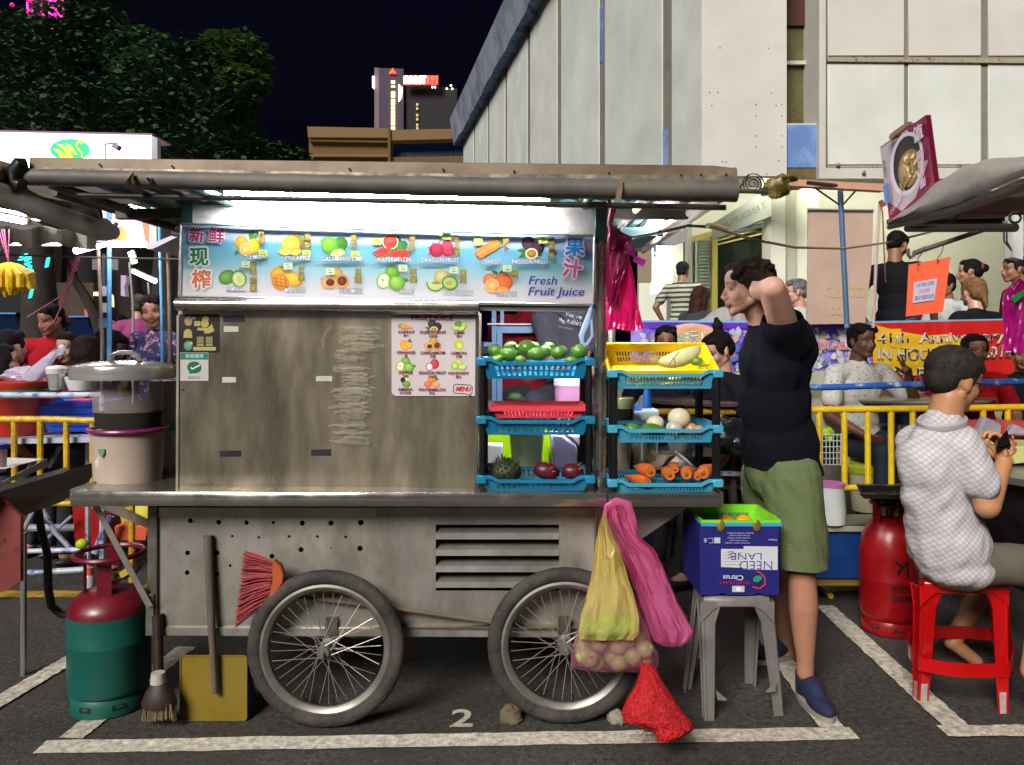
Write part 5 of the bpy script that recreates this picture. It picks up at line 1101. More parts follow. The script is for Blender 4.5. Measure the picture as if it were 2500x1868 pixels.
b_ = MB(); b_.slab([(2100, 1185), (2215, 1187), (2215, 1215), (2112, 1213)], 3.92, .05); q = [S(2098, 1183, 3.75), S(2240, 1185, 3.75), S(2230, 1196, 4.25), S(2108, 1194, 4.25)]
b_.hexa([S(2098, 1206, 3.75), S(2250, 1209, 3.75), S(2250, 1220, 3.75), S(2110, 1218, 3.75)], [S(2112, 1182, 4.3), S(2250, 1184, 4.3), S(2250, 1196, 4.3), S(2118, 1194, 4.3)])
to = obj('black_tray', b_, M('black_tray', '191715', rough=.25, var=.2), None, label='black rimmed tray resting on top of the red gas cylinder', cat='tray')
for i in range(7):
 b_ = MB(); b_.hexa([S(2160+i*11, 1200, 3.9), S(2165+i*11, 1200, 3.9), S(2165+i*11, 1204, 3.9), S(2160+i*11, 1204, 3.9)], [S(2150+i*10, 1189, 4.2), S(2154+i*10, 1189, 4.2), S(2154+i*10, 1192, 4.2), S(2150+i*10, 1192, 4.2)]); obj('bar', b_, M('brass_bar', '7a6a3c', rough=.4, metal=.3), to)
# ---- brooms, dustpan
bri = M('red_bristle', '963034', rough=.7, var=.35, vs=40, stretch=(1, 1, 12)); org_ = M('orange_head', 'a84c20', rough=.5, var=.1)
t = thing('red_broom', 'red bristled broom head wedged sideways above the left wheel', 'broom', S(620, 1540, 3.02))
b_ = MB()
for i in range(120):
 f = i/119; a = V(S(672, 1375+f*105, 3.03)); a = S(668-10*f, 1372+f*98+RND.uniform(-2, 2), 3.03+RND.uniform(-.012, .012)); e = S(597-22*f+RND.uniform(-3, 3), 1350+f*186+RND.uniform(-2, 2)-4, 3.03+RND.uniform(-.018, .018)); m_ = a.lerp(e, .5)+V((RND.uniform(-.004, .004), RND.uniform(-.005, .005), .004))
 b_.tube([a, m_, e], [.0028, .003, .0022], 4)
bo = obj('bristles', b_, bri, t)
b_ = MB(); pts = [(665, 1367), (684, 1382), (692, 1404), (690, 1424), (676, 1446), (660, 1478), (652, 1478), (664, 1420)]; b_.prism([S(u, v, 3.01) for u, v in pts], (0, .035, 0)); obj('head', b_, org_, t, bev=.004)
t = thing('hand_broom', 'dark handled brush with tan bristles standing between the gas cylinder and the dustpan', 'broom', S(388, 1755, 3.0))
br = M('dark_brown_plastic', '2c1712', rough=.55, var=.3, vs=8)
b_ = MB(); b_.tube([S(384, 1500, 3.09), S(386, 1560, 3.08), S(387, 1645, 3.06)], [PX(13, 3), PX(12, 3), PX(12, 3)], 12); obj('handle', b_, br, t)
b_ = MB(); lathe_px(b_, 386, 3.02, [(18, 1667), (16, 1642)], 20); obj('ferrule', b_, M('dull_white', 'a8a298', rough=.5), t)
b_ = MB(); lathe_px(b_, 389, 3.02, [(42, 1722), (42, 1712), (34, 1690), (20, 1668)], 24, .7); obj('brush_body', b_, br, t)
b_ = MB()
for i in range(260):
 a = RND.uniform(0, 2*PI); q = math.sqrt(RND.random()); u = 389+38*q*math.cos(a); dd = 3.02+PX(26, 3)*q*math.sin(a); b_.tube([S(u, 1720, dd), S(u*1.0+(u-389)*.15+RND.uniform(-2, 2), 1757+RND.uniform(-5, 5), dd)], .0018, 3, caps=False)
obj('bristles', b_, M('tan_bristle', '8a7458', rough=.9, var=.3, vs=20), t)
yd = M('mustard_plastic', '7c6610', rough=.45, var=.2, vs=5, dirt='5c4c10', dirt_amt=.5, ds=5)
t = thing('dustpan', 'mustard yellow dustpan with a grey wooden stick leaning against the cart', 'dustpan', S(522, 1758, 2.95))
b_ = MB(); o_ = rrect(441, 1601, 603, 1758, 8)
def dpf(u, v, z): return S(u, v, 3.080+(1758-v)/157*.02)+V((0, z, 0))
b_.add([dpf(a, b, 0) for a, b in o_]+[dpf(a, b, .004) for a, b in o_], [tuple(range(len(o_)))]+[tuple(range(2*len(o_)-1, len(o_)-1, -1))]+[(i, (i+1) % len(o_), (i+1) % len(o_)+len(o_), i+len(o_)) for i in range(len(o_))]); po = obj('pan', b_, yd, t, smooth=False)
b_ = MB(); b_.tube([dpf(a, b, -.002) for a, b in o_], .0035, 6, closed=True); obj('raised_rim', b_, yd, po)
b_ = MB(); b_.prism([dpf(600, 1632, .004), dpf(603, 1757, .004), V(dpf(603, 1757, .004))+V((.0, .12, 0)), V(dpf(600, 1632, .004))+V((.0, .03, 0))], (.004, 0, 0)); obj('side_wall', b_, M('blue_pan_side', '38427c', rough=.5), po)
wd = M('grey_wood', '5f5348', rough=.8, var=.3, vs=3, stretch=(20, 20, 1), dirt='3c332c', dirt_amt=.5)
b_ = MB(); b_.tube([S(508, 1308, 3.095), S(515, 1500, 3.08), S(525, 1693, 3.062)], [PX(11.5, 3), PX(10, 3), PX(7, 3)], 12); obj('stick', b_, wd, t)
# stones wedging the right wheel
stm = M('chock_stone', '6f6448', rough=.9, var=.4, vs=18, bump=1.0, bs=60)
for (u, v, r, lb) in ((1247, 1747, 28, 'brown rough stone wedged in front of the left side of the right wheel'), (1505, 1752, 23, 'pale grey stone behind the right wheel, beside the red net')):
 d = F*EYE/(v+22-HZ)+.03; b_ = MB(); sd = RND.random()*9; b_.ell(S(u, v, d), (PX(r, d), PX(r, d), PX(r*.85, d)), nu=18, nv=12, fn=lambda p: 1+.22*noise.noise(p*2.2+V((sd, 0, 0)))+.08*noise.noise(p*6))
 obj('chock_stone', b_, stm if r > 25 else M('grey_stone', '8a8678', rough=.9, var=.3, vs=18, bump=.8, bs=60), None, label=lb, cat='stone')
# ---- hanging bags
def bagmat(name, c, a, transl=.3, rough=.2):
 return M(name, c, rough=rough, var=.12, vs=5, alpha=a, transl=transl, bump=.9, bs=26, stretch=(1, 1, .3), spec=.9)
pinkb = bagmat('pink_bag_film', 'f880b8', .46); pinkc = bagmat('pale_pink_bag_film', 'dc88ac', .24); yelb = bagmat('yellow_bag_film', 'f8e890', .40); darkp = bagmat('deep_magenta_film', 'a00c50', .86)
def bag(name, m, outline, d0, depth, parent=None, nfold=9, amp=.006, seed=1, pinch=None, **k):
 """closed hanging bag: outline rows (v, u_left, u_right, fullness 0..1), vertical gathers that fade to the bottom"""
 r_ = random.Random(seed); ph = [r_.uniform(0, 6) for _ in range(6)]; rows = []; n = 48
 for (v, ul, ur, fu) in outline:
  row = []
  for i in range(n):
   a = 2*PI*i/n; cx = (ul+ur)/2; hw = (ur-ul)/2; x = cx+hw*math.cos(a)*(1+.02*math.sin(5*a+ph[3]+v*.03)); fold = amp*(.6*math.sin(nfold*a+ph[0]+v*.012)+2.2*noise.noise(V((nfold*.55*math.cos(a), nfold*.55*math.sin(a), v*.012+seed)))+1.2*noise.noise(V((nfold*1.4*math.cos(a), nfold*1.4*math.sin(a), v*.02+seed))))*(1.4-fu*.8)
   y = d0-math.sin(a)*(-depth*(.12+.88*fu))+fold; y = d0+math.sin(a)*depth*(.12+.88*fu)+fold+.004*noise.noise(V((x*.05, v*.04, a))); row.append(S(x, v+2*math.sin(3*a+ph[4]), y))
  rows.append(row)
 b_ = MB(); b_.grid(rows, wrap=True); nb = len(rows)-1; b_.f.append(tuple(nb*n+i for i in range(n))); b_.c.append(None)
 return obj(name, b_, m, parent, **k)
def interp(rows, n=26):
 out = []
 for i in range(n+1):
  f = i/n*(len(rows)-1); k = min(int(f), len(rows)-2); t = f-k; t2 = t*t*(3-2*t)*.5+t*.5; out.append(tuple(rows[k][j]*(1-t2)+rows[k+1][j]*t2 if j else rows[k][j]*(1-t)+rows[k+1][j]*t for j in range(4)))
 return out
# pink bag of guavas (behind), yellow bag (in front)
gv = M('guava_skin', '9aac58', rough=.45, var=.2, vs=10, dirt='6f7a34', dirt_amt=.3)
t = thing('guava_bag', 'large clear-fronted pink bag of pale green guavas hanging over the right wheel', 'bag', S(1500, 1640, 2.90))
bag('bag_film', pinkc, interp([(1268, 1474, 1484, .1), (1330, 1462, 1496, .2), (1400, 1448, 1520, .3), (1480, 1425, 1560, .5), (1560, 1404, 1590, .9), (1600, 1396, 1612, 1.0), (1630, 1396, 1606, .8), (1640, 1440, 1580, .4)]), 2.90, .075, t, nfold=7, seed=4, amp=.010)
for i, (u, v) in enumerate(((1418, 1580), (1462, 1568), (1508, 1576), (1556, 1560), (1590, 1585), (1440, 1606), (1496, 1604), (1545, 1602), (1530, 1560), (1455, 1626), (1510, 1628), (1400, 1600), (1575, 1612))):
 b_ = MB(); u = min(max(u, 1426), 1574); v = min(v, 1618); d = 2.885+(.035 if i % 3 == 0 else 0); r = PX(22, d); b_.ell(S(u, v, d+.0), (r, r, r*.95), nu=18, nv=12); q = S(u+RND.uniform(-6, 6), v+RND.uniform(-3, 9), d-PX(21, d)); go = obj('guava', b_, gv, None, label='pale green guava in the pink bag, '+('far left', 'upper left', 'upper middle', 'upper right', 'far right edge', 'lower left', 'centre', 'right of the centre with an open end', 'small one tucked under the yellow bag', 'bottom left', 'bottom middle', 'leftmost low one', 'bottom right')[i], cat='guava', group='guavas in the pink bag')
 if i % 4 != 1: continue
 m2 = MB(); m2.tube([q+V((.005*math.cos(2*PI*j/10), 0, .005*math.sin(2*PI*j/10))) for j in range(10)], .0022, 5, closed=True); obj('calyx', m2, M('calyx_brown', '6c6a38', rough=.8), go)
t = thing('yellow_bag', 'translucent yellow bag of green fruit hanging in front of the pink bags', 'bag', S(1475, 1560, 2.84))
bag('bag_film', yelb, interp([(1255, 1472, 1480, .1), (1300, 1460, 1492, .2), (1340, 1452, 1512, .3), (1400, 1444, 1530, .35), (1460, 1432, 1550, .5), (1510, 1418, 1562, .8), (1545, 1412, 1560, .8), (1562, 1412, 1545, .3)]), 2.825, .045, t, nfold=6, seed=8, amp=.010)
b_ = MB(); b_.tube([S(1482, 1350, 2.79), S(1490, 1362, 2.785), S(1500, 1345, 2.79), S(1496, 1362, 2.785), S(1500, 1400, 2.785)], [.006, .01, .008, .01, .002], 8); obj('knot', b_, yelb, t)
for i, (u, v, r) in enumerate(((1440, 1532, 26), (1485, 1518, 30), (1528, 1522, 26), (1470, 1545, 24), (1510, 1540, 24))):
 b_ = MB(); b_.ell(S(u, v, 2.84), (PX(r, 2.84), PX(r, 2.84)*.7, PX(r*.8, 2.84)), nu=16); obj('green_fruit', b_, M('bright_green_fruit', '6a9c1c', rough=.4, var=.2), None, label='bright green fruit inside the yellow bag, '+('left', 'upper middle', 'right', 'lower left', 'lower right')[i]+' one', cat='fruit', group='green fruit in the yellow bag')
t = thing('pink_bag', 'shiny hot pink bag with long folds hanging at an angle right of the yellow bag', 'bag', S(1640, 1580, 2.94))
bag('bag_film', pinkb, interp([(1232, 1482, 1520, .15), (1262, 1480, 1540, .2), (1300, 1494, 1552, .3), (1350, 1512, 1604, .35), (1400, 1536, 1626, .5), (1460, 1556, 1650, .65), (1510, 1572, 1676, .9), (1545, 1584, 1694, 1.0), (1566, 1596, 1684, .8), (1578, 1620, 1664, .4)]), 2.96, .06, t, nfold=8, seed=12, amp=.014)
b_ = MB(); b_.tube([S(1476, 1262, 2.95), S(1482, 1236, 2.95), S(1505, 1224, 2.95), S(1532, 1232, 2.96), S(1545, 1275, 2.96), S(1552, 1320, 2.97)], [.008, .012, .016, .018, .016, .012], 10, flat=.5); obj('loop_handle', b_, pinkb, t)
# bundle of magenta bags hanging from the roof by the right post
t = thing('bag_bundle', 'bundle of new magenta carrier bags hanging from the roof rail beside the right post', 'bags', S(1520, 812, 2.98))
b_ = MB(); b_.tube([S(1484, 490, 2.96), S(1496, 512, 2.96), S(1488, 548, 2.97), S(1502, 575, 2.97), S(1500, 610, 2.97)], [.012, .026, .020, .028, .03], 12, flat=.6); obj('twist', b_, darkp, t)
def sheetbag(name, m, rows, d, amp, seed, parent):
 r_ = random.Random(seed); ph = [r_.uniform(0, 6) for _ in range(4)]; g1 = []; g2 = []; n = 40
 for (v, ul, ur) in rows:
  a = []; b = []
  for i in range(n+1):
   f = i/n; u = ul*(1-f)+ur*f; w = amp*(.5*math.sin(f*11+ph[0]+v*.01)+2.0*noise.noise(V((f*5, v*.012, seed)))+1.3*noise.noise(V((f*11+v*.03, v*.03, seed+4)))); a.append(S(u, v+3*math.sin(f*9+ph[2]), d-.006+w)); b.append(S(u, v+3*math.sin(f*9+ph[2]), d+.012+w*.7))
  g1.append(a); g2.append(b)
 mb = MB(); mb.grid(g1); mb.grid(g2); return obj(name, mb, m, parent)
def irows(rows, n=22):
 o = []
 for i in range(n+1):
  f = i/n*(len(rows)-1); k = min(int(f), len(rows)-2); t_ = f-k; o.append(tuple(rows[k][j]*(1-t_)+rows[k+1][j]*t_ for j in range(3)))
 return o
sheetbag('bag', bagmat('hot_pink_film', 'e0186c', .88), irows([(585, 1484, 1528), (620, 1482, 1534), (680, 1481, 1548), (740, 1480, 1556), (790, 1480, 1568), (806, 1479, 1572)]), 3.0, .010, 3, t)
sheetbag('bag', darkp, irows([(560, 1486, 1510), (575, 1484, 1542), (590, 1482, 1542), (640, 1481, 1532), (690, 1480, 1515), (738, 1481, 1504)]), 2.965, .009, 5, t)
b_ = MB(); b_.tube([S(1530, 596, 2.96), S(1540, 612, 2.95), S(1548, 624, 2.95)], [.016, .018, .008], 10); b_.prism([S(1548, 622, 2.95), S(1578, 636, 2.95), S(1570, 651, 2.95), S(1545, 638, 2.95)], (0, .004, 0)); obj('bow', b_, bagmat('bright_pink_film', 'e040b8', .9), t)
# red net bag
netm = M('red_net', 'c00c18', rough=.45, var=.35, vs=70, bump=1.0, bs=150, alpha=.95); t = thing('red_net_bag', 'red net bag of onions slumped on the ground against the right wheel', 'net bag', S(1600, 1790, 2.80))
rows = [(1618, 1560, 1592), (1640, 1562, 1606), (1670, 1552, 1622), (1705, 1530, 1646), (1740, 1516, 1668), (1765, 1524, 1690), (1782, 1590, 1694), (1800, 1604, 1668), (1812, 1604, 1640)]
out = []
for i in range(33):
 f = i/32*(len(rows)-1); k = min(int(f), len(rows)-2); q = f-k; v, ul, ur = [rows[k][j]*(1-q)+rows[k+1][j]*q for j in range(3)]; row = []
 for j in range(40):
  a = 2*PI*j/40; dd = 2.86-(v-1618)/194*.10; fu = math.sin(min(1, (v-1600)/160)*PI*.62); rough_ = .010*noise.noise(V((a*3, v*.03, 0)))+.003*math.sin(a*23+v*.3); row.append(S((ul+ur)/2+(ur-ul)/2*math.cos(a), v, dd+math.sin(a)*.06*fu+rough_))
 out.append(row)
b_ = MB(); b_.grid(out, wrap=True); obj('net', b_, netm, t)
for i, (u, v) in enumerate(((1548, 1745), (1580, 1765), (1560, 1720), (1630, 1750), (1610, 1710))):
 b_ = MB(); b_.ell(S(u, v, 2.84), PX(20, 2.84)); obj('onion', b_, M('onion_gold', 'b0682c', rough=.4), None, label='golden onion inside the red net bag, '+('left', 'bottom', 'upper left', 'right', 'upper right')[i]+' one', cat='onion', group='onions in the red net')
# ---- grey stool, carton, lime basket
greyp = M('grey_stool_plastic', '76716c', rough=.42, var=.15, vs=5, dirt='4c4844', dirt_amt=.5, ds=6); redp = M('red_stool_plastic', 'b0060a', rough=.22, var=.08, vs=6, coat=.3)
def stool(name, label, seat, feet, m, seat_t=.045, ring=None, tips=None, leg_w=.038, group=None):
 """seat: four corners (world) fl fr br bl; feet: four points"""
 c_ = sum(seat, V((0, 0, 0)))/4; t = thing(name, label, 'stool', V((c_.x, c_.y, 0)), group)
 b_ = MB(); o = []; n = 32
 for i in range(n):
  a = 2*PI*i/n; k = 1/max(abs(math.cos(a)), abs(math.sin(a)))**.55; fx, fy = math.cos(a)*k*.5+.5, math.sin(a)*k*.5+.5
  fx, fy = min(max(fx, 0), 1), min(max(fy, 0), 1); o.append(seat[0]*(1-fx)*(1-fy)+seat[1]*fx*(1-fy)+seat[2]*fx*fy+seat[3]*(1-fx)*fy)
 dn = V((0, 0, -1)); rows = [[c_+(p-c_)*.02+dn*.004 for p in o], [c_+(p-c_)*.8+dn*.004 for p in o], [c_+(p-c_)*.93 for p in o], [c_+(p-c_)*.99+dn*.006 for p in o], [c_+(p-c_)*1.02+dn*.018 for p in o], [c_+(p-c_)*1.03+dn*seat_t for p in o], [c_+(p-c_)*.97+dn*seat_t for p in o], [c_+(p-c_)*.92+dn*.012 for p in o], [c_+(p-c_)*.02+dn*.012 for p in o]]
 b_.grid(rows, wrap=True); so = obj('seat', b_, m, t)
 for i in range(4):
  s0 = c_+(seat[i]-c_)*.93+dn*.034; f0 = V(feet[i]); s_in = [(c_-seat[i]).x, (c_-seat[i]).y]; sx = 1 if s_in[0] > 0 else -1; sy = 1 if s_in[1] > 0 else -1
  b_ = MB(); w0, w1 = leg_w*1.25, leg_w*.85; th = .006
  # angle section leg: two flanges meeting at the outer corner with a rolled edge
  for (dx, dy) in ((sx, 0), (0, sy)):
   e = V((dx, dy, 0)); n_ = V((abs(dy)*sx, abs(dx)*sy, 0))*th
   fl_top = e*w0*1.5; A, B, C_, D, E_ = s0, s0+fl_top, s0.lerp(f0, .16)+e*w0, f0+e*w1, f0
   b_.hexa([A, B, C_, s0.lerp(f0, .16)], [A+n_, B+n_, C_+n_, s0.lerp(f0, .16)+n_]); b_.hexa([s0.lerp(f0, .16), C_, D, E_], [s0.lerp(f0, .16)+n_, C_+n_, D+n_, E_+n_])
   b_.tube([B, C_, D], .0045, 6)
  b_.tube([s0+V((sx*.004, sy*.004, 0)), f0+V((sx*.004, sy*.004, .002))], .008, 8)
  lo = obj('leg', b_, m, t, smooth=False)
  if tips:
   b_ = MB(); p1 = f0.lerp(s0, .0); p2 = f0.lerp(s0, .17)
   for (dx, dy) in ((sx, 0), (0, sy)):
    e = V((dx, dy, 0)); n_ = V((abs(dy)*sx, abs(dx)*sy, 0)); b_.hexa([p1-n_*.0015, p1+e*w1*.9-n_*.0015, p2+e*w1*.95-n_*.0015, p2-n_*.0015], [p1, p1+e*w1*.9, p2+e*w1*.95, p2])
   obj('worn_tip', b_, tips, lo, smooth=False)
 # aprons with arched lower edge
 for i in range(4):
  a, b = c_+(seat[i]-c_)*.97, c_+(seat[(i+1) % 4]-c_)*.97; b_ = MB(); r0 = []; r1 = []
  for k in range(13):
   f = k/12; p = a.lerp(b, f); arch = .105-.065*min(1, math.sin(PI*f)*1.6); r0.append(p+dn*.02); r1.append(p+dn*arch)
  b_.grid([r0, r1]); obj('apron', b_, m, t, solid=.004)
 if ring is not None:
  for i in range(4):
   a0 = V(seat[i]).lerp(V(feet[i]), ring[0]); a1 = V(seat[(i+1) % 4]).lerp(V(feet[(i+1) % 4]), ring[0]); b_ = MB(); r0 = []; r1 = []; out_ = ((a0+a1)/2-V((c_.x, c_.y, a0.z))).normalized()
   for k in range(15):
    f = k/14; p = a0.lerp(a1, f)+out_*math.sin(PI*f)*ring[2]; r0.append(p); r1.append(p+dn*ring[1])
   b_.grid([r0, r1]); obj('foot_ring', b_, m, t, solid=.005)
 return t
def gp(u, v): return G(u, v, 0.0)
zs_ = .50
st = [V(((1706-1250)/F*3.07, 3.06, zs_)), V(((1892-1250)/F*3.07, 3.06, zs_)), V(((1852-1250)/F*3.36, 3.36, zs_)), V(((1690-1250)/F*3.36, 3.36, zs_))]
stool('grey_stool', 'dirty grey plastic stool with broken foot braces holding the blue citrus carton', st, [gp(1722, 1760), gp(1912, 1748), gp(1838, 1668), gp(1668, 1682)], greyp, .035)
for (u, v, s_) in ((1748, 1705, 1), (1897, 1685, -1)):
 b_ = MB(); b_.prism([S(u, v-20, 3.08), S(u+26*s_, v+2, 3.08), S(u+26*s_, v+6, 3.08), S(u+4*s_, v+4, 3.08)], (0, .004, 0)); obj('broken_brace', b_, greyp, bpy.data.objects['grey_stool'])
for s_ in (0,):
 b_ = MB(); b_.hexa([S(1680, 1588, 3.4), S(1740, 1588, 3.4), S(1740, 1606, 3.4), S(1680, 1606, 3.4)], [S(1680, 1588, 3.42), S(1740, 1588, 3.42), S(1740, 1606, 3.42), S(1680, 1606, 3.42)]); obj('broken_brace', b_, greyp, bpy.data.objects['grey_stool'])
cbl = M('carton_blue', '1d1c6c', rough=.5, var=.12, vs=5, dirt='14123c', dirt_amt=.3, ds=3)
d = 3.07; z0, z1 = S(0, 1453, d).z, S(0, 1281, d).z
t = thing('citrus_carton', 'deep blue citrus carton standing upside down on the grey stool', 'carton', V(((1808-1250)/F*d, d, z0)))
xl, xr = (1711-1250)/F*d, (1905-1250)/F*d; dpth = .30
for nm, a, b in (('carton_front', (xl, d), (xr, d)), ('carton_side', (xl, d), (xl, d+dpth)), ('carton_side', (xr, d), (xr, d+dpth)), ('carton_back', (xl, d+dpth), (xr, d+dpth))):
 b_ = MB(); A, B = V((a[0], a[1], 0)), V((b[0], b[1], 0)); n_ = V((-(B-A).y, (B-A).x, 0)).normalized()*.004; rows0 = []; m = 24
 top_ = [A.lerp(B, i/m)+V((0, 0, z1)) for i in range(m+1)]; bot_ = [A.lerp(B, i/m)+V((0, 0, z0+(.007 if nm == 'carton_front' and i in (6, 7, 17, 18) else 0))) for i in range(m+1)]
 pts = top_+bot_[::-1]; b_.prism(pts, n_ if nm != 'carton_side' or a[0] > 1.5 else -n_ if False else n_); co = obj(nm, b_, cbl, t, smooth=False)
 if nm == 'carton_front': cfr = co
P = Print(lambda u, v, z: S(u, v, d)-V((0, z+.0025, 0)), .0003)
P.poly([(1760, 1340), (1815, 1340), (1815, 1333), (1898, 1334), (1898, 1391), (1814, 1390), (1814, 1386), (1760, 1384)], 'c2c0c4')
P.line([(1776, 1347), (1790, 1346), (1788, 1352), (1778, 1353), (1790, 1360), (1776, 1361)], 1.6, '2c3c8c'); P.text('LANE', 1822, 1357, 24, '2c3c8c', -.005, rot=180, width=75, mirror=False); P.text('NEED', 1845, 1378, 30, '2c3c8c', -.01, rot=180, width=80)
for yy in (1349, 1356, 1363, 1370, 1377): P.line([(1764, yy), (1812, yy)], .6, '8a8a94')
P.text('Citrus', 1789, 1409, 17, 'b8b8cc', .02, rot=180, width=50); P.text('FRUIT HEART', 1792, 1421, 11, '9c1c34', .02, rot=180, width=74)
P.ell(1848, 1412, 11, 8, '1f8a5c', rot=-20); P.line([(1836, 1431), (1852, 1436), (1866, 1426), (1866, 1410), (1856, 1398), (1846, 1394)], 4, 'c43038'); P.rect(1786, 1429, 1816, 1444, 'b8b4c0'); P.rect(1796, 1432, 1807, 1441, 'e0dce4')
P.rect(1742, 1311, 1757, 1325, 'b4b2c4'); P.line([(1728, 1313), (1739, 1313), (1739, 1324), (1729, 1324)], 1.4, 'a4a2bc'); P.ell(1721, 1318, 4, 6, '8886ac')
for i, w in enumerate((64, 50, 56, 44, 60)): P.text('PRODUCT OF SOUTH AFRICA' if i == 0 else 'fruit heart export company', 1806-i*2, 1300+i*6, 5, 'a8a6c4', .01, rot=180, width=w)
P.text('Citrus', 1884, 1316, 7, 'a8a6c4', .02, rot=180, width=20)
obj('carton_print', P, PRINT, cfr, smooth=False)
for u in (1760, 1848):
 b_ = MB(); b_.ell(S(u, 1284, d-.004), (PX(10, d), .005, PX(15, d)), nu=12); obj('hand_hole', b_, M('gold_foil', '8a7430', rough=.4, metal=.4), t)
P = Print(lambda u, v, z: V((xl-.0015-z, d+(1711-u)/46*dpth, S(0, v, d).z)), .0003); P.line([(1688, 1330), (1700, 1360), (1698, 1390), (1690, 1400)], 5, 'b82c34'); P.ell(1693, 1352, 5, 20, '1c6a50'); obj('carton_print', P, PRINT, t, smooth=False)
yb = d+.0
basket('lime_basket', None, V(((1810-1250)/F*d, d+.006, z1-.068)), xr-xl-.012, .285, .082, lime_t, ncol=26, rows=1, taper=.02, rimw=.010, scoop=0, label='lime green slotted basket nested in a blue one on top of the citrus carton', cat='basket')
basket('blue_rim_basket', None, V(((1810-1250)/F*d, d+.003, z1-.066)), xr-xl-.004, .29, .070, bluel, ncol=20, rows=1, taper=.018, rimw=.010, scoop=0, label='light blue basket whose rim shows under the lime green basket', cat='basket')
for u, lb in ((1772, 'left'), (1816, 'right')):
 b_ = MB(); b_.ell(S(u, 1280, 3.19), PX(23, 3.19)); obj('orange', b_, M('orange_peel', 'e8920c', rough=.45, var=.1, bump=.2, bs=200), None, label='%s of the two oranges in the lime green basket' % lb, cat='orange', group='oranges in the lime basket')
# ---- red stool under the seated man
zt = .545
st = [V(((2236-1250)/F*3.14, 3.12, zt)), V(((2460-1250)/F*3.14, 3.12, zt)), V(((2446-1250)/F*3.42, 3.44, zt)), V(((2252-1250)/F*3.42, 3.44, zt))]
fe = [gp(2242, 1716), gp(2462, 1742), gp(2462, 1640), gp(2226, 1630)]
stool('red_stool', 'glossy red plastic stool with worn white feet under the seated man', st, fe, redp, .05, ring=(.62, .055, .035), tips=M('worn_white', 'b0a09c', rough=.6, var=.3, vs=30), leg_w=.045)
# ================================================================ ON THE COUNTER, BEHIND THE RACKS
def tub(name, label, cat, u, d, prof, m, parts=(), n=24, sq=1.0, group=None):
 vb = max(p[1] for p in prof); t = thing(name, label, cat, S(u, vb, d), group); b_ = MB(); lathe_px(b_, u, d, prof, n, sq); obj('body', b_, m, t)
 for (pn, pu, pp, pm) in parts: b_ = MB(); lathe_px(b_, pu, d, pp, n, sq); obj(pn, b_, pm, t)
 return t
limeg = M('lime_green_plastic', 'a8e010', rough=.4, var=.05); paleg = M('pale_green_tub', 'c4d2a4', rough=.35, var=.06, transl=.2); whp = M('white_plastic'); pots = M('mirror_steel')
tub('pale_green_tub', 'tall translucent pale green tub behind the left rack', 'tub', 1286, 3.45, [(33, 1160), (42, 1062), (43, 1050)], paleg)
b_ = MB(); b_.slab([(1178, 1050), (1262, 1050), (1262, 1160), (1178, 1160)], 3.62, .12); obj('lime_green_box', b_, limeg, None, label='bright lime green box behind the pale green tub', cat='box', bev=.006)
b_ = MB(); b_.slab([(1318, 1050), (1345, 1050), (1345, 1160), (1318, 1160)], 3.6, .1); obj('lime_green_jug', b_, limeg, None, label='lime green jug right of the pale green tub', cat='jug', bev=.01)
b_ = MB(); b_.slab([(1176, 1085), (1228, 1087), (1226, 1150), (1180, 1150)], 3.5, .09); obj('white_box', b_, whp, None, label='small white plastic box at the cabinet edge behind the left rack', cat='box', bev=.006)
b_ = MB(); b_.prism([S(1345, 1062, 3.42), S(1372, 1062, 3.42), S(1410, 1092, 3.42), S(1411, 1150, 3.42), S(1352, 1150, 3.42)], (0, .16, 0)); obj('juicer_stand', b_, M('lavender_white', 'a4a4c0', rough=.45, var=.04), None, label='lavender white sloping juicer body behind the left rack', cat='juicer', bev=.008)
b_ = MB(); b_.prism([S(1380, 1060, 3.46), S(1440, 1066, 3.46), S(1440, 1096, 3.46), S(1412, 1090, 3.46)], (0, .16, 0)); obj('white_bag', b_, M('white_plastic'), None, label='white plastic bag behind the juicer', cat='bag', bev=.01)
tub('pink_tub', 'large pink tub with a white lid and a pink cloth, seen above the coral tray', 'tub', 1394, 3.8, [(34, 1060), (40, 940), (40, 936)], M('pink_plastic', 'c48ab4', rough=.4, var=.08, transl=.15), (('lid', 1394, [(42, 941), (42, 926), (38, 922)], whp), ('cloth', 1410, [(22, 946), (20, 934), (8, 930)], M('pink_cloth', 'd86c9c', rough=.8))))
tub('bagged_snack', 'clear bag of brown fried food beside the steel post', 'bag', 1424, 3.5, [(13, 1150), (15, 1100), (9, 1072)], M('brown_food', '9c6c34', rough=.6, var=.5, vs=50))
tub('dark_jug', 'dark drink urn with a greenish lid behind the right rack', 'urn', 1524, 3.55, [(26, 1165), (24, 1000), (24, 995)], M('black_liquid', '141414', rough=.2), (('lid', 1524, [(25, 997), (25, 975), (22, 970)], M('green_glass', '6c7048', rough=.2, metal=.2)),))
tub('steel_pot', 'tall brushed steel pot behind the right rack', 'pot', 1572, 3.5, [(30, 1165), (30, 1075), (31, 1072)], M('counter_steel', 'b8b0a0', rough=.22, metal=.8, var=.1), (('base_band', 1572, [(31, 1140), (31, 1132)], pots),))
tub('pale_canister', 'pale cream canister left of the tall steel pot', 'canister', 1520, 3.45, [(19, 1150), (20, 1080), (20, 1072)], M('cream_plastic', 'b8a888', rough=.35, var=.08))
b_ = MB(); b_.slab([(1546, 1006), (1610, 1002), (1606, 1150), (1548, 1150)], 3.62, .14); t = obj('white_tissue_box', b_, M('pale_cyan', 'b8cccc', rough=.5), None, label='pale white box holding a blue packet behind the middle light blue tray', cat='box', bev=.004)
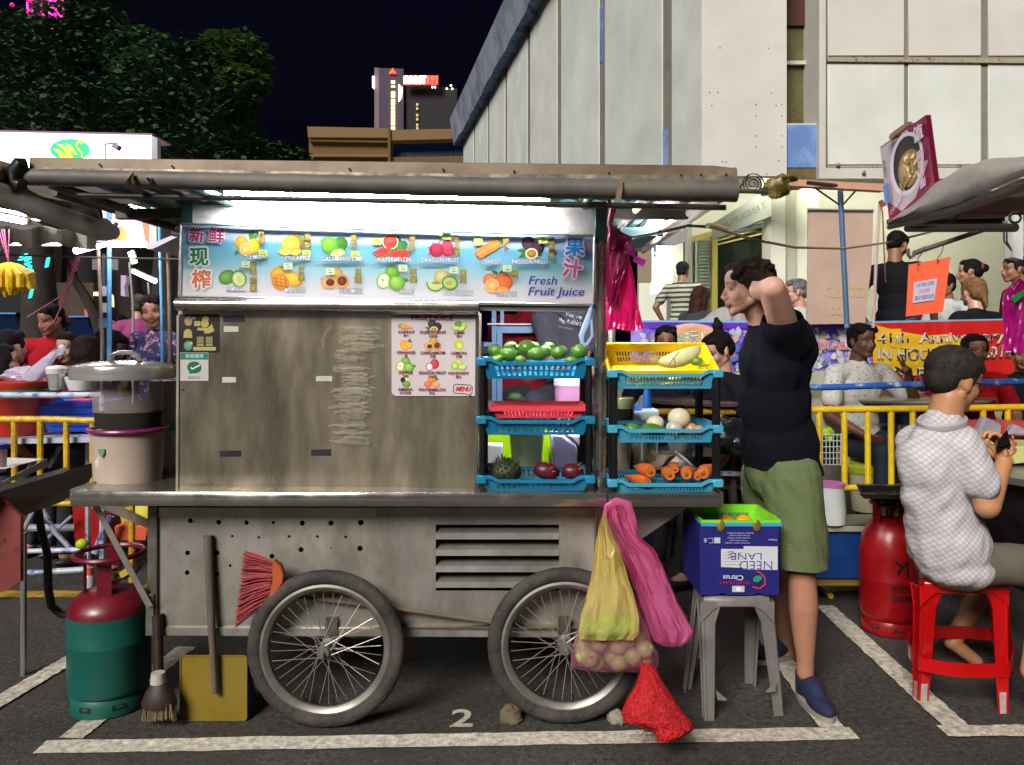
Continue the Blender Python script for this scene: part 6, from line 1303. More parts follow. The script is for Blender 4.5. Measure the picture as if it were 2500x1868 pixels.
b_ = MB(); b_.prism([S(1548, 984, 3.66), S(1564, 990, 3.66), S(1568, 1006, 3.66), S(1549, 1006, 3.66)], (0, .03, 0)); obj('blue_packet', b_, M('blue_packet', '3c74c8', rough=.4), None, label='small blue and white packet sticking out of the white box', cat='packet')
tub('blue_bottle', 'blue plastic bottle standing behind the white box', 'bottle', 1580, 3.9, [(11, 1030), (11, 965), (8, 955), (8, 948)], M('blue_bottle_plastic', '1f5fae', rough=.35))
tub('steel_bowl', 'round steel bowl behind the upright of the right rack', 'bowl', 1655, 4.4, [(20, 1102), (27, 1078), (29, 1068)], pots)
b_ = MB(); b_.hexa([S(1592, 1140, 3.3), S(1700, 1142, 3.3), S(1700, 1148, 3.3), S(1592, 1146, 3.3)], [S(1580, 1108, 3.75), S(1660, 1106, 3.75), S(1660, 1112, 3.75), S(1580, 1114, 3.75)]); tt = obj('chopping_tray', b_, M('beige_tray', 'a89474', rough=.5, var=.2), None, label='beige chopping tray with tongs at the far right of the counter', cat='tray')
b_ = MB(); b_.tube([S(1648, 1104, 3.7), S(1690, 1142, 3.32)], .010, 6); b_.tube([S(1585, 1104, 3.72), S(1648, 1104, 3.7)], .008, 6); obj('steel_edge', b_, pots, tt)
b_ = MB(); b_.tube([S(1620, 1138, 3.3), S(1632, 1122, 3.35), S(1648, 1112, 3.4)], [.006, .012, .005], 6); obj('black_clip', b_, blackp, None, label='black clip lying on the beige chopping tray', cat='clip')
# loose cables at the opening
b_ = MB(); b_.tube([S(1350, 756, 3.2), S(1376, 780, 3.2), S(1388, 790, 3.2), S(1402, 776, 3.2), S(1418, 752, 3.2)], .0035, 6); obj('white_cable', b_, M('white_cable', 'd0d8d8', rough=.4), None, label='white cable dipping from the sliding rail of the opening', cat='cable')
b_ = MB(); b_.tube([S(1446, 740, 3.12), S(1432, 790, 3.1), S(1420, 820, 3.1), S(1422, 838, 3.1), S(1432, 842, 3.1), S(1446, 820, 3.1), S(1444, 780, 3.1)], [.004, .014, .012, .008, .006, .006, .004], 8, flat=.5); obj('blue_mask', b_, M('pale_blue_cloth', '9db4dc', rough=.6, var=.2), None, label='pale blue straps hanging from the steel post over the opening', cat='cloth')
# black rolled rubber sheet at the roof's right corner
b_ = MB(); pts = []
for i in range(60):
 a = i*.34; r = 29*(1-i/75.); pts.append((1838+r*math.cos(a), 449-r*math.sin(a)*.95))
rows = [[S(u, v, 3.0) for u, v in pts], [S(u, v, 3.5) for u, v in pts]]; b_.grid(rows); b_.add([S(1806, 458, 3.0), S(1830, 424, 3.0), S(1830, 424, 3.5), S(1806, 458, 3.5)], [(0, 1, 2, 3)]); b_.add([S(1806, 458, 3.0), S(1806, 462, 3.5), S(1860, 474, 3.5), S(1855, 470, 3.0)], [(0, 1, 2, 3)])
obj('rubber_roll', b_, M('black_rubber', '141416', rough=.3, var=.2), None, label='black rubber sheet rolled into a spiral at the right corner of the roof', cat='roll', solid=.004)
b_ = MB(); b_.tube([S(1798, 465, 2.98), S(1872, 469, 2.98)], PX(6, 3), 8); b_.box(S(1866, 468, 2.99), (.02, .03, .03)); obj('rail_stub', b_, pipe, cart)
yfoil = M('yellow_foil', '6c5c20', rough=.4, metal=.1, var=.5, vs=9)
b_ = MB(); b_.ell(S(1895, 460, 3.6), (PX(30, 3.6), .04, PX(24, 3.6)), fn=lambda p: 1+.5*noise.noise(p*3)); b_.ell(S(1920, 436, 3.6), (PX(26, 3.6), .03, PX(10, 3.6)), fn=lambda p: 1+.5*noise.noise(p*3)); obj('yellow_wrap', b_, yfoil, None, label='crumpled yellow plastic wrapped round the beam joint beside the rubber roll', cat='wrap')
# rope / cable sagging across the right
ropem = M('tan_rope', '8a7458', rough=.8, var=.2)
b_ = MB(); b_.tube([S(1545, 581, 3.3), S(1620, 566, 3.3), S(1680, 551, 3.3), S(1740, 555, 3.4), S(1830, 583, 3.6), S(1940, 604, 3.8), S(2060, 607, 4), S(2170, 592, 4.1), S(2290, 562, 4.2), S(2350, 520, 4.3)], .0065, 6); obj('rope', b_, ropem, None, label='tan rope sagging from the cart roof across to the right stall', cat='rope')
b_ = MB(); b_.tube([S(1728, 551, 3.35), S(1750, 553, 3.38), S(1776, 560, 3.4)], [.012, .014, .010], 8); obj('rope_splice', b_, M('tan_tape', 'a08c6c', rough=.7), None, label='taped splice on the tan rope below the roof corner', cat='tape')
# short lamp under the roof right of the post
t = thing('batten_lamp', 'short bright batten lamp under the roof right of the pink bags', 'lamp', S(1590, 560, 3.9)); b_ = MB(); b_.tube([S(1602, 515, 3.7), S(1575, 560, 4.2)], .035, 8); obj('housing', b_, M('fixture_white'), t); b_ = MB(); b_.tube([S(1612, 530, 3.62), S(1578, 568, 4.1)], .022, 8); obj('tube', b_, tube_m, t)
b_ = MB(); b_.prism([S(1480, 590, 4.3), S(1680, 560, 4.3), S(1675, 590, 4.3), S(1640, 600, 4.3), S(1480, 595, 4.3)], (0, .02, 0)); obj('roof_edge_board', b_, M('grey_board'), cart)
# ================================================================ LEFT STALL, STREET BEHIND
white_t = M('small_tube_light', 'ffffff', emit=45, ecol='f6f0ff'); pinkt = M('pink_tube_light', 'ffe0f4', emit=12, ecol='ffd0f0')
canv = M('brown_canvas', 'a48a6c', rough=.75, var=.25, vs=3, bump=.3, bs=9, dirt='4c4034', dirt_amt=.4, ds=3); canvg = M('grey_canvas_roll', '9a9484', rough=.7, var=.2, vs=4, bump=.3, bs=10); canvl = M('pale_canvas', 'b8b4a4', rough=.8, var=.25, vs=4, bump=.5, bs=7, transl=.3)
ls = thing('left_stall_awning', 'brown canvas awning with a grey rolled edge belonging to the stall at the left', 'awning', V((-2.2, 3.2, 0)))
rows = []; n = 24
top = [(-200, 330, 2.5), (0, 389, 2.7), (40, 405, 2.8), (70, 462, 2.9), (150, 480, 3.15), (220, 497, 3.4), (240, 512, 3.5), (246, 528, 3.55), (262, 536, 3.65), (276, 548, 3.7)]
bot = [(-200, 400, 2.45), (0, 448, 2.65), (40, 465, 2.75), (75, 478, 2.85), (150, 505, 3.1), (220, 530, 3.35), (240, 538, 3.45), (250, 542, 3.5), (264, 548, 3.6), (278, 552, 3.65)]
def dens(l, k=6):
 o = []
 for a, b in zip(l[:-1], l[1:]):
  for i in range(k): f = i/k; o.append(tuple(a[j]*(1-f)+b[j]*f for j in range(len(a))))
 return o+[l[-1]]
T_, B_ = dens(top), dens(bot); rows = []
for f in [i/7 for i in range(8)]: rows.append([S(a[0]*(1-f)+b[0]*f, a[1]*(1-f)+b[1]*f+2.5*math.sin(i*.35+f*4), a[2]*(1-f)+b[2]*f-.05*math.sin(f*PI)) for i, (a, b) in enumerate(zip(T_, B_))])
b_ = MB(); b_.grid(rows); obj('canvas', b_, canv, ls, solid=.006)
b_ = MB(); b_.tube([S(-200, 425, 2.45), S(0, 472, 2.65), S(100, 512, 2.95), S(180, 540, 3.2), S(250, 562, 3.5), S(272, 566, 3.62), S(281, 560, 3.66)], [PX(30, 2.5), PX(27, 2.65), PX(26, 2.95), PX(26, 3.2), PX(25, 3.5), PX(20, 3.6), PX(6, 3.6)], 16); obj('rolled_edge', b_, canvg, ls)
rows = []
for i in range(14):
 f = i/13; rows.append([S(-60+30*f*0+j*10.5, 556+f*(30+18*abs(math.sin(j*.33)))+5*math.sin(j*.7)+max(0, 14*math.sin((j-22)*.25))*f, 3.6+.05*math.sin(j*.9)+f*.1) for j in range(29)])
b_ = MB(); b_.grid(rows); obj('hanging_folds', b_, canvl, ls, solid=.004)
b_ = MB(); b_.add([S(-200, 470, 2.7), S(70, 530, 3.1), S(160, 585, 5.2), S(-200, 560, 5.2)], [(0, 1, 2, 3)]); obj('under_sheet', b_, canvl, ls, smooth=False)
b_ = MB(); b_.tube([S(285, 545, 3.7), S(272, 562, 3.68)], .01, 6); obj('red_stub', b_, M('red_paint', '8c1c34', rough=.5), ls)
t = thing('fluorescent_lamp', 'bright fluorescent tube under the brown canvas awning at the left edge', 'lamp', S(20, 520, 3.2)); b_ = MB(); b_.tube([S(-160, 492, 3.1), S(60, 534, 3.3)], PX(14, 3.2), 10); obj('tube', b_, M('near_tube_light', 'ffffff', emit=22, ecol='f6f0ff'), t); b_ = MB(); b_.box(S(66, 532, 3.3), (.02, .03, .06)); obj('holder', b_, whp, t)
def lamp(label, p, q, r, m=white_t):
 t = thing('fluorescent_lamp', label, 'lamp', S(*p)); b_ = MB(); b_.tube([S(*p), S(*q)], PX(r, p[2]), 8); obj('tube', b_, m, t); b_ = MB(); o = V((0, .03, .02)); b_.tube([S(*p)+o, S(*q)+o], PX(r*.8, p[2]), 6); obj('batten', b_, whp, t); return t
lamp('long pinkish tube lamp low across the back of the left stall', (-40, 596, 5.6), (148, 597, 5.6), 3, pinkt)
lamp('tilted tube lamp with its lower end over the pink string', (186, 612, 4.6), (262, 593, 5.0), 8)
lamp('level tube lamp continuing right toward the small white awning', (262, 597, 5.2), (356, 599, 5.2), 5)
lamp('distant tube lamp sloping down to the right between the poles', (324, 662, 8.5), (378, 687, 8.0), 5, M('lilac_tube', 'f0e0ff', emit=8, ecol='e8d8ff'))
lamp('short glowing lamp at the top of the thin pale pole', (319, 616, 7.5), (328, 642, 7.5), 7, M('greenish_tube', 'e8fff0', emit=7, ecol='d8ffe8'))
lamp('thin lilac tube under the cart roof at the left', (222, 500, 5.0), (256, 512, 5.0), 4, pinkt); lamp('thin slanting tube lamp seen below the cart roof rails', (310, 505, 5.2), (376, 522, 5.2), 2.5); lamp('faint pink tube at the awning gap', (72, 536, 5), (112, 537, 5), 2.5, pinkt)
b_ = MB(); b_.slab([(248, 497), (376, 520), (376, 594), (262, 594), (252, 530)], 5.9, .12)
lp = obj('backlit_sign', b_, M('pink_lit_panel', 'ecc4ec', emit=.85, ecol='f4ccf8'), None, label='pink and white backlit panel under the glowing sign box', cat='sign', smooth=False)
P = Print(lambda u, v, z: S(u, v, 5.9)-V((0, z+.004, 0)), .0008); P.poly([(344, 526), (366, 532), (366, 594), (356, 594), (350, 560)], 'd86c44'); P.poly([(278, 560), (300, 552), (312, 572), (314, 594), (280, 594)], 'e0a058'); P.rect(312, 520, 340, 594, 'd8b4ec'); P.rect(250, 513, 330, 516, 'ffffff'); obj('printed_panel', P, M('lit_print', attr=True, emit=.75, rough=.5), lp, smooth=False)
for (u0, u1, m) in ((368, 382, whp), (258, 264, whp)): b_ = MB(); b_.slab([(u0, 500), (u1, 500), (u1, 594), (u0, 594)], 5.8, .05); obj('frame_post', b_, m, lp, smooth=False)
# big glowing sign box
d = 7.2
b_ = MB(); b_.slab([(-260, 316), (370, 329), (370, 440), (-260, 440)], d, .05)
sb = obj('sign_box', b_, M('sign_box_glow', 'ffffff', emit=3.2, ecol='f6eeff'), None, label='large white glowing sign box with a green oval and yellow swan lines', cat='sign', smooth=False)
b_ = MB(); b_.slab([(370, 330), (384, 338), (384, 440), (370, 440)], d-.02, .07); obj('box_end', b_, M('grey_lilac', '9a94a4', rough=.4, metal=.3), sb, smooth=False)
b_ = MB(); b_.slab([(-260, 312), (372, 326), (372, 330), (-260, 316)], d-.03, .4); obj('top_edge', b_, M('mauve_trim', '8a5c74', rough=.5), sb, smooth=False)
b_ = MB(); b_.slab([(-260, 440), (384, 440), (384, 497), (-260, 497)], d+.05, .3); obj('dark_fascia', b_, M('dark_frame_brown', '2f2a22', rough=.6, var=.3), sb, smooth=False)
P = Print(lambda u, v, z: S(u, v, d)-V((0, z+.004, 0)), .002); P.ell(172, 366, 49, 27, '00b060', n=32)
for pts in ([(131, 364), (145, 366), (158, 374), (166, 386), (150, 388), (142, 374)], [(139, 352), (155, 354), (170, 364), (180, 386), (168, 386), (160, 368)], [(160, 350), (174, 356), (184, 368), (190, 378), (184, 379), (174, 366)]): P.poly(pts, 'd8dc20')
P.line([(203, 352), (196, 348), (190, 350), (188, 358), (194, 366), (202, 374), (203, 386)], 3.2, 'd8dc20')
obj('logo', P, M('sign_print_glow', attr=True, emit=1.3, rough=.5), sb, smooth=False)
t = thing('floodlight', 'small bracket floodlight standing in front of the glowing sign box', 'floodlight', S(258, 383, 6.4)); gl = M('lilac_grey_metal', '8c7c94', rough=.5)
b_ = MB(); b_.tube([S(258, 400, 6.4), S(258, 350, 6.4)], .007, 6); b_.tube([S(250, 352, 6.4), S(285, 350, 6.4)], .008, 6); obj('bracket', b_, gl, t); b_ = MB(); b_.box(S(285, 359, 6.38), (.05, .06, .045), rotm('Y', .5)); b_.tube([S(290, 341, 6.4), S(299, 336, 6.4), S(308, 342, 6.4)], .004, 5); obj('lamp_head', b_, gl, t)
# dark street behind
nb = M('night_wall', '17131a', rough=.9, var=.4, vs=.6);
b_ = MB(); b_.slab([(-700, 560), (470, 560), (470, 900), (-700, 900)], 16, .3); obj('dark_shopfronts', b_, nb, None, label='dark unlit shopfronts across the street behind the left stall', cat='building', smooth=False)
def sgn(label, q, d, c, e, cat='sign', nm='lit_sign'):
 b_ = MB(); b_.slab(q, d, .1); return obj(nm, b_, M('glow_'+c+str(e), c, emit=e), None, label=label, cat=cat, smooth=False)
sgn('yellow lit square sign between the poles on the left', [(270, 723), (293, 724), (293, 750), (270, 749)], 12, 'd8cc78', 1.0)
sgn('orange lit sign right of the yellow one', [(295, 724), (312, 725), (312, 751), (295, 750)], 12, 'e09858', .9)
sgn('round red lit sign below the orange one', [(296, 753), (300, 750), (308, 750), (312, 754), (311, 764), (305, 768), (297, 764)], 11.9, 'd04038', .9)
sgn('red and white glowing blob of a shop sign', [(281, 704), (285, 702), (291, 704), (291, 720), (283, 720)], 12, 'ff7060', 1.6)
sgn('pale vertical sign on the dark trunk', [(295, 672), (308, 673), (308, 688), (303, 700), (306, 724), (295, 722)], 10, '98889c', .25)
sgn('white light under a red shop canopy', [(228, 713), (262, 712), (270, 722), (228, 722)], 12.3, 'f0c49c', 1.0)
sgn('small round no entry style sign on the dim wall', [(205, 755), (213, 755), (216, 762), (212, 768), (206, 768)], 12.4, 'a04838', .25)
sgn('pink and white striped sign below the round one', [(207, 768), (214, 768), (214, 778), (207, 778)], 12.4, 'a86868', .25)
b_ = MB(); b_.slab([(118, 690), (228, 690), (228, 840), (118, 840)], 13, .4); obj('dim_wall', b_, M('dim_ochre_wall', '3b2e24', rough=.9, var=.3, emit=.03, ecol='8a6a48'), None, label='dim ochre wall of a house behind the pink string', cat='building', smooth=False)
# poles
pb = M('blue_painted_pole', '5a9cc8', rough=.45, var=.25, vs=6, col2='3a78b0', thr=(.5, .7)); pbr = M('brown_pole', '7a6858', rough=.6, var=.2)
def pole(label, pts, r, m, cat='pole'):
 p0 = S(*pts[0]); b_ = MB(); b_.tube([S(*p) for p in pts]+[V((S(*pts[-1]).x, pts[-1][2], 0))], PX(r, pts[0][2]), 10); return obj('pole', b_, m, None, label=label, cat=cat)
pole('light blue post left of the tilted tube lamp', [(267, 520, 5.3), (267, 830, 5.3)], 5.5, pb); pole('light blue post nearer the cart', [(388, 500, 5.3), (394, 722, 5.3), (396, 820, 5.3)], 4, pb)
pole('brown post left of the light blue post', [(240, 605, 5.1), (249, 830, 5.1)], 4, pbr); pole('brown post close to the left end of the cart banner', [(411, 604, 5), (415, 830, 5)], 4.5, pbr); pole('dark grey post between the brown and light blue posts', [(254, 620, 5.6), (255, 760, 5.6)], 5, M('dark_pole', '33343c', rough=.6)); pole('thin pale leaning pole under the glowing lamp', [(316, 640, 7.6), (325, 740, 7.6)], 3, M('pale_pole', '8c8c80', rough=.6)); pole('thin pale pole hanging under the distant sloping lamp', [(361, 690, 8.2), (364, 720, 8.2)], 2.5, M('pale_pole', '8c8c80'))
b_ = MB(); b_.tube([S(-30, 621, 4.4), S(200, 628, 4.4), S(438, 633, 4.4)], PX(2.5, 4.4), 6); obj('washing_line_rail', b_, pipe, None, label='thin grey rail running level behind the bananas to the cart', cat='rail')
b_ = MB(); b_.slab([(356, 600), (438, 568), (438, 576), (372, 608), (358, 608)], 4.8, .5); obj('small_awning', b_, M('white_awning', 'c8c0cc', rough=.5, var=.1), None, label='small white sloping awning edge meeting the cart banner', cat='awning')
wb = thing('striped_post_board', 'black and white checked board behind the blue post', 'board', S(250, 780, 5.45))
for i, (v0, v1) in enumerate(((699, 723), (723, 739), (740, 763), (763, 777), (777, 800))):
 b_ = MB(); b_.slab([(241, v0), (266, v0), (266, v1), (241, v1)], 5.5, .03); obj('panel', b_, (whp, blackp, whp, blackp, M('blue_board', '4a86b8'))[i], wb, smooth=False)
for (u0, u1) in ((225, 240), (270, 288)):
 b_ = MB(); b_.slab([(u0, 633), (u1, 633), (u1, 659), (u0, 658)], 5.6, .01); obj('notice', b_, M('dull_notice', '5c5c54', rough=.8), None, label='dull paper notice hung %s of the posts under the grey rail' % ('left' if u0 < 250 else 'right'), cat='notice', smooth=False)
# bananas
ban_m = M('banana_skin', 'f4c81c', rough=.45, var=.12, vs=10, dirt='6a4a20', dirt_amt=.7, ds=22)
t = thing('banana_bunch', 'bunch of yellow bananas with brown spots hanging from pink string at the left edge', 'bananas', S(25, 643, 3.3))
for i in range(9):
 f = i/8; u0 = 20+RND.uniform(-3, 3); ue = -22+f*96; ve = 722-abs(f-.45)*42+(i % 2)*6-(18 if f > .9 else 0); d0 = 3.3+(.05 if i % 2 else -.03); b_ = MB(); um = u0+(ue-u0)*1.05;
 P0 = [S(u0, 645, 3.3), S(u0+(ue-u0)*.45, 652, d0), S(um, 672, d0-.01), S(ue+5*(f-.4), 700, d0-.01), S(ue, ve, d0)]; b_.tube([p for p in P0], [.010, PX(8, 3.3), PX(12, 3.3), PX(11.5, 3.3), PX(4, 3.3)], 8); obj('banana', b_, ban_m, t)
 b_ = MB(); b_.tube([S(ue, ve-1, d0), S(ue-1, ve+4, d0)], PX(2, 3.3), 5); obj('tip', b_, M('banana_tip', '3c2c14'), t)
pst = M('pink_string', 'c86488', rough=.6, var=.2)
b_ = MB()
for (a, b) in ((-4, 30), (10, 12), (22, 2), (4, 22)): b_.tube([S(a, 560, 3.3), S(20, 640, 3.29), S(25, 650, 3.29)], .0022, 4)
obj('string', b_, pst, t)
t = thing('pink_string', 'knotted bundle of pink string dangling behind the left stall rail', 'string', S(192, 628, 4.0)); b_ = MB()
for pts in ([(195, 628), (180, 650), (178, 680), (160, 715), (125, 738), (66, 775)], [(190, 630), (176, 660), (170, 700), (150, 735), (148, 752), (135, 780), (107, 808)], [(184, 632), (178, 665), (174, 690), (154, 745), (162, 725), (170, 690)], [(196, 634), (182, 645), (176, 668), (156, 700), (147, 752)], [(180, 640), (186, 660), (168, 668), (178, 672)]):
 b_.tube([S(u, v, 4.0+RND.uniform(-.02, .02)) for u, v in pts], .0028, 5)
for i in range(14): b_.tube([S(183+RND.uniform(-12, 14), 640+RND.uniform(-10, 10), 4), S(180+RND.uniform(-8, 10), 655+RND.uniform(-8, 8), 4)], .003, 4)
obj('strands', b_, pst, t)
# dark car
cpn = M('black_car_paint', '0a0b10', rough=.2, var=.1, coat=.4);
for (u0, u1, v0, vb, lb, d) in ((-60, 90, 762, 900, 'black parked car far left with a blue reflection on its roof', 11), (150, 250, 770, 900, 'dark parked car behind the red shirt diner with a blue windscreen glint', 11.5)):
 t = thing('parked_car', lb, 'car', V((((u0+u1)/2-1250)/F*d, d, 0))); L = PX(u1-u0, d); x = ((u0+u1)/2-1250)/F*d; zt_ = S(0, v0, d).z
 o = [(-.5, .3), (-.48, .62), (-.40, .72), (-.28, .8), (-.16, 1.0), (.12, 1.0), (.32, .78), (.47, .68), (.5, .3)]; b_ = MB(); b_.prism([V((x+a*L*1.6, d, b*zt_)) for a, b in o], (0, 1.7, 0)); obj('body', b_, cpn, t, bev=.06)
 b_ = MB(); b_.prism([V((x+a*L*1.6, d-.02, b*zt_)) for a, b in ((-.26, .78), (-.15, .95), (.1, .95), (.26, .78))], (0, .03, 0)); obj('window', b_, M('car_glass', '10203c', rough=.05, spec=.9), t)
 for s_ in (-.3, .3): b_ = MB(); b_.lathe([(.001, -.1), (.31, -.1), (.31, .1), (.001, .1)], (x+s_*L*1.6, d+.08, .31), 20, rotm('X', PI/2)); obj('wheel', b_, rub, t)
 b_ = MB(); b_.tube([V((x-.2*L*1.6, d-.01, zt_*.99)), V((x+.1*L*1.6, d-.01, zt_*.99))], .012, 5); obj('roof_reflection', b_, M('blue_reflection_glow', '4a90d0', rough=.2, metal=.6, emit=.25, ecol='58b0ff'), t)  # glowing strip drawn for the blue reflection along the roof
# ---- barriers, railings
yb_ = M('yellow_barrier_paint', 'd0a816', rough=.45, var=.15, vs=8, dirt='5c4a28', dirt_amt=.7, ds=26); ybc = M('yellow_barrier_clean', 'd8b418', rough=.4, var=.1, vs=8, dirt='8a6e28', dirt_amt=.4, ds=18)
def barrier(label, pts, posts, d, vbot, r, m):
 t = thing('crowd_barrier', label, 'barrier', V(((pts[0][0]-1250)/F*d, d, 0)), 'yellow crowd barriers'); b_ = MB(); b_.tube([S(u, v, d) for u, v in pts], PX(r, d), 10); obj('top_rail', b_, m, t)
 b_ = MB(); b_.tube([S(pts[0][0]+5, vbot, d), S(pts[-1][0]-5, vbot+(pts[-1][1]-pts[0][1]), d)], PX(r*.9, d), 10); obj('bottom_rail', b_, m, t)
 for u in posts:
  f = (u-pts[0][0])/(pts[-1][0]-pts[0][0]); vt = pts[0][1]+(pts[-1][1]-pts[0][1])*f; b_ = MB(); b_.tube([S(u, vt, d), S(u+1, vbot+(pts[-1][1]-pts[0][1])*f, d)], PX(r*.85, d), 8); obj('bar', b_, m, t)
 for u in (pts[0][0]+8, pts[-1][0]-8):
  p = S(u, vbot, d); b_ = MB(); b_.tube([p, V((p.x, d, 0.0))], PX(r*.9, d), 8); b_.tube([V((p.x, d-.25, .02)), V((p.x, d+.25, .02))], .018, 6); obj('foot', b_, m, t)
 return t
barrier('worn yellow crowd barrier left of the cart', [(-230, 1023), (120, 1024), (238, 1028), (330, 1030)], [-195, -125, -60, 35, 98, 162, 226, 290], 4.5, 1224, 8.5, yb_)
barrier('yellow crowd barrier half hidden behind the light blue rack', [(1500, 1006), (1955, 1004)], [1530, 1590, 1650, 1705, 1762, 1820, 1880], 4.85, 1190, 8, yb_)
barrier('bright yellow crowd barrier behind the seated man', [(1980, 1001), (2240, 998), (2520, 994), (2640, 993)], [2000, 2061, 2118, 2175, 2228, 2290, 2345, 2400, 2460, 2520, 2580], 4.77, 1192, 8.5, ybc)
brl = M('blue_white_pipe', '2458a4', rough=.4, var=.3, vs=12, col2='9fb4c4', thr=(.55, .62)); brl2 = M('white_blue_pipe', 'a8acb8', rough=.5, var=.3, vs=14, col2='3c4c84', thr=(.5, .6))
def rail(label, pts, d, r, m):
 t = thing('pipe_railing', label, 'railing', V(((pts[0][0]-1250)/F*d, d, 0)), 'chipped blue pipe railings'); b_ = MB(); b_.tube([S(u, v, d) for u, v in pts], PX(r, d), 10); obj('rail', b_, m, t)
 for (u, v) in (pts[0], pts[-1]): p = S(u, v, d); b_ = MB(); b_.tube([p, V((p.x, d, 0))], PX(r*.9, d), 8); obj('post', b_, m, t)
rail('chipped blue and white pipe railing across the right side', [(1760, 944), (2010, 946), (2260, 938), (2560, 930)], 5.0, 8, brl)
rail('chipped white and blue pipe railing behind the left basins', [(-60, 965), (250, 965)], 4.4, 8, brl2)
tr_ = thing('folded_trestle', 'chipped white and blue pipe trestle lying left of the gas cylinder', 'trestle', S(150, 1400, 4.8))
for p_, r_, d_ in (([(53, 1289), (250, 1288)], 9, 5.0), ([(60, 1346), (200, 1342)], 6, 4.6), ([(70, 1398), (220, 1390)], 7, 4.4), ([(60, 1290), (98, 1215)], 6, 4.8), ([(95, 1230), (135, 1300), (175, 1342)], 6, 4.82), ([(110, 1320), (175, 1260)], 4, 4.84), ([(118, 1140), (147, 1090)], 6, 4.9), ([(270, 1260), (232, 1350)], 9, 4.42)):
 b_ = MB(); b_.tube([S(u, v, d_) for u, v in p_], PX(r_, d_), 8); obj('pipe', b_, brl2, tr_)
# ---- left tables and their things
stt = M('table_steel', '908c86', rough=.35, metal=.45, var=.2, vs=4, dirt='3c342c', dirt_amt=.4);
t = thing('steel_worktable', 'slanting stainless worktable of the neighbouring stall at the left edge', 'table', V((-1.9, 2.9, 0)))
def quad3(a, b, c, dd, th, nm, m, par):
 b_ = MB(); b_.prism([a, b, c, dd], th); return obj(nm, b_, m, par)
zt1 = S(0, 1141, 3.2).z
b_ = MB(); A, B, C_, D = S(-260, 1255, 2.75), S(0, 1186, 2.85), S(160, 1141, 3.15), S(-40, 1141, 3.9)
A.z = B.z = C_.z = D.z = (B.z+C_.z)/2; Bq = B
b_.prism([S(-300, 1272, 2.7), S(160, 1141, 3.15), S(160, 1152, 3.15), S(0, 1200, 2.95), S(-300, 1292, 2.7)], (0, .01, 0)); obj('front_edge', b_, steelb, t)
b_ = MB(); b_.prism([S(-300, 1292, 2.71), S(0, 1200, 2.96), S(158, 1150, 3.16), S(118, 1210, 3.16), S(50, 1262, 3.1), S(-300, 1300, 2.8)], (0, .3, 0)); obj('apron', b_, stt, t)
b_ = MB(); b_.prism([S(-300, 1262, 2.75), S(0, 1178, 3.0), S(112, 1120, 3.5), S(114, 1140, 3.5), S(0, 1186, 3.0)], (0, .01, 0)); obj('raised_tray', b_, stt, t)
b_ = MB(); b_.add([S(-100, 1150, 3.1), S(11, 1145, 3.1), S(106, 1120, 3.5), S(12, 1117, 3.8), S(-100, 1117, 3.9)], [(0, 1, 2, 3, 4)]); obj('white_top', b_, whp, t, smooth=False)
b_ = MB(); b_.prism([S(-120, 1225, 3.0), S(12, 1225, 3.0), S(50, 1262, 3.0), S(50, 1420, 3.0), S(20, 1440, 3.0), S(-120, 1490, 3.0)], (0, .02, 0)); obj('side_panel', b_, M('faded_red_panel', '7a3028', rough=.6, var=.3, vs=4, dirt='3c2420', dirt_amt=.5), t)
for pts, r in (([(90, 1215, 3.3), (100, 1290, 3.3), (118, 1362, 3.3)], 9), ([(116, 1360, 3.3), (118, 1440, 3.3), (126, 1480, 3.3), (150, 1500, 3.3), (180, 1502, 3.3)], 9.5)):
 b_ = MB(); b_.tube(dens([tuple(S(*p)) for p in pts], 3), PX(r, 3.3), 10); obj('drain_pipe', b_, M('dark_drain_pipe', '35322f', rough=.5, var=.2), t)
b_ = MB(); b_.tube([S(58, 1300, 3.5), V((S(58, 0, 3.5).x, 3.5, 0))], PX(7.5, 3.25), 8); obj('leg', b_, stt, t)
b_ = MB(); b_.tube([S(0, 1330, 2.95), S(12, 1318, 2.93), S(18, 1335, 2.93), S(8, 1345, 2.93)], .004, 6, closed=False); obj('latch', b_, steelb, t)
tub('lilac_lidded_tub', 'clear tub with a blue rim cut off by the left edge', 'tub', -8, 3.2, [(20, 1152), (22, 1102)], milky, (('rim', -8, [(25, 1096), (25, 1084)], M('violet_blue_rim', '2c2ca0', rough=.4)),))
b_ = MB(); b_.hexa([S(-60, 1074, 4.55), S(232, 1066, 4.55), S(232, 1080, 4.55), S(-60, 1086, 4.55)], [S(-60, 1052, 5.4), S(250, 1052, 5.4), S(250, 1062, 5.4), S(-60, 1062, 5.4)]); sh_ = obj('white_bench', b_, M('bluish_white_board', 'a4aab8', rough=.5, var=.1), None, label='bluish white board table behind the left barrier holding basins', cat='table')
for u in (-20, 215): b_ = MB(); p = S(u, 1080, 4.8); b_.tube([p, V((p.x, 4.8, 0))], .018, 6); obj('leg', b_, brl2, sh_)
redb = M('orange_red_basin', 'c43420', rough=.35, var=.1, vs=6);
tub('large_basin', 'large orange-red basin behind the left barrier', 'basin', 20, 4.9, [(66, 1062), (82, 1000), (100, 972), (102, 968)], redb)
tub('shallow_basin', 'shallow orange basin of plastic packets above the blue railing', 'basin', 52, 4.7, [(58, 950), (68, 936), (69, 931)], redb, (('green_base', 58, [(64, 956), (66, 949)], M('green_basin', '3c7860', rough=.4)),))
wbag = M('white_film_bag', 'c8c0d4', rough=.25, var=.15, vs=8, alpha=.8, bump=1.0, bs=12, transl=.3)
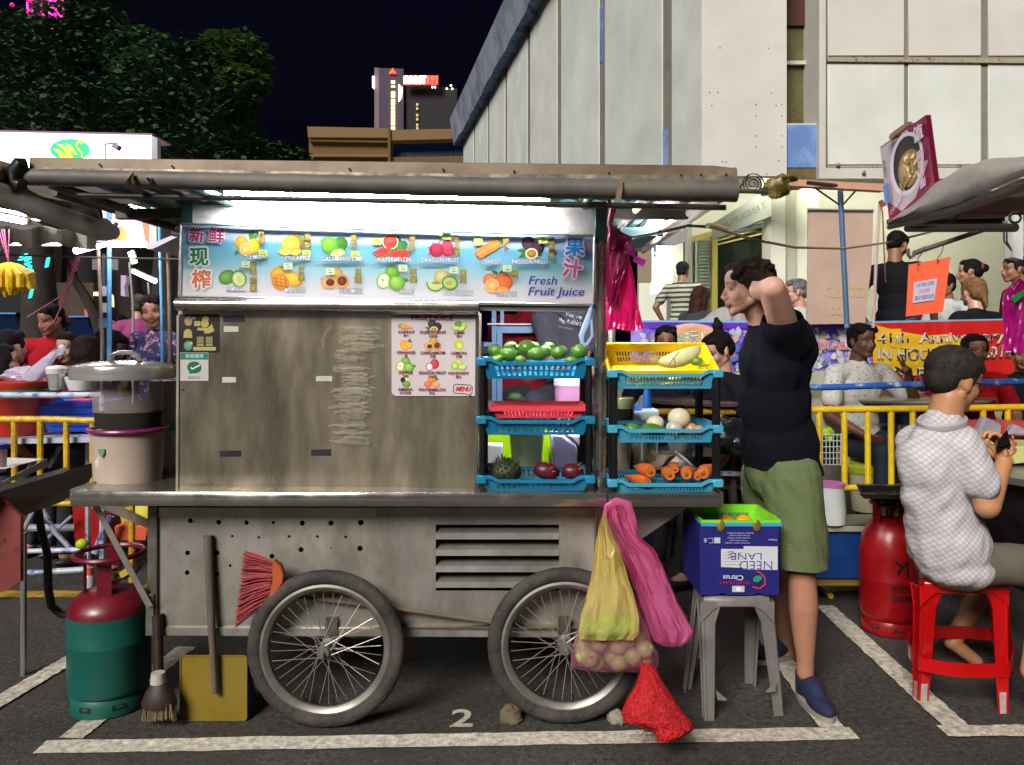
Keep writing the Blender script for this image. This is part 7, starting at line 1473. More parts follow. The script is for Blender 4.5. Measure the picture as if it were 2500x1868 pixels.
def crumple(name, label, cat, u, v, d, rx, ry, m, seed=1, amp=.35, fr=2.2, sp=None):
 b_ = MB(); b_.ell(S(u, v, d), (PX(rx, d), PX(rx, d)*.8, PX(ry, d)), nu=30, nv=18, fn=lambda p: 1+amp*noise.noise(p*fr+V((seed, 0, 0)))+amp*.5*abs(noise.noise(p*fr*2.7))); return obj(name, b_, m, None, label=label, cat=cat, smooth=True, angle=25)
crumple('plastic_packets', 'heap of white plastic packets in the shallow orange basin', 'packets', 58, 917, 4.7, 48, 20, wbag, 3)
b_ = MB(); rows = []
for i in range(14):
 f = i/13; c0 = S(80+f*62, 915-f*62, 4.6); w = PX(26-f*16, 4.6); rows.append([c0+V((w*math.cos(a), .03*math.sin(a), w*.6*math.sin(a)))*(1+.18*noise.noise(V((f*6, a, 2)))) for a in [2*PI*k/20 for k in range(20)]])
b_.grid(rows, wrap=True); obj('twisted_bag', b_, wbag, None, label='twisted translucent white bag pointing up toward the girl', cat='bag')
tub('steel_cup', 'ribbed steel cup with white tissue standing by the shallow basin', 'cup', 138, 4.6, [(16, 952), (19, 925), (21, 908)], pots, (('tissue', 138, [(22, 912), (24, 900), (20, 894), (4, 892)], whp),))
tub('white_bowl', 'white bowl partly hidden by the steel lid', 'bowl', 200, 4.6, [(28, 952), (36, 928), (38, 920)], whp)
b_ = MB(); b_.slab([(148, 896), (188, 894), (186, 908), (150, 908)], 4.7, .1); obj('tissue_pack', b_, whp, None, label='white tissue pack behind the steel cup', cat='tissue', bev=.01)
basket('blue_basket', None, (S(165, 1056, 4.85).x, 4.85, S(165, 1056, 4.85).z), PX(160, 4.85), .3, PX(72, 4.85), M('royal_blue_plastic', '1c48c0', rough=.4, var=.1), ncol=15, rows=4, taper=.06, rimw=.02, scoop=0, label='royal blue perforated basket on the bluish table', cat='basket')
basket('violet_basket', None, (S(215, 1050, 5.0).x, 5.0, S(215, 1050, 5.0).z), PX(110, 5.0), .25, PX(70, 5.0), M('violet_plastic', '6c48b4', rough=.4), ncol=12, rows=5, taper=.03, rimw=.015, scoop=0, label='violet basket nested behind the royal blue one', cat='basket')
crumple('coral_cloth', 'coral pink cloth heaped in the violet basket', 'cloth', 205, 980, 5.1, 30, 8, M('coral_cloth', 'd84c68', rough=.7), 5)
redbk = M('red_bucket', 'a8100c', rough=.4, var=.15)
tub('red_bucket', 'red bucket below the left barrier bars', 'bucket', 205, 5.0, [(28, 1225), (36, 1165), (38, 1160)], redbk)
b_ = MB(); b_.slab([(174, 1236), (270, 1236), (262, 1336), (182, 1336)], 4.9, .3); obj('red_crate', b_, redbk, None, label='bright red crate under the left end of the cart tray', cat='crate', bev=.01)
b_ = MB(); b_.slab([(288, 1236), (372, 1236), (372, 1290), (300, 1290)], 4.7, .2); obj('yellow_box', b_, M('pale_yellow_plain', 'd8d850', rough=.5), None, label='pale yellow box seen between the cart brace and the corner post', cat='box')  # plain pale yellow colour, no emission
b_ = MB(); b_.slab([(278, 1284), (362, 1284), (358, 1322), (282, 1322)], 4.5, .3); obj('orange_crate', b_, M('salmon_plastic', 'd4583c', rough=.45), None, label='salmon orange crate behind the gas cylinder collar', cat='crate', bev=.008)
b_ = MB(); b_.ell(S(200, 1328, 4.5), (.035, .03, .03)); obj('yellow_scrap', b_, M('lime_scrap', '9cb410', rough=.5), None, label='lime yellow scrap in front of the red crate', cat='scrap')
tub('small_bottle', 'small orange capped bottle beside the gas cylinder', 'bottle', 218, 3.9, [(12, 1450), (13, 1412), (8, 1402)], M('clear_bottle', 'b0a8b0', rough=.2), (('cap', 218, [(9, 1403), (9, 1386)], M('salmon_plastic')),))
# ================================================================ RIGHT SIDE
sil = M('silver_tarp', 'b4b0a4', rough=.35, metal=.45, var=.25, vs=5, bump=.5, bs=10, dirt='5c5648', dirt_amt=.4, ds=4); silr = M('dark_tarp_roll', '3a3830', rough=.4, var=.3, vs=6, bump=.5, bs=14)
t = thing('right_stall_awning', 'domed silver tarpaulin awning of the stall at the right edge', 'awning', V((2.2, 3.4, 0)))
up = dens([(2170, 538, 4.0), (2216, 508, 3.9), (2283, 449, 3.7), (2340, 413, 3.5), (2403, 390, 3.3), (2500, 381, 3.05), (2640, 386, 2.7)], 5); lo = dens([(2168, 546, 4.0), (2216, 532, 3.85), (2290, 512, 3.6), (2350, 492, 3.4), (2410, 468, 3.2), (2500, 430, 2.9), (2640, 372+18, 2.6)], 5)
rows = [[S(a[0]*(1-f)+b[0]*f, a[1]*(1-f)+b[1]*f+1.5*math.sin(i*1.1+f*5), a[2]*(1-f)+b[2]*f-.12*math.sin(f*PI)) for i, (a, b) in enumerate(zip(up, lo))] for f in [k/9 for k in range(10)]]
b_ = MB(); b_.grid(rows); obj('tarpaulin', b_, sil, t, solid=.005)
b_ = MB(); pts = [S(a[0]+2, a[1]+9+i*.42, a[2]) for i, a in enumerate(lo)]; b_.tube(pts, [PX(6+i*.36, p.y) for i, p in enumerate(pts)], 14); obj('rolled_edge', b_, silr, t)
b_ = MB(); b_.tube([S(2214, 558, 4.1), S(2480, 556, 3.4)], PX(9, 4), 8); b_.tube([S(2214, 545, 4.3), S(2480, 540, 4.3)], PX(8, 4), 8); b_.box(S(2420, 512, 4.2), (.7, .9, .03)); obj('frame', b_, M('dark_frame_brown', '2f2a22', rough=.6, var=.3), t)
b_ = MB(); b_.tube([S(2217, 607, 3.6), S(2217, 622, 3.6), S(2223, 630, 3.6), S(2230, 624, 3.6), S(2232, 618, 3.6), S(2330, 585, 3.6), S(2417, 556, 3.6)], [PX(4, 3.6)]*4+[PX(6, 3.6)]*3, 8); obj('hook_bar', b_, M('rusty_pipe', '4c3a34', rough=.6, var=.3), t)
b_ = MB(); b_.slab([(2474, 525), (2498, 525), (2498, 634), (2474, 628)], 3.6, .06); obj('white_post', b_, whp, t)
for k in range(2):
 b_ = MB(); b_.tube([S(2450+k*8, 540, 3.5), S(2452+k*6, 590, 3.5), S(2470, 612, 3.5)], .004, 5); b_.tube([S(2478+14*math.cos(a), 532+12*math.sin(a), 3.45) for a in [2*PI*i/14 for i in range(14)]], .006, 6, closed=True); obj('cable', b_, M('grey_cable', '6c6a5c', rough=.5), t)
# food sign board
sq = [(2149, 359, 4.0), (2260, 281, 3.7), (2283, 455, 3.7), (2172, 545, 4.0)]; fn = bil(sq)
b_ = MB(); q = [fn(0, 0, 0), fn(1, 0, 0), fn(1, 1, 0), fn(0, 1, 0)]; n_ = (q[1]-q[0]).cross(q[3]-q[0]).normalized(); n_ = n_ if n_.y > 0 else -n_; b_.hexa(q, [p+n_*.03 for p in q]); fs_ = obj('food_sign', b_, M('maroon_board', '6a1430', rough=.35, var=.1), None, label='tilted maroon food sign with a round noodle dish picture above the right stall', cat='sign')
P = Print(lambda a, b, z: fn(a, b, z+.002), .0005); P.poly([(.0, .02), (.62, .02), (.6, .5), (.95, .6), (.6, .95), (.3, .98), (0, .7)], '9c8f90'); P.ell(.52, .44, .36, .40, 'b8b0b4'); P.ell(.53, .44, .30, .35, '2c2820', '1a1814'); P.ell(.56, .52, .24, .24, 'a88c58', '6a5434')
for i in range(26): P.ell(.56+RND.uniform(-.2, .2), .54+RND.uniform(-.18, .2), .05, .02, RND.choice(['c8b070', '8a6a3c', 'd8c490', '6a5030']), rot=RND.uniform(0, 180))
P.text('值', .86, .20, .22, 'b4a8ac', .03, sx=1.0);
for i, ch in enumerate('福建炒面'): P.text(ch, .84, .48+i*.13, .13, 'b498a8', .03)
for i, ch in enumerate('东昌记'): P.text(ch, .12, .26+i*.08, .08, '3c2830', .01)
P.rect(.03, .52, .14, .78, '4c6ca0'); P.text('CHAR KOAY', .3, .86, .07, 'b48ca4', .02, rot=-20)
obj('sign_print', P, PRINT, fs_, smooth=False)
b_ = MB(); b_.ell(fn(.45, -.03, -.01), (.07, .02, .02), rotm('Y', -.6), fn=lambda p: 1+.4*noise.noise(p*3)); obj('torn_cardboard', b_, M('torn_brown_card', '6a5040', rough=.8, var=.3, vs=12), fs_)
# orange hanging sign
sq = [(2219, 646, 3.55), (2321, 627, 3.5), (2302, 762, 3.5), (2212, 773, 3.55)]; fn2 = bil(sq); b_ = MB(); q = [fn2(0, 0, 0), fn2(1, 0, 0), fn2(1, 1, 0), fn2(0, 1, 0)]; b_.hexa(q, [p+V((0, .004, 0)) for p in q]); os_ = obj('self_service_sign', b_, M('orange_card', 'd84c18', rough=.5, var=.05), None, label='orange self service card hanging by two wires from the hook bar', cat='sign', smooth=False)
P = Print(lambda a, b, z: fn2(a, b, z+.006), .0003); P.poly([(.15, .36), (.73, .36), (.72, .76), (.15, .76)], 'a8a4b4'); P.text('LAYAN DIRI', .44, .44, .105, '2c2c50', .01, width=.44); P.text('自助服务', .44, .56, .08, 'b8607c', .01, width=.28); P.text('SELF SERVICE', .44, .68, .105, '2c2c50', .01, width=.50); obj('label_print', P, PRINT, os_, smooth=False)
for u in (2245, 2292):
 b_ = MB(); b_.tube([S(u+12, 602 if u < 2260 else 600, 3.58), S(u+6, 618, 3.56), S(u-4, 632, 3.53), S(u-3, 646-(u-2245)*.2, 3.5), S(u+2, 648-(u-2245)*.2, 3.5)], .0022, 5); obj('wire', b_, blackp, os_)
# timber beam on blue T post
b_ = MB(); b_.prism([S(1912, 436, 4.6), S(2160, 449, 4.4), S(2160, 466, 4.4), S(1912, 452, 4.6)], (0, .06, 0)); obj('timber_beam', b_, M('pinkish_timber', 'a87c5c', rough=.7, var=.2, vs=3, stretch=(1, 20, 20)), None, label='pinkish timber beam running level from the yellow wrap to the food sign', cat='beam')
t = thing('blue_t_post', 'slim blue T-shaped post carrying the timber beam', 'post', S(2068, 790, 4.7)); b_ = MB(); b_.tube([S(2051, 460, 4.6), S(2058, 600, 4.62), S(2068, 800, 4.65)], PX(7, 4.6), 8); obj('post', b_, M('slate_blue_paint', '3f5c78', rough=.5, var=.3, col2='9ab8d0', thr=(.6, .7), vs=5), t)
b_ = MB(); b_.tube([S(1970, 446, 4.5), S(2104, 460, 4.5)], PX(5, 4.6), 6); b_.tube([S(1976, 450, 4.55), S(2052, 502, 4.6)], PX(2.5, 4.6), 5); b_.tube([S(2092, 462, 4.55), S(2056, 502, 4.6)], PX(2.5, 4.6), 5); obj('brackets', b_, M('dark_iron', '2c2428', rough=.6), t)
b_ = MB(); b_.tube([S(2148, 495, 4.5), S(2140, 620, 4.5), S(2132, 800, 4.5)], PX(4, 4.5), 8); t = obj('tent_pole', b_, M('pinkish_white_pole', 'b49c94', rough=.5), None, label='thin pinkish white pole with a red cord in front of the standing man', cat='pole'); b_ = MB(); b_.tube([S(2148, 492, 4.45), S(2155, 520, 4.45), S(2158, 600, 4.4), S(2162, 690, 4.4)], .004, 5); b_.tube([S(2149, 490, 4.45), S(2158, 504, 4.45)], [.012, .016], 6); obj('cord', b_, M('dull_red_cord', '7c2c24', rough=.7), t)
# beige pull-up screen
b_ = MB(); b_.prism([S(1973, 509, 6.0), S(2132, 511, 6.0), S(2128, 640, 6.0), S(2112, 790, 6.0), S(1968, 792, 6.0), S(1972, 640, 6.0)], (0, .01, 0)); sc_ = obj('banner_screen', b_, M('beige_screen', 'b09484', rough=.65, var=.12, vs=3, bump=.15, bs=6), None, label='tall beige roll-up screen showing its faint reversed lettering behind the blue T post', cat='banner')
b_ = MB(); b_.tube([S(1970, 509, 5.98), S(2134, 511, 5.98)], PX(3, 6), 6); obj('top_bar', b_, whp, sc_)
P = Print(lambda u, v, z: S(u, v, 6.0)-V((0, z+.003, 0)), .0008); P.text('COLD', 2064, 714, 40, 'b09c6c', .02, mirror=True, width=100); P.text('00', 2040, 760, 30, 'ac9c74', .02, mirror=True); obj('faint_print', P, PRINT, sc_, smooth=False)
# railing of the walkway with banners
t = thing('walkway_railing', 'pale blue painted walkway railing that carries the two vinyl banners', 'railing', V((2.5, 6.25, .72)))
b_ = MB(); b_.prism([S(2028, 800, 6.2), S(2050, 786, 6.2), S(2560, 776, 6.2), S(2560, 792, 6.2)], (0, .12, 0)); b_.tube([S(1540, 788, 6.25), S(2050, 790, 6.25)], .02, 8); obj('top_board', b_, M('sky_blue_paint', '6aa0bc', rough=.5, var=.15), t)
for u in (1560, 1750, 1960, 2200, 2440, 2540): b_ = MB(); b_.tube([S(u, 790, 6.3), V((S(u, 0, 6.3).x, 6.3+(.16), .70))], .02, 6); obj('post', b_, brl2, t)
for (u0, v0, v1) in ((2022, 751, 792), (2069, 748, 792)): b_ = MB(); b_.slab([(u0, v0), (u0+21, v0), (u0+21, v1), (u0, v1)], 6.1, .05); obj('blue_block', b_, M('mid_blue_paint', '3c70a4', rough=.5, var=.15), t)
def wavy(u0, u1, vt, vb, d, amp, seed, nu=60, nv=10):
 def f(a, b, z):
  x = u0+(u1-u0)*a; y = vt(a)+(vb(a)-vt(a))*b; return S(x, y, d+amp*noise.noise(V((a*9, b*1.6, seed)))+amp*.5*noise.noise(V((a*24, b*3, seed+5))))-V((0, z, 0))
 b_ = MB(); b_.grid([[f(i/nu, j/nv, 0) for i in range(nu+1)] for j in range(nv+1)]); return b_, f
class WPrint(Print):
 """print subdivided so that it follows a wavy sheet"""
 def rect(s, x0, y0, x1, y1, col, n=10):
  c = lin(col); rows = [[s.fn(x0+(x1-x0)*i/n, y0+(y1-y0)*j/4, s.z) for i in range(n+1)] for j in range(5)]; s.grid(rows, c); s.z += s.step; return s
 def ellw(s, cx, cy, rx, ry, col, n=6): return s.ell(cx, cy, rx, ry, col)
b_, f = wavy(2130, 2560, lambda a: 789-10*a, lambda a: 934+6*math.sin(a*5), 6.1, .014, 2); rb = obj('anniversary_banner', b_, M('red_vinyl', 'b8201c', rough=.35, var=.08, vs=4), None, label='red and yellow vinyl banner reading 41th Anniversary on the walkway railing', cat='banner', solid=.002)
P = WPrint(f, .002); P.z = .010
for (x0, y0, x1, y1, c) in ((0, .10, .16, .80, 'c8a018'), (.16, .26, .30, .80, 'c8a018'), (.30, .34, .52, .78, 'd0a41a'), (.52, .40, .62, .62, 'c8981a'), (.0, .80, .06, .92, 'c8a018')): P.rect(x0, y0, x1, y1, c); P.z -= .002
P.z = .012; P.poly([(.03, .80), (.2, .86), (.52, .80), (.55, .72), (.3, .7), (.05, .7)], 'c8a018'); P.poly([(.0, .02), (.14, .14), (.30, .22), (.42, .20), (.55, .34), (.4, .5), (.1, .4), (0, .2)], 'c8a01a'); P.poly([(.74, .02), (.86, .02), (.86, .30), (.80, .18)], 'd0a824')
P.z = .022
def wtx(P, s_, x, y, h, w, c='1c1410', out='c8b8ac'):
 P.text(s_, x, y, h, c, .018, out, .032, width=w)
wtx(P, '41th  Anniversary', .38, .26, .22, .72); wtx(P, 'IN HOUSE FAIR 2018', .40, .52, .25, .76); wtx(P, '41 F', .19, .82, .24, .20)
obj('banner_print', P, PRINT, rb, smooth=False)
b_, f = wavy(1540, 2136, lambda a: 786+4*a, lambda a: 910+4*math.sin(a*7), 6.15, .014, 9, nu=70); pbn = obj('travel_banner', b_, M('violet_vinyl', '5a3cae', rough=.35, var=.25, vs=3, col2='8a7cc8', thr=(.5, .6)), None, label='purple and white travel banner with faded photographs and 6/8 Days lettering on the railing', cat='banner', solid=.002)
P = WPrint(f, .002); P.z = .010; P.rect(0, 0, 1, .12, '5824a8')
for i in range(300):
 x, y = RND.uniform(.02, .97), RND.uniform(.16, .93); P.poly([(x+RND.uniform(.004, .022)*math.cos(a), y+RND.uniform(.03, .11)*math.sin(a)) for a in (.3, 1.4, 2.6, 3.8, 5.2)], RND.choice(['a8a4b4', '8c84b4', 'c0a890', '7c8cb0', 'b8b0b8', '9ca4b8', 'b89c80', '5c649c', 'b4ac70', '7c6494', '78847c', 'c8c4c8', 'b4b0bc'])); P.z -= .00198
P.z = .022; P.ell(.25, .26, .11, .24, 'c88058', 'd8b090'); P.ell(.95, .3, .10, .3, 'b8b4c0'); P.z = .026; P.text('6/8天 Days', .275, .30, .26, '3c8c5c', .02, 'e0e4d8', .04, width=.17); P.text('WISATA JALAN', .27, .60, .2, '7c5c3c', .02, 'd8c8b8', .03, width=.15); P.text('市LABANA', .86, .46, .22, 'b83c38', .02, 'd8d0d4', .03, width=.20)
for i in range(12): P.ell(RND.uniform(.3, .5), RND.uniform(.5, .9), .012, .05, RND.choice(['c8b83c', '4464b4', 'c4c0cc', 'b04c8c']))
obj('banner_print', P, PRINT, pbn, smooth=False)
# tables on the ground on the right, between railing and walkway
def table(label, u, v, d, r, name='round_table', top=M('table_top_grey', '8a8478', rough=.3, var=.1)):
 p = S(u, v, d); t = thing(name, label, 'table', V((p.x, d, 0))); b_ = MB(); b_.lathe([(r*.97, p.z-.03), (r, p.z-.012), (r, p.z-.004), (r*.98, p.z), (.001, p.z)], (p.x, d, 0), 40); obj('tabletop', b_, top, t)
 for k in range(4): a = PI/4+k*PI/2; b_ = MB(); b_.tube([V((p.x+r*.35*math.cos(a), d+r*.35*math.sin(a), p.z-.03)), V((p.x+r*.7*math.cos(a), d+r*.7*math.sin(a), 0))], .014, 6); obj('leg', b_, M('dark_iron'), t)
 return t
table('round table with plates and a pink drink behind the blue railing at the right', 2215, 966, 5.6, .55); table('brown round table glimpsed between the uprights of the right rack', 1730, 970, 5.2, .42, top=M('brown_table_top', '6c5a4c', rough=.35, var=.2)); table('grey round table with a banana leaf dish seen through the cart opening', 1270, 984, 4.6, .34)
for (u, v, r, c, lb) in ((2172, 958, 14, 'b88c5c', 'plate of brown food left of the pink drink'), (2236, 958, 16, 'c8bca0', 'pale plate right of the pink drink')):
 tub('plate', lb, 'plate', u, 5.5, [(r*.6, v+6), (r, v+2), (r*1.05, v)], whp, (('food', u, [(r*.7, v), (r*.4, v-5), (2, v-7)], M('food_'+c, c, rough=.7, var=.4, vs=30)),))
tub('pink_drink', 'glass of pink drink on the round table behind the blue railing', 'drink', 2207, 5.45, [(8, 970), (10, 952), (10, 944)], M('pink_drink', 'd85c70', rough=.2))
tub('orange_drink', 'orange drink with a white straw in front of the woman with a topknot', 'drink', 1796, 5.1, [(7, 938), (8, 920), (8, 914)], M('orange_drink', 'c84c1c', rough=.25))
b_ = MB(); b_.tube([S(1794, 918, 5.1), S(1786, 893, 5.1)], .005, 5); obj('straw', b_, whp, bpy.data.objects['orange_drink'])
tub('small_cups', 'small cups crowded on the brown table right of the rack', 'cups', 1775, 5.2, [(14, 966), (16, 950)], M('cream_plastic'))
lf = M('leaf_wrap', '4c6a3c', rough=.5, var=.3)
b_ = MB(); b_.ell(S(1276, 974, 4.55), (.10, .08, .018)); b_.ell(S(1262, 968, 4.5), (.05, .04, .03)); obj('leaf_parcel', b_, lf, None, label='banana leaf parcel on the grey round table', cat='food')
b_ = MB(); b_.tube([S(1275, 965, 4.5), S(1320, 976, 4.5)], .005, 5); b_.tube([S(1290, 963, 4.5), S(1318, 972, 4.5)], .004, 5); obj('chopsticks', b_, M('chopstick_wood', 'b08c58'), None, label='pair of wooden chopsticks beside the leaf parcel', cat='chopsticks')
redst = M('red_stool_back', '9c0c10', rough=.35)
b_ = MB(); b_.slab([(1248, 905), (1296, 905), (1302, 980), (1244, 980)], 5.3, .3); obj('red_chair', b_, redst, None, label='red plastic chair seen through the opening above the coral tray', cat='chair', bev=.03)
b_ = MB(); b_.slab([(1220, 920), (1248, 920), (1248, 968), (1224, 968)], 5.1, .1); obj('lilac_bag', b_, wbag, None, label='pale lilac bag left of the red chair in the opening', cat='bag', bev=.02)
# blue frame seen in the opening
t = thing('painted_scaffold', 'pale blue painted stall frame behind the opening of the cart', 'frame', V((S(1260, 0, 4.7).x, 4.7, 0))); fb = M('pale_blue_frame', '6f9cc0', rough=.5, var=.2, vs=8)
for (u0, v0, u1, v1) in ((1201, 700, 1211, 980), (1222, 700, 1230, 790), (1181, 836, 1220, 846), (1212, 797, 1350, 813), (1213, 800, 1226, 980)): b_ = MB(); b_.slab([(u0, v0), (u1, v0), (u1, v1), (u0, v1)], 4.7+(.02 if v1-v0 > 60 else 0), .04); obj('bar', b_, fb, t, smooth=False)
b_ = MB(); b_.slab([(1190, 789), (1350, 790), (1350, 794), (1190, 793)], 4.66, .03); obj('thin_bar', b_, whp, t, smooth=False)
# ---- low right things
wbench = M('cream_bench', 'a8a490', rough=.5, var=.15); bbox = M('deep_blue_box', '0c3a78', rough=.5, var=.15)
d = 4.35
b_ = MB(); b_.hexa([S(1960, 1284, d), S(2140, 1284, d), S(2140, 1298, d), S(1960, 1298, d)], [S(1960, 1262, d+.5), S(2140, 1262, d+.5), S(2140, 1275, d+.5), S(1960, 1275, d+.5)]); bt = obj('low_bench', b_, wbench, None, label='low cream topped blue box bench behind the man in the black shirt', cat='bench')
b_ = MB(); b_.slab([(1960, 1298), (2125, 1298), (2125, 1412), (1960, 1412)], d+.02, .45); obj('blue_side', b_, bbox, bt, smooth=False)
b_ = MB(); b_.slab([(1960, 1414), (2125, 1414), (2125, 1430), (1960, 1430)], d+.04, .4); obj('yellow_plinth', b_, M('dull_yellow', '8a6c24', rough=.6, var=.2), bt, smooth=False)
b_ = MB(); b_.hexa([S(2040, 1276, d), S(2130, 1276, d), S(2130, 1282, d), S(2040, 1282, d)], [S(2062, 1256, d+.4), S(2130, 1256, d+.4), S(2130, 1260, d+.4), S(2062, 1260, d+.4)]); obj('steel_sheet', b_, stt, None, label='steel tray on the low bench between the white tub and the red gas cylinder', cat='tray')
tub('white_pink_lid_tub', 'white bucket with a pink rim standing on the low bench', 'bucket', 2027, 4.4, [(35, 1276), (36, 1240), (32, 1190), (33, 1184)], M('white_plastic_bright', 'd0d4cc', rough=.4), (('rim', 2027, [(34, 1186), (34, 1178)], M('pink_rim', 'c868b0', rough=.4)),))
wireb = M('wire_white', 'b0b0b0', rough=.4)
t = thing('wire_basket', 'pale wire crockery basket behind the first bars of the bright yellow barrier', 'basket', S(2038, 1140, 5.3)); b_ = MB(); b_.slab([(2004, 1010), (2054, 1010), (2054, 1060), (2004, 1060)], 5.35, .25); b_.slab([(2056, 1040), (2078, 1040), (2076, 1138), (2056, 1138)], 5.3, .25); obj('box', b_, M('frosted_plastic', '9a988c', rough=.4), t)
b_ = MB()
for i in range(6): b_.tube([S(2008+i*9, 1058, 5.25), S(2008+i*9, 1136, 5.25)], .004, 4)
for j in range(6): b_.tube([S(2006, 1062+j*14.5, 5.25), S(2056, 1062+j*14.5, 5.25)], .004, 4)
obj('wires', b_, wireb, t); b_ = MB(); b_.slab([(2006, 1080), (2054, 1080), (2054, 1136), (2006, 1136)], 5.4, .15); obj('dark_dishes', b_, dark, t); b_ = MB(); b_.ell(S(2020, 1062, 5.3), (.05, .05, .05), fn=lambda p: 1+.5*noise.noise(p*4)); obj('yellow_sponge', b_, M('lime_scrap'), t)
limeb = M('olive_lime_bucket', '9aa024', rough=.4, var=.1)
tub('lime_bucket', 'pale bucket with a lime green rim behind the yellow barrier bars', 'bucket', 2118, 5.2, [(36, 1245), (43, 1160), (44, 1150)], M('pale_bucket', 'a09c7c', rough=.45, var=.15), (('rim', 2118, [(47, 1152), (49, 1138), (44, 1134)], limeb), ('inside', 2118, [(42, 1136), (41, 1130)], limeb)))
# right edge: counter with crate, bags, cooker
b_ = MB(); b_.hexa([S(2375, 1152, 3.9), S(2620, 1190, 3.3), S(2620, 1210, 3.3), S(2375, 1166, 3.9)], [S(2360, 1098, 4.7), S(2620, 1098, 4.6), S(2620, 1112, 4.6), S(2360, 1110, 4.7)]); rt = obj('right_counter', b_, stt, None, label='steel edged counter in front of the seated man', cat='counter')
b_ = MB(); b_.prism([S(2380, 1170, 3.92), S(2620, 1212, 3.4), S(2620, 1500, 3.4), S(2400, 1400, 3.92)], (0, .5, 0)); obj('black_front', b_, M('greasy_black', '131110', rough=.4, var=.4, vs=10), rt)
b_ = MB(); b_.prism([S(2464, 1090, 4.0), S(2620, 1092, 4.0), S(2620, 1118, 4.0), S(2476, 1134, 4.0)], (0, .3, 0)); obj('cream_box', b_, M('cream_yellow', 'c8c87c', rough=.5), None, label='cream box at the right edge beyond the hands', cat='box', bev=.006)
cor = M('coral_crate', 'c43c34', rough=.4, var=.1)
b_ = MB(); b_.slab([(2368, 1042), (2600, 1042), (2600, 1062), (2366, 1062)], 4.35, .4); b_.slab([(2372, 1060), (2600, 1060), (2600, 1092), (2382, 1092)], 4.33, .4); obj('coral_crate', b_, cor, None, label='coral red crate with plastic bags on the right counter', cat='crate', bev=.008)
b_ = MB(); b_.prism([S(2385, 1062, 4.25), S(2406, 1018, 4.25), S(2448, 1036, 4.25), S(2446, 1064, 4.25)], (0, .06, 0)); obj('clear_bag', b_, wbag, None, label='clear plastic bag standing in the coral crate nearest the seated man', cat='bag', bev=.01)
b_ = MB(); b_.prism([S(2462, 1062, 4.25), S(2480, 1036, 4.25), S(2520, 1056, 4.25), S(2520, 1066, 4.25)], (0, .06, 0)); obj('clear_bag', b_, wbag, None, label='clear plastic bag in the coral crate at the right edge', cat='bag', bev=.01)
t = thing('pink_bag_roll', 'hot pink carrier bags with a green tag hanging at the right edge', 'bags', S(2475, 860, 3.4)); sheetbag('bag', bagmat('orchid_film', 'c81c8c', .92), irows([(682, 2488, 2510), (715, 2448, 2540), (760, 2446, 2540), (800, 2450, 2540), (860, 2449, 2545)]), 3.4, .010, 7, t)
b_ = MB(); b_.prism([S(2468, 728, 3.36), S(2505, 704, 3.36), S(2505, 716, 3.36), S(2478, 740, 3.36)], (0, .004, 0)); obj('green_tag', b_, M('green_tape', '1ea050', rough=.4), t)
crumple('black_rubbish_bag', 'shiny black plastic rubbish bag between the right rack and the man', 'bag', 1785, 1065, 4.3, 48, 44, M('black_film', '2c2c30', rough=.18, var=.4, vs=6, bump=1.0, bs=10, alpha=.93), 7, .35)
b_ = MB(); b_.hexa([S(1690, 1102, 4.4), S(1830, 1106, 4.4), S(1830, 1118, 4.4), S(1690, 1114, 4.4)], [S(1700, 1090, 5.0), S(1830, 1092, 5.0), S(1830, 1100, 5.0), S(1700, 1098, 5.0)]); tb = obj('brown_table', b_, M('dark_brown_table', '54483c', rough=.5, var=.2), None, label='dark brown table behind the light blue rack holding the rubbish bag', cat='table')
for u in (1700, 1785): b_ = MB(); b_.slab([(u, 1112), (u+12, 1112), (u+12, 1400), (u, 1400)], 4.5, .03); obj('leg', b_, M('dark_brown_table'), tb)
b_ = MB(); b_.slab([(1650, 1150), (1830, 1153), (1830, 1163), (1650, 1160)], 4.45, .03); obj('cross_rail', b_, brl2, tb)
b_ = MB(); b_.slab([(1660, 1130), (1830, 1135), (1830, 1188), (1660, 1182)], 5.0, .3); obj('orange_tub', b_, M('orange_tub', 'b83810', rough=.5, var=.2), None, label='orange tub on the ground behind the brown table legs', cat='tub', bev=.02)
# interior fill of the lit market: real ceiling tubes over the walkway
wl = M('walkway_tube', 'ffffff', emit=150, ecol='fbffe8')
for (x, y, w_) in ((2.9, 9.7, 'left'), (4.6, 9.7, 'middle'), (6.3, 9.7, 'right')):
 t = thing('ceiling_tube', w_+' one of three white ceiling tubes over the walkway', 'ceiling lamp', V((x, y, 3.76)), 'ceiling tubes over the walkway'); b_ = MB(); b_.tube([V((x-.6, y, 3.76)), V((x+.6, y, 3.76))], .02, 8); obj('tube', b_, wl, t); b_ = MB(); b_.box((x, y, 3.81), (1.25, .08, .05)); obj('housing', b_, whp, t)
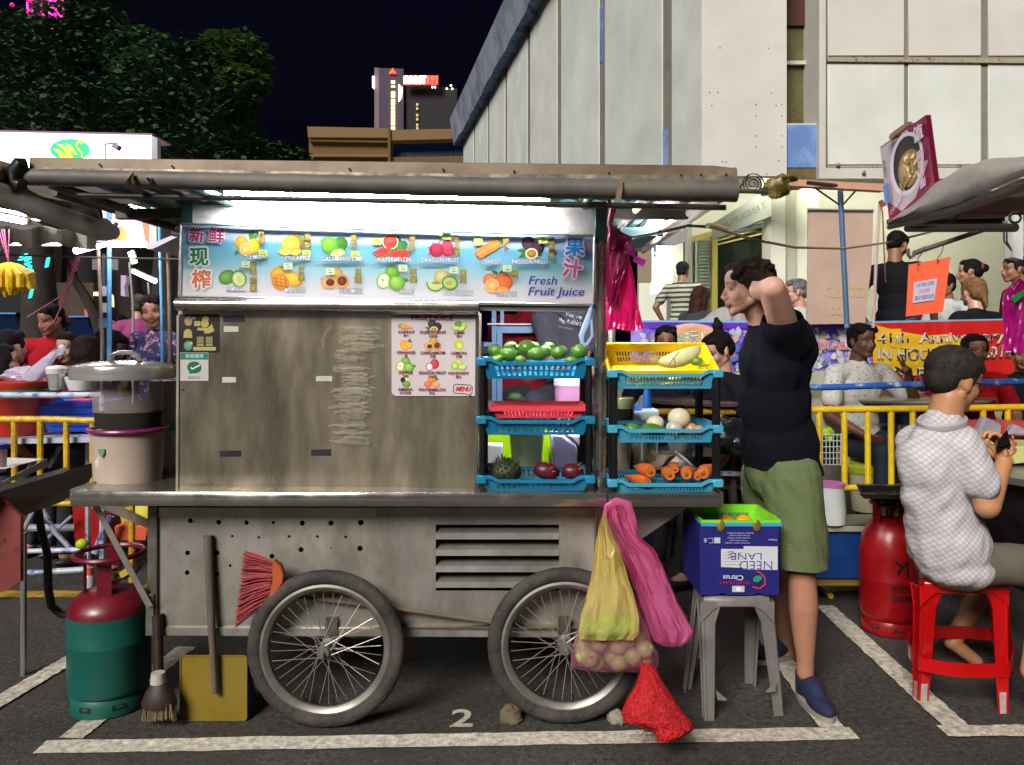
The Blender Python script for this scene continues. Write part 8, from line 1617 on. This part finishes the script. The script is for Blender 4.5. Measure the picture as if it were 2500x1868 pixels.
# ================================================================ PEOPLE
SK = {'fair': 'c09078', 'light': 'a87c64', 'tan': '8a6048', 'brown': '5a3826', 'pale': 'd0a088'}
skinm = M('skin', attr=True, rough=.48, var=.06, vs=12, sss=.06, bump=.12, bs=120)
hairm = lambda c: M('hair_'+c, c, rough=.7, spec=.15, var=.5, vs=40, bump=.5, bs=160)
def head_parts(mb, T, k=1.0):
 """skull, jaw, nose, lips, ears; T maps head space (y forward) to the world"""
 R = T.to_3x3(); e = lambda c, r, rot=None: mb.ell(T @ V(c), tuple(x*k for x in r), R if rot is None else R @ rot, 18, 12)
 c_ = lambda a, ra, b, rb: caps(mb, T @ V(a), ra*k, T @ V(b), rb*k)
 e((0, -.016, .030), (.074, .094, .084)); e((0, .028, -.022), (.060, .060, .080)); e((0, .035, .045), (.058, .058, .05))
 for s in (-1, 1):
  c_((s*.050, -.002, -.052), .020, (s*.014, .066, -.094), .015); e((s*.036, .056, -.028), (.024, .024, .026)); e((s*.013, .098, -.036), (.009, .012, .008))
  e((s*.077, -.004, -.008), (.008, .017, .031), rotm('X', .2)); c_((s*.078, -.018, .012), .006, (s*.078, -.012, -.03), .005); c_((s*.012, .082, .024), .012, (s*.044, .066, .024), .011)
 e((0, .070, -.096), (.020, .018, .016)); c_((0, .084, .014), .008, (0, .107, -.026), .009); e((0, .106, -.030), (.011, .011, .009)); e((0, .082, -.056), (.026, .016, .016)); e((0, .092, -.0565), (.021, .010, .0055)); e((0, .089, -.070), (.018, .011, .0065))
def hand(mb, w, dr, nrm, k=1.0, curl=.6, spread=.1, peace=False):
 """palm, four unequal curled fingers and a thumb"""
 dr = V(dr).normalized(); n = V(nrm); n = (n-dr*n.dot(dr)).normalized(); s = dr.cross(n).normalized(); Q = Matrix((s, dr, n)).transposed(); w = V(w)
 mb.ell(w+dr*.045*k, (.040*k, .050*k, .015*k), Q, 12, 8); caps(mb, w-dr*.01, .026*k, w+dr*.03*k, .024*k, 8)
 for i, L in enumerate((.072, .082, .076, .060)):
  p = w+dr*(.085-.004*abs(i-1.3))*k+s*((i-1.5)*.0205*k); a = 0; q = p; cu = 0 if (peace and i in (0, 1)) else curl; sp = (i-1.5)*spread*(2.2 if peace else 1)
  for j, f in enumerate((.45, .32, .23)):
   a += cu*(.9 if j == 0 else 1.15); dv = (dr*math.cos(a)+n*math.sin(a)+s*sp*math.cos(a)).normalized(); q2 = q+dv*L*f*k; caps(mb, q, (.0098-.001*j)*k, q2, (.0092-.001*j)*k, 8); q = q2
 p = w+dr*.02*k-s*.032*k; d1 = (dr*.65-s*.75+n*.35).normalized(); d2 = (dr*.9-s*.1+n*.5).normalized(); caps(mb, p, .014*k, p+d1*.035*k, .012*k, 8); caps(mb, p+d1*.035*k, .012*k, p+d1*.035*k+d2*.032*k, .009*k, 8)
def painter(T, tone, beard=0, feat=True):
 Ti = T.inverted(); c = np.array(lin(tone)); ci = np.array(Ti)
 def f(co):
  q = Ti @ co; x, y, z = q; o = c
  if q.length > .16: return o*(1+.06*nz(co, 9))*(1 if co[2] > 1 or beard == 0 else np.array((.66, .56, .46)))  # bearded figure's legs darkened: shade worked into the skin colour
  if feat and y > .055:
   if abs(z+.0635) < .010 and abs(x) < .022: o = c*np.array((.82, .48, .50))
   ax = abs(abs(x)-.032)
   if ax < .017 and abs(z-.030+ax*.25) < .0045: o = c*.22
   if ax < .014 and abs(z-.004) < .0055-ax*.2: o = np.array((.012, .008, .006)) if ax < .006 else c*.55
   elif ax < .018 and abs(z-.003) < .011: o = c*.8
   if abs(abs(x)-.008) < .004 and abs(z+.041) < .003: o = c*.35
   if abs(x) < .018 and -.045 < z < .012 and y > .085: o = c*np.array((1.08, .90, .86))
  if beard and y > -.01 and z < -.03 and q.length < .15: o = o*(1-beard*min(1, (-.03-z)*22)*(.75+.5*nz(co, 60)))
  return o
 return f
def hair(mb, T, st, k=1.0):
 R = T.to_3x3(); e = lambda c, r: mb.ell(T @ V(c), tuple(x*k for x in r), R, 20, 14)
 e((0, -.024, .048), (.080, .094, .080))
 if st in ('short', 'grey'): e((0, .012, .088), (.064, .066, .034)); e((0, -.06, .0), (.066, .055, .062)); [e((.055*math.sin(i*2.4), .02+.045*math.cos(i*1.9), .085+.018*math.sin(i*3.7)), (.022, .026, .016)) for i in range(14)]; [e((s*.069, .012, .022), (.010, .022, .036)) for s in (-1, 1)]
 if st == 'quiff':
  e((0, -.055, .010), (.070, .062, .068))
  for i in range(24): a = i/23*2-1; e((.05*a, .045+.012*math.sin(i*2.3)-.035*a*a, .093+.010*math.sin(i*1.7)), (.018, .022, .017))
  for i in range(30): e((.07*math.sin(i*2.1), -.07*math.cos(i*1.3)-.01, .085+.03*math.cos(i*2.7)-.02), (.02, .022, .018))
  for s in (-1, 1): e((s*.070, .012, .030), (.010, .020, .038)); e((s*.071, .008, .0), (.006, .009, .018))
 if st in ('bun', 'topknot', 'pony', 'long'):
  e((0, .018, .082), (.070, .068, .038)); e((0, -.07, .0), (.074, .055, .07))
  for s in (-1, 1): e((s*.068, .018, .028), (.014, .035, .045))
 if st == 'bun': e((0, -.13, .03), (.042, .04, .042))
 if st == 'topknot': e((0, -.06, .15), (.038, .035, .032)); e((.01, -.075, .185), (.022, .02, .022))
 if st == 'pony': caps(mb, T @ V((0, -.11, .02)), .034, T @ V((0, -.15, -.12)), .016)
 if st == 'long':
  e((0, -.055, -.08), (.085, .055, .13)); e((0, -.06, -.18), (.082, .045, .11))
  for s in (-1, 1): e((s*.075, -.005, -.07), (.022, .04, .12))
 if st == 'cap': e((0, -.01, .055), (.084, .104, .078)); e((0, .105, .058), (.058, .055, .010)); e((0, -.06, .0), (.068, .05, .05))
HAIRC = {}
def ik(a, t, l1, l2, pole):
 a, t = V(a), V(t); v = t-a; L = min(v.length, (l1+l2)*.995); v = v.normalized(); x = (l1*l1-l2*l2+L*L)/(2*L); h = math.sqrt(max(0, l1*l1-x*x)); p = V(pole); p = (p-v*p.dot(v)).normalized(); return a+v*x+p*h, a+v*L
def folds(seed, amp=.006, sc=7):
 def f(co): return amp*(noise.noise(V((co[0]*sc*1.6+seed, co[1]*sc*1.6, co[2]*sc*.45)))+.5*noise.noise(V((co[0]*sc*3+seed, co[1]*sc*3, co[2]*sc*1.4+co[0]*4))))
 return f
def person(label, u, vt, d, face, tone, hst, hc, top, sit=True, floor=0.0, lean=0, tilt=(0, 0, 0), arms=None, long=False, fem=False, low='2a2c34', scale=1.0, vox=.0095, group=None, beard=0, parts=True, topm=None, glasses=False, peace=None):
 """a whole figure hung from the top of its head; face: 0 away from the camera, 90 to the left, 180 to the camera"""
 k = scale; A = math.radians(face); Rz = rotm('Z', A); hc_ = S(u, vt, d)-V((0, 0, .118*k)); Rh = Rz @ rotm('Z', math.radians(tilt[0])) @ rotm('X', math.radians(-tilt[1])) @ rotm('Y', math.radians(tilt[2])); T = Matrix.Translation(hc_) @ Rh.to_4x4()
 N = hc_+Rz @ V((0, -.035*k, -.155*k)); RL = Rz @ rotm('X', math.radians(-lean)); P = lambda x, y, z: N+RL @ (V((x, y, z))*k); w = .165 if fem else .185
 t = thing('person', label, 'person', V((N.x, N.y, floor)), group); sk = MB(); sh = MB(); lo = MB()
 head_parts(sk, T, k); caps(sk, T @ V((0, -.02, -.05)), .052*k, P(0, -.01, .0), .060*k)
 for mb, g in ((sk, 0), (sh, .014)):
  mb.ell(P(0, 0, -.15), ((w-.03+g)*k, (.100+g)*k, (.17+g)*k), RL); mb.ell(P(0, 0, -.34), ((.13+g)*k, (.095+g)*k, (.15+g)*k), RL); mb.ell(P(0, -.01, -.47), ((.155+g)*k, (.11+g)*k, (.12+g)*k), RL); caps(mb, P(-w+.02, 0, -.055), (.052+g)*k, P(w-.02, 0, -.055), (.052+g)*k)
  if g: caps(mb, P(0, -.005, -.01), .070*k, P(0, 0, -.06), .10*k)
 if fem:
  for s in (-1, 1): sh.ell(P(s*.07, .085, -.19), .065*k); sk.ell(P(s*.07, .08, -.19), .055*k)
 arms = arms or ((.22, .16, -.50), (-.22, .16, -.50))
 for i, (s, h) in enumerate(zip((1, -1), arms)):
  if h is None: continue
  a = P(s*w, 0, -.06); hw = N+Rz @ (V(h)*k); E_, Hn = ik(a, hw, .285*k, .25*k, Rz @ V((s*.55, -.35, -.8))); caps(sk, a, .050*k, E_, .040*k); caps(sk, E_, .040*k, Hn, .027*k); dv = (Hn-E_).normalized(); hand(sk, Hn, dv, Rz @ V((-s, .2, .1)), k, .5 if not (peace == i) else .9, peace=(peace == i))
  if long: caps(sh, a, .066*k, E_, .055*k); caps(sh, E_, .055*k, Hn, .040*k)
  else: caps(sh, a, .068*k, a.lerp(E_, .62), .064*k)
 pv = P(0, -.01, -.50)
 for s in (-1, 1):
  hp = pv+Rz @ V((s*.085, 0, -.01))*k
  if sit: kn = hp+Rz @ V((s*.06, .42, -.02))*k; an = V((kn.x, kn.y, floor+.08))+Rz @ V((0, -.02, 0))
  else: kn = V((hp.x, hp.y, (hp.z+floor)/2))+Rz @ V((s*.01, .02, 0)); an = V((hp.x, hp.y, floor+.08))
  caps(sk, hp, .085*k, kn, .055*k); caps(sk, kn, .055*k, an, .038*k); ft = an+Rz @ V((0, .14, -.05)); caps(sk, an, .038, ft, .03); caps(lo, hp, .098*k, kn, .068*k); caps(lo, kn, .066*k, an+V((0, 0, .04)), .052*k)
  so = MB(); so.ell(an+Rz @ V((0, .06, -.045)), (.048, .13, .04), Rz, 12, 8); obj('shoe', so, M('dark_shoe', '16151a', rough=.5), t)
 lo.ell(pv, (.165*k, .125*k, .12*k), RL)
 put('body', fuse(sk, vox, 1, paint=painter(T, tone, beard)), skinm, t)
 sm = topm or M('cloth_'+top, top, spec=.2, rough=.9, var=.12, vs=8, bump=.2, bs=60); put('top', fuse(sh, vox*1.25, 2, disp=folds(u, .008)), sm, t); put('trousers', fuse(lo, .015, 2, disp=folds(u+3, .006)), M('cloth_'+low, low, rough=.9, var=.2, vs=8), t)
 hb = MB(); hair(hb, T, hst, k); put('cap' if hst == 'cap' else 'hair', fuse(hb, .008, 4, disp=(lambda co: .0035*nz(co, 45)) if hst != 'cap' else None), hairm(hc), t)
 if hst == 'bun' and fem and hc == '141014': sc_ = MB(); sc_.tube([T @ V((.035*math.cos(a), -.112, .035+.035*math.sin(a))) for a in [2*PI*i/10 for i in range(10)]], .014, 6, closed=True); obj('hair_tie', sc_, M('dark_red_cloth', '8c1024', rough=.8), t)
 if glasses: spectacles(T, t)
 return t
def spectacles(T, t):
 g = MB()
 for s in (-1, 1):
  g.tube([T @ V((s*.032+.022*math.cos(a), .098, .002+.016*math.sin(a))) for a in [2*PI*i/16 for i in range(16)]], .0018, 5, closed=True); g.tube([T @ V((s*.054, .096, .008)), T @ V((s*.080, .0, .006))], .0018, 5)
 g.tube([T @ V((-.01, .1, .004)), T @ V((.01, .1, .004))], .0018, 5); obj('glasses', g, M('dark_spectacle', '1a1614', rough=.3), t)
floral = M('floral_cloth', '303660', rough=.8, col2='d89a9c', vs=24, thr=(.56, .59)); strp = M('striped_cloth', 'a8a890', rough=.85); n_ = strp.node_tree.nodes; l_ = strp.node_tree.links; wv = n_.new('ShaderNodeTexWave'); wv.bands_direction = 'Z'; wv.inputs['Scale'].default_value = 5.2; wv.inputs['Distortion'].default_value = 1.2; wv.inputs['Detail Scale'].default_value = .6
tc = n_.new('ShaderNodeTexCoord'); l_.new(tc.outputs['Object'], wv.inputs[0]); cr = n_.new('ShaderNodeValToRGB'); cr.color_ramp.elements[0].color = (*lin('2e382e'), 1); cr.color_ramp.elements[1].color = (*lin('a8a890'), 1); cr.color_ramp.elements[0].position = .35; cr.color_ramp.elements[1].position = .5; l_.new(wv.outputs[0], cr.inputs[0]); l_.new(cr.outputs[0], n_['Principled BSDF'].inputs['Base Color'])
speck = M('speckled_shirt', 'b0aca4', rough=.85, col2='4c4a48', vs=75, thr=(.58, .62))
L = 'left diners'
person('woman in a navy floral blouse standing behind the steel lidded tub, looking left', 372, 722, 5.7, 165, SK['light'], 'short', '140e0c', '262a4a', sit=False, tilt=(30, 8, 8), arms=((.20, .15, -.45), (-.22, .1, -.5)), fem=True, topm=floral, vox=.008)
person('man in a red T-shirt leaning over the diners behind the pink string', 124, 745, 6.0, -155, SK['tan'], 'short', '120c0c', 'a01420', sit=False, tilt=(-45, 12, 0), lean=12, arms=((.3, .2, -.35), (-.25, .25, -.45)))
person('dark haired diner in a white top seen from behind at the far left', 28, 806, 5.4, -20, SK['light'], 'bun', '120e14', 'a8a098', scale=1.0, lean=8, fem=True)
person('diner with long dark hair cut off by the left edge', 0, 842, 5.0, -40, SK['light'], 'long', '140c0e', '5a5c80', scale=.95, fem=True)
person('girl holding a tissue to her mouth between the red shirt and the long brown hair', 168, 812, 5.8, 150, SK['fair'], 'long', '1c1416', '3a2c58', tilt=(20, 4, 0), arms=((.03, .17, -.02), (-.2, .2, -.45)), fem=True, vox=.0075)
b_ = MB(); b_.ell(S(150, 856, 5.58), (.035, .02, .045), rotm('Y', .4), fn=lambda p: 1+.3*noise.noise(p*3)); obj('tissue', b_, whp, None, label='white tissue held at the mouth of the girl', cat='tissue')
person('girl with long brown hair seen from behind above the steel cup', 215, 820, 5.4, -15, SK['light'], 'long', '241512', '3a1c3c', scale=1.05, lean=6, fem=True)
person('woman with a dark bun bending down left of the floral blouse', 276, 812, 5.7, -95, SK['brown'], 'bun', '120c0e', '4c3040', tilt=(0, 30, 0), lean=14, scale=.92, fem=True)
person('woman with grey hair and a magenta top sitting behind the floral blouse', 340, 720, 8.2, 10, SK['light'], 'short', '4c4644', '90406c', fem=True)
person('small far diner in a white shirt beyond the blue post', 288, 770, 9.5, 120, SK['tan'], 'short', '1a1214', 'a8a0a4')
D = .72
person('man in a dark cap and green striped polo shirt seen from behind on the walkway', 1667, 640, 9.8, -28, SK['tan'], 'cap', '1c2026', 'a8a890', sit=False, floor=D, topm=strp, arms=((.26, .0, -.48), (-.25, .05, -.5)), vox=.011)
person('hunched person with brown hair in a dark grey top on the walkway', 1712, 700, 8.0, -60, SK['light'], 'long', '3a2018', '38383e', floor=D, lean=30, tilt=(0, 15, 0))
person('person in a pale grey shirt bending behind the face of the man in black', 1800, 690, 7.2, -80, SK['light'], 'short', '1c1614', '9a9490', sit=False, floor=D, lean=58, low='0e0f16')
person('grey haired old man with glasses looking left behind the raised arm', 1943, 682, 7.0, 80, SK['fair'], 'grey', '6c6a66', 'c0c0c4', floor=D, glasses=True, vox=.008)
person('standing man in a black T-shirt on the walkway right of the blue T post', 2190, 567, 6.6, -50, SK['tan'], 'short', '0e0c0e', '0f1016', sit=False, floor=D, tilt=(0, 24, 0), arms=((.27, .12, -.5), (-.25, 0, -.5)), low='2c3c5c', vox=.008)
person('boy whose face shows between the standing man and the orange card', 2196, 683, 8.0, 120, SK['fair'], 'short', '1a1410', '3c1c20', floor=D, scale=.8)
person('diner in a white shirt hidden by the orange card', 2306, 668, 7.4, 110, SK['tan'], 'short', '1c1614', 'b4b8b4', floor=D, lean=8)
person('woman in a red top with a bun held by a dark red band', 2366, 634, 7.6, 60, SK['light'], 'bun', '141014', '9c1820', floor=D, fem=True)
person('woman with a blonde ponytail and black top sitting with her back turned', 2374, 678, 6.7, 12, SK['fair'], 'pony', '7c5c38', '121218', floor=D, fem=True, scale=1.1)
person('man in a maroon shirt looking left at the right edge of the walkway', 2478, 626, 6.8, 80, SK['tan'], 'short', '1a1210', '5c1018', sit=False, floor=.5)
person('man in a speckled white shirt raising two fingers behind the blue railing', 2105, 790, 5.4, -165, SK['brown'], 'short', '0e0a0a', 'b0aca4', topm=speck, tilt=(0, 0, 0), arms=((.2, .28, -.42), (-.20, .22, -.07)), peace=1, vox=.008, low='101626', scale=1.06)
person('woman in a sleeveless red dress with a hand on her hip', 2380, 816, 5.5, 170, SK['tan'], 'bun', '17100f', 'a01018', fem=True, arms=((.26, .12, -.44), (-.24, .12, -.40)), vox=.008, scale=1.02, low='8c0e16')
person('person in black cut off by the right edge beside the red dress', 2500, 826, 5.6, 150, SK['tan'], 'short', '120e0e', '121216', arms=((.2, .1, -.4), (-.3, .1, -.45)))
person('woman with a topknot in a black top looking down behind the yellow basket', 1752, 812, 5.0, 115, SK['fair'], 'topknot', '14100f', '14151a', tilt=(0, 22, 0), fem=True, vox=.008)
person('dark haired man whose head shows over the yellow basket rim', 1626, 796, 5.4, 170, SK['tan'], 'short', '120f10', '2c2c3c')
person('person in a dark red shirt leaning forward behind the blue frame in the opening', 1290, 668, 5.0, -15, SK['light'], 'short', '14100e', '8c1020', lean=14, arms=((.34, .22, -.12), (-.1, .3, -.3)))
t = person('person in a grey printed T-shirt seen in the opening', 1395, 640, 4.5, 165, SK['light'], 'short', '14100e', '4c4c54', lean=8, arms=((-.10, .24, -.34), (.12, .26, -.36)))
P = Print(lambda a, b, z: S(a, b, 4.5-.185)-V((0, z, 0)), .0006); P.text("You're", 1400, 771, 15, 'b8b8bc', .01, width=42, rot=12); P.text('my t-shirt', 1392, 785, 18, 'b8b8bc', .01, width=56, rot=12); P.text('and a perfect fit', 1380, 800, 7, '909096', 0, width=36, rot=12); obj('shirt_lettering', P, PRINT, t, smooth=False)
# ---- the customer in black: posed joint by joint
t = thing('person', 'man in a black T-shirt and olive shorts with a hand behind his neck', 'person', V((S(1905, 0, 3.35).x, 3.35, 0))); sk = MB(); sh = MB(); lo = MB(); HC = S(1826, 705, 3.30)
T = Matrix.Translation(HC) @ (rotm('Z', math.radians(86)) @ rotm('X', math.radians(-4))).to_4x4(); head_parts(sk, T, 1.04)
C = lambda mb, a, ra, b, rb, fl=1.0: caps(mb, S(*a), ra, S(*b), rb, 18, fl)
C(sk, (1848, 742, 3.31), .064, (1878, 803, 3.33), .078); sk.ell(S(1886, 880, 3.34), (.12, .175, .20)); sk.ell(S(1895, 1030, 3.35), (.11, .155, .20)); sk.ell(S(1908, 1140, 3.36), (.13, .17, .14))
sh.ell(S(1890, 885, 3.34), (.142, .195, .20)); sh.ell(S(1884, 850, 3.33), (.115, .185, .12)); sh.ell(S(1893, 985, 3.35), (.140, .18, .22)); sh.ell(S(1904, 1090, 3.36), (.158, .19, .20)); sh.ell(S(1909, 1160, 3.36), (.166, .195, .18)); C(sh, (1872, 806, 3.33), .078, (1888, 830, 3.33), .12)
# near arm: shoulder, elbow toward the camera, forearm back behind the neck
shp, elb, wr = (1918, 812, 3.16), (1887, 704, 2.99), (1858, 718, 3.22)
C(sk, shp, .060, (1893, 728, 3.03), .054); C(sk, (1893, 728, 3.03), .054, elb, .047); C(sk, elb, .047, (1864, 710, 3.20), .044); C(sk, (1864, 710, 3.20), .044, (1862, 722, 3.30), .03); hand(sk, S(1866, 724, 3.33), (.3, 1, -.1), (-.8, 0, -.3), 1, .3)
C(sh, (1928, 835, 3.20), .088, (1908, 790, 3.135), .082); C(sh, (1935, 860, 3.26), .10, (1925, 825, 3.22), .09)
C(sk, (1905, 830, 3.48), .058, (1880, 730, 3.56), .045); C(sk, (1880, 730, 3.56), .045, (1868, 735, 3.40), .03); C(sh, (1905, 840, 3.46), .075, (1890, 780, 3.52), .075)
near = ((1930, 1160, 3.26), (1958, 1400, 3.24), (1966, 1612, 3.24)); far = ((1880, 1160, 3.46), (1893, 1390, 3.56), (1921, 1580, 3.68))
for (h_, k_, a_), r in ((near, 1), (far, 1)):
 C(sk, h_, .09, k_, .058); cf = tuple(k_[i]*.62+a_[i]*.38 for i in range(3)); C(sk, k_, .056, cf, .061); C(sk, cf, .061, a_, .036); C(sk, (a_[0], a_[1]-20, a_[2]), .036, (a_[0], a_[1]+30, a_[2]), .036); C(lo, h_, .125, (k_[0], k_[1]-20, k_[2]), .110)
lo.ell(S(1907, 1150, 3.36), (.155, .185, .15))
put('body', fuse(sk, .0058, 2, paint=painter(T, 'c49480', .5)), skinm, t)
zc_ = S(0, 772, 3.1)
put('t_shirt', fuse(sh, .009, 14, cut=[(S(1900, 1146, 3.3), (-.10, 0, -1)), (S(1897, 776, 3.12), (-.18, -.42, .88))], disp=lambda co: .007+.010*(noise.noise(V((co[0]*14+co[2]*5, co[1]*12, co[2]*3.2)))+.6*noise.noise(V((co[0]*30+co[2]*9, co[1]*24, co[2]*5))))), M('black_tshirt', '090c14', rough=.95, spec=.15, var=.25, vs=5, bump=.3, bs=160), t)
put('shorts', fuse(lo, .008, 2, cut=[(S(1930, 1370, 3.3), (0, 0, -1))], disp=lambda co: .009*(noise.noise(V((co[0]*9, co[1]*9, co[2]*7+co[0]*6)))+.7*noise.noise(V((co[0]*22+co[2]*14, co[1]*20, co[2]*9))))), M('olive_cotton', '5f6a42', rough=.88, var=.2, vs=4, bump=.35, bs=120, dirt='3f4a30', dirt_amt=.3), t)
hb = MB(); hair(hb, T, 'quiff', 1.05); put('hair', fuse(hb, .0045, 1, disp=lambda co: .006*nz(co, 38)+.003*nz(co, 90)), hairm('2a1c14'), t)
for s in (-1, 1):
 b_ = MB(); b_.ell(T @ V((s*.032, .074, .003)), .0098, nu=12); eo = obj('eye', b_, M('eye_white', '8a7c74', rough=.2), t); b_ = MB(); b_.ell(T @ V((s*.032, .0815, .002)), .0045, nu=10); obj('iris', b_, M('iris_dark', '1c1410', rough=.1), eo)
shoe = M('navy_canvas_shoe', '141c3c', rough=.8, var=.3, vs=30, bump=.3, bs=150); sole = M('grey_sole', '8c8478', rough=.6, var=.2)
for (hx, tx, lb) in ((S(1964, 1640, 3.27), S(2006, 1700, 3.12), 0), (S(1932, 1596, 3.70), S(1868, 1602, 3.64), 1)):
 h_, t_ = V((hx.x, hx.y, 0)), V((tx.x, tx.y, 0)); dv = (t_-h_).normalized(); c0 = h_+dv*.085; sd = V((-dv.y, dv.x, 0)); Q = Matrix((sd, dv, V((0, 0, 1)))).transposed(); b_ = MB()
 b_.ell(c0+dv*.055+V((0, 0, .045)), (.047, .095, .036), Q); b_.ell(c0-dv*.075+V((0, 0, .06)), (.038, .055, .055), Q); caps(b_, h_+V((0, 0, .05))+dv*.01, .042, h_+V((0, 0, .115))+dv*.012, .043); b_.ell(c0-dv*.02+V((0, 0, .072)), (.044, .09, .052), Q)
 me = fuse(b_, .006, 2, cut=[(V((0, 0, .128)), (0, 0, 1)), (V((0, 0, .022)), (0, 0, -1))]); so = put('shoe', me, shoe, t)
 b_ = MB(); o = [c0+dv*(.148*math.sin(a))+sd*((.046+.006*math.sin(a))*math.cos(a)) for a in [2*PI*i/30 for i in range(30)]]; b_.prism([V((p.x, p.y, .004)) for p in o], (0, 0, .024)); obj('sole', b_, sole, so)
 b_ = MB()
 for i in range(5): q = c0+dv*(.03-.026*i)+V((0, 0, .088+.006*i)); b_.tube([q-sd*.024, q+V((0, 0, .006)), q+sd*.024], .0028, 5)
 obj('lace', b_, M('navy_lace', '1e2848', rough=.8), so)
# ---- the seated man in the dotted shirt
S_ = S
def S(u, v, d): return S_(u, v, d+.17)
t = thing('person', 'seated man in a grey dotted polo shirt holding a black wallet', 'person', V((S(2330, 0, 2.98).x, 2.98, .46))); sk = MB(); sh = MB(); lo = MB(); HC = S(2330, 930, 2.93)
T = Matrix.Translation(HC) @ (rotm('Z', math.radians(-77)) @ rotm('X', math.radians(-16))).to_4x4(); head_parts(sk, T, 1.15); C(sk, (2318, 968, 2.92), .062, (2300, 1040, 2.93), .068)
sk.ell(S(2292, 1160, 2.96), (.115, .11, .20)); sk.ell(S(2316, 1340, 2.98), (.13, .13, .16))
RT = rotm('Y', .06); sh.ell(S(2285, 1130, 2.96), (.148, .135, .17), RT); C(sh, (2232, 1078, 3.02), .068, (2352, 1082, 2.88), .070); sh.ell(S(2292, 1190, 2.965), (.143, .13, .22)); sh.ell(S(2303, 1260, 2.97), (.145, .135, .20)); sh.ell(S(2316, 1325, 2.97), (.156, .15, .17)); sh.ell(S(2335, 1385, 2.97), (.150, .150, .08)); C(sh, (2300, 1036, 2.93), .082, (2296, 1062, 2.94), .11)
C(sk, (2362, 1100, 2.86), .048, (2410, 1236, 2.82), .046); C(sk, (2410, 1236, 2.82), .048, (2452, 1128, 2.92), .030); C(sh, (2358, 1092, 2.86), .066, (2394, 1178, 2.83), .070); hand(sk, S(2450, 1130, 2.92), (.05, .35, 1), (-1, .3, .2), 1.15, .85)
C(sk, (2240, 1085, 3.03), .055, (2330, 1200, 3.28), .045); C(sk, (2330, 1200, 3.28), .044, (2402, 1104, 3.10), .028); hand(sk, S(2400, 1106, 3.10), (1, 0, .1), (.1, -.6, 1), 1.0, .6)
for (h_, k_, a_) in (((2370, 1376, 2.93), (2570, 1380, 2.95), (2515, 1640, 2.90)), ((2350, 1376, 3.10), (2420, 1400, 3.45), (2325, 1568, 3.42))):
 C(sk, h_, .070, k_, .060); C(sk, k_, .056, a_, .036); lo_k = tuple(h_[i]*.1+k_[i]*.9 for i in range(3)); C(lo, h_, .078, lo_k, .086)
 p = S(*a_); C(sk, a_, .036, a_, .036); caps(sk, p, .034, V((p.x+.10, p.y-.02, .035)), .028)
lo.ell(S(2335, 1378, 2.99), (.14, .14, .055))
put('body', fuse(sk, .006, 2, paint=painter(T, 'b07c56', 0)), skinm, t)
dot = M('dotted_polo', '8a8084', rough=.75); n_ = dot.node_tree.nodes; l_ = dot.node_tree.links; tc = n_.new('ShaderNodeTexCoord'); mp = n_.new('ShaderNodeMapping'); mp.inputs['Rotation'].default_value = (0, math.radians(42), 0); l_.new(tc.outputs['Object'], mp.inputs[0])
vo = n_.new('ShaderNodeTexVoronoi'); vo.inputs['Scale'].default_value = 60; vo.inputs['Randomness'].default_value = 0; vo.voronoi_dimensions = '2D'; sx_ = n_.new('ShaderNodeSeparateXYZ'); cx_ = n_.new('ShaderNodeCombineXYZ'); l_.new(mp.outputs[0], sx_.inputs[0]); l_.new(sx_.outputs[0], cx_.inputs[0]); l_.new(sx_.outputs[2], cx_.inputs[1]); l_.new(cx_.outputs[0], vo.inputs[0])
cr = n_.new('ShaderNodeValToRGB'); cr.color_ramp.elements[0].color = (*lin('b7b1b2'), 1); cr.color_ramp.elements[1].color = (*lin('a09a9c'), 1); cr.color_ramp.elements[0].position = .36; cr.color_ramp.elements[1].position = .42; l_.new(vo.outputs['Distance'], cr.inputs[0]); l_.new(cr.outputs[0], n_['Principled BSDF'].inputs['Base Color'])
put('polo_shirt', fuse(sh, .008, 26, cut=[(S(2400, 1200, 2.83), (.25, -.05, -.97))] if False else [], disp=lambda co: .004+.011*(noise.noise(V((co[0]*12+co[2]*7, co[1]*9, co[2]*5)))+.6*noise.noise(V((co[0]*26-co[2]*14, co[1]*20, co[2]*10))))), dot, t)
put('shorts', fuse(lo, .010, 2, disp=folds(4, .008)), M('taupe_cotton', '5c5448', rough=.9, var=.15), t)
b_ = MB(); b_.tube([V(S(2300, 1030, 2.93))+V((.082*math.cos(a), .078*math.sin(a), .02*math.sin(a+.8)-.002)) for a in [2*PI*i/28 for i in range(28)]], .012, 8, flat=1.7, closed=True); obj('collar', b_, M('grey_collar', 'a29ca0', rough=.8), t)
hb = MB(); hair(hb, T, 'short', 1.17); put('hair', fuse(hb, .005, 8, disp=lambda co: .0012*nz(co, 70)), hairm('322c28'), t); spectacles(T, t)
b_ = MB(); b_.prism([S(2434, 1098, 2.88), S(2438, 1078, 2.88), S(2459, 1050, 2.88), S(2468, 1088, 2.88)], (0, .006, 0)); b_.prism([S(2434, 1098, 2.88), S(2468, 1088, 2.88), S(2466, 1098, 2.99), S(2430, 1106, 3.0)], (0, 0, .006)); obj('wallet', b_, M('black_leather', '0f0d10', rough=.35, bump=.3, bs=80), None, label='open black wallet in the hands of the seated man', cat='wallet')
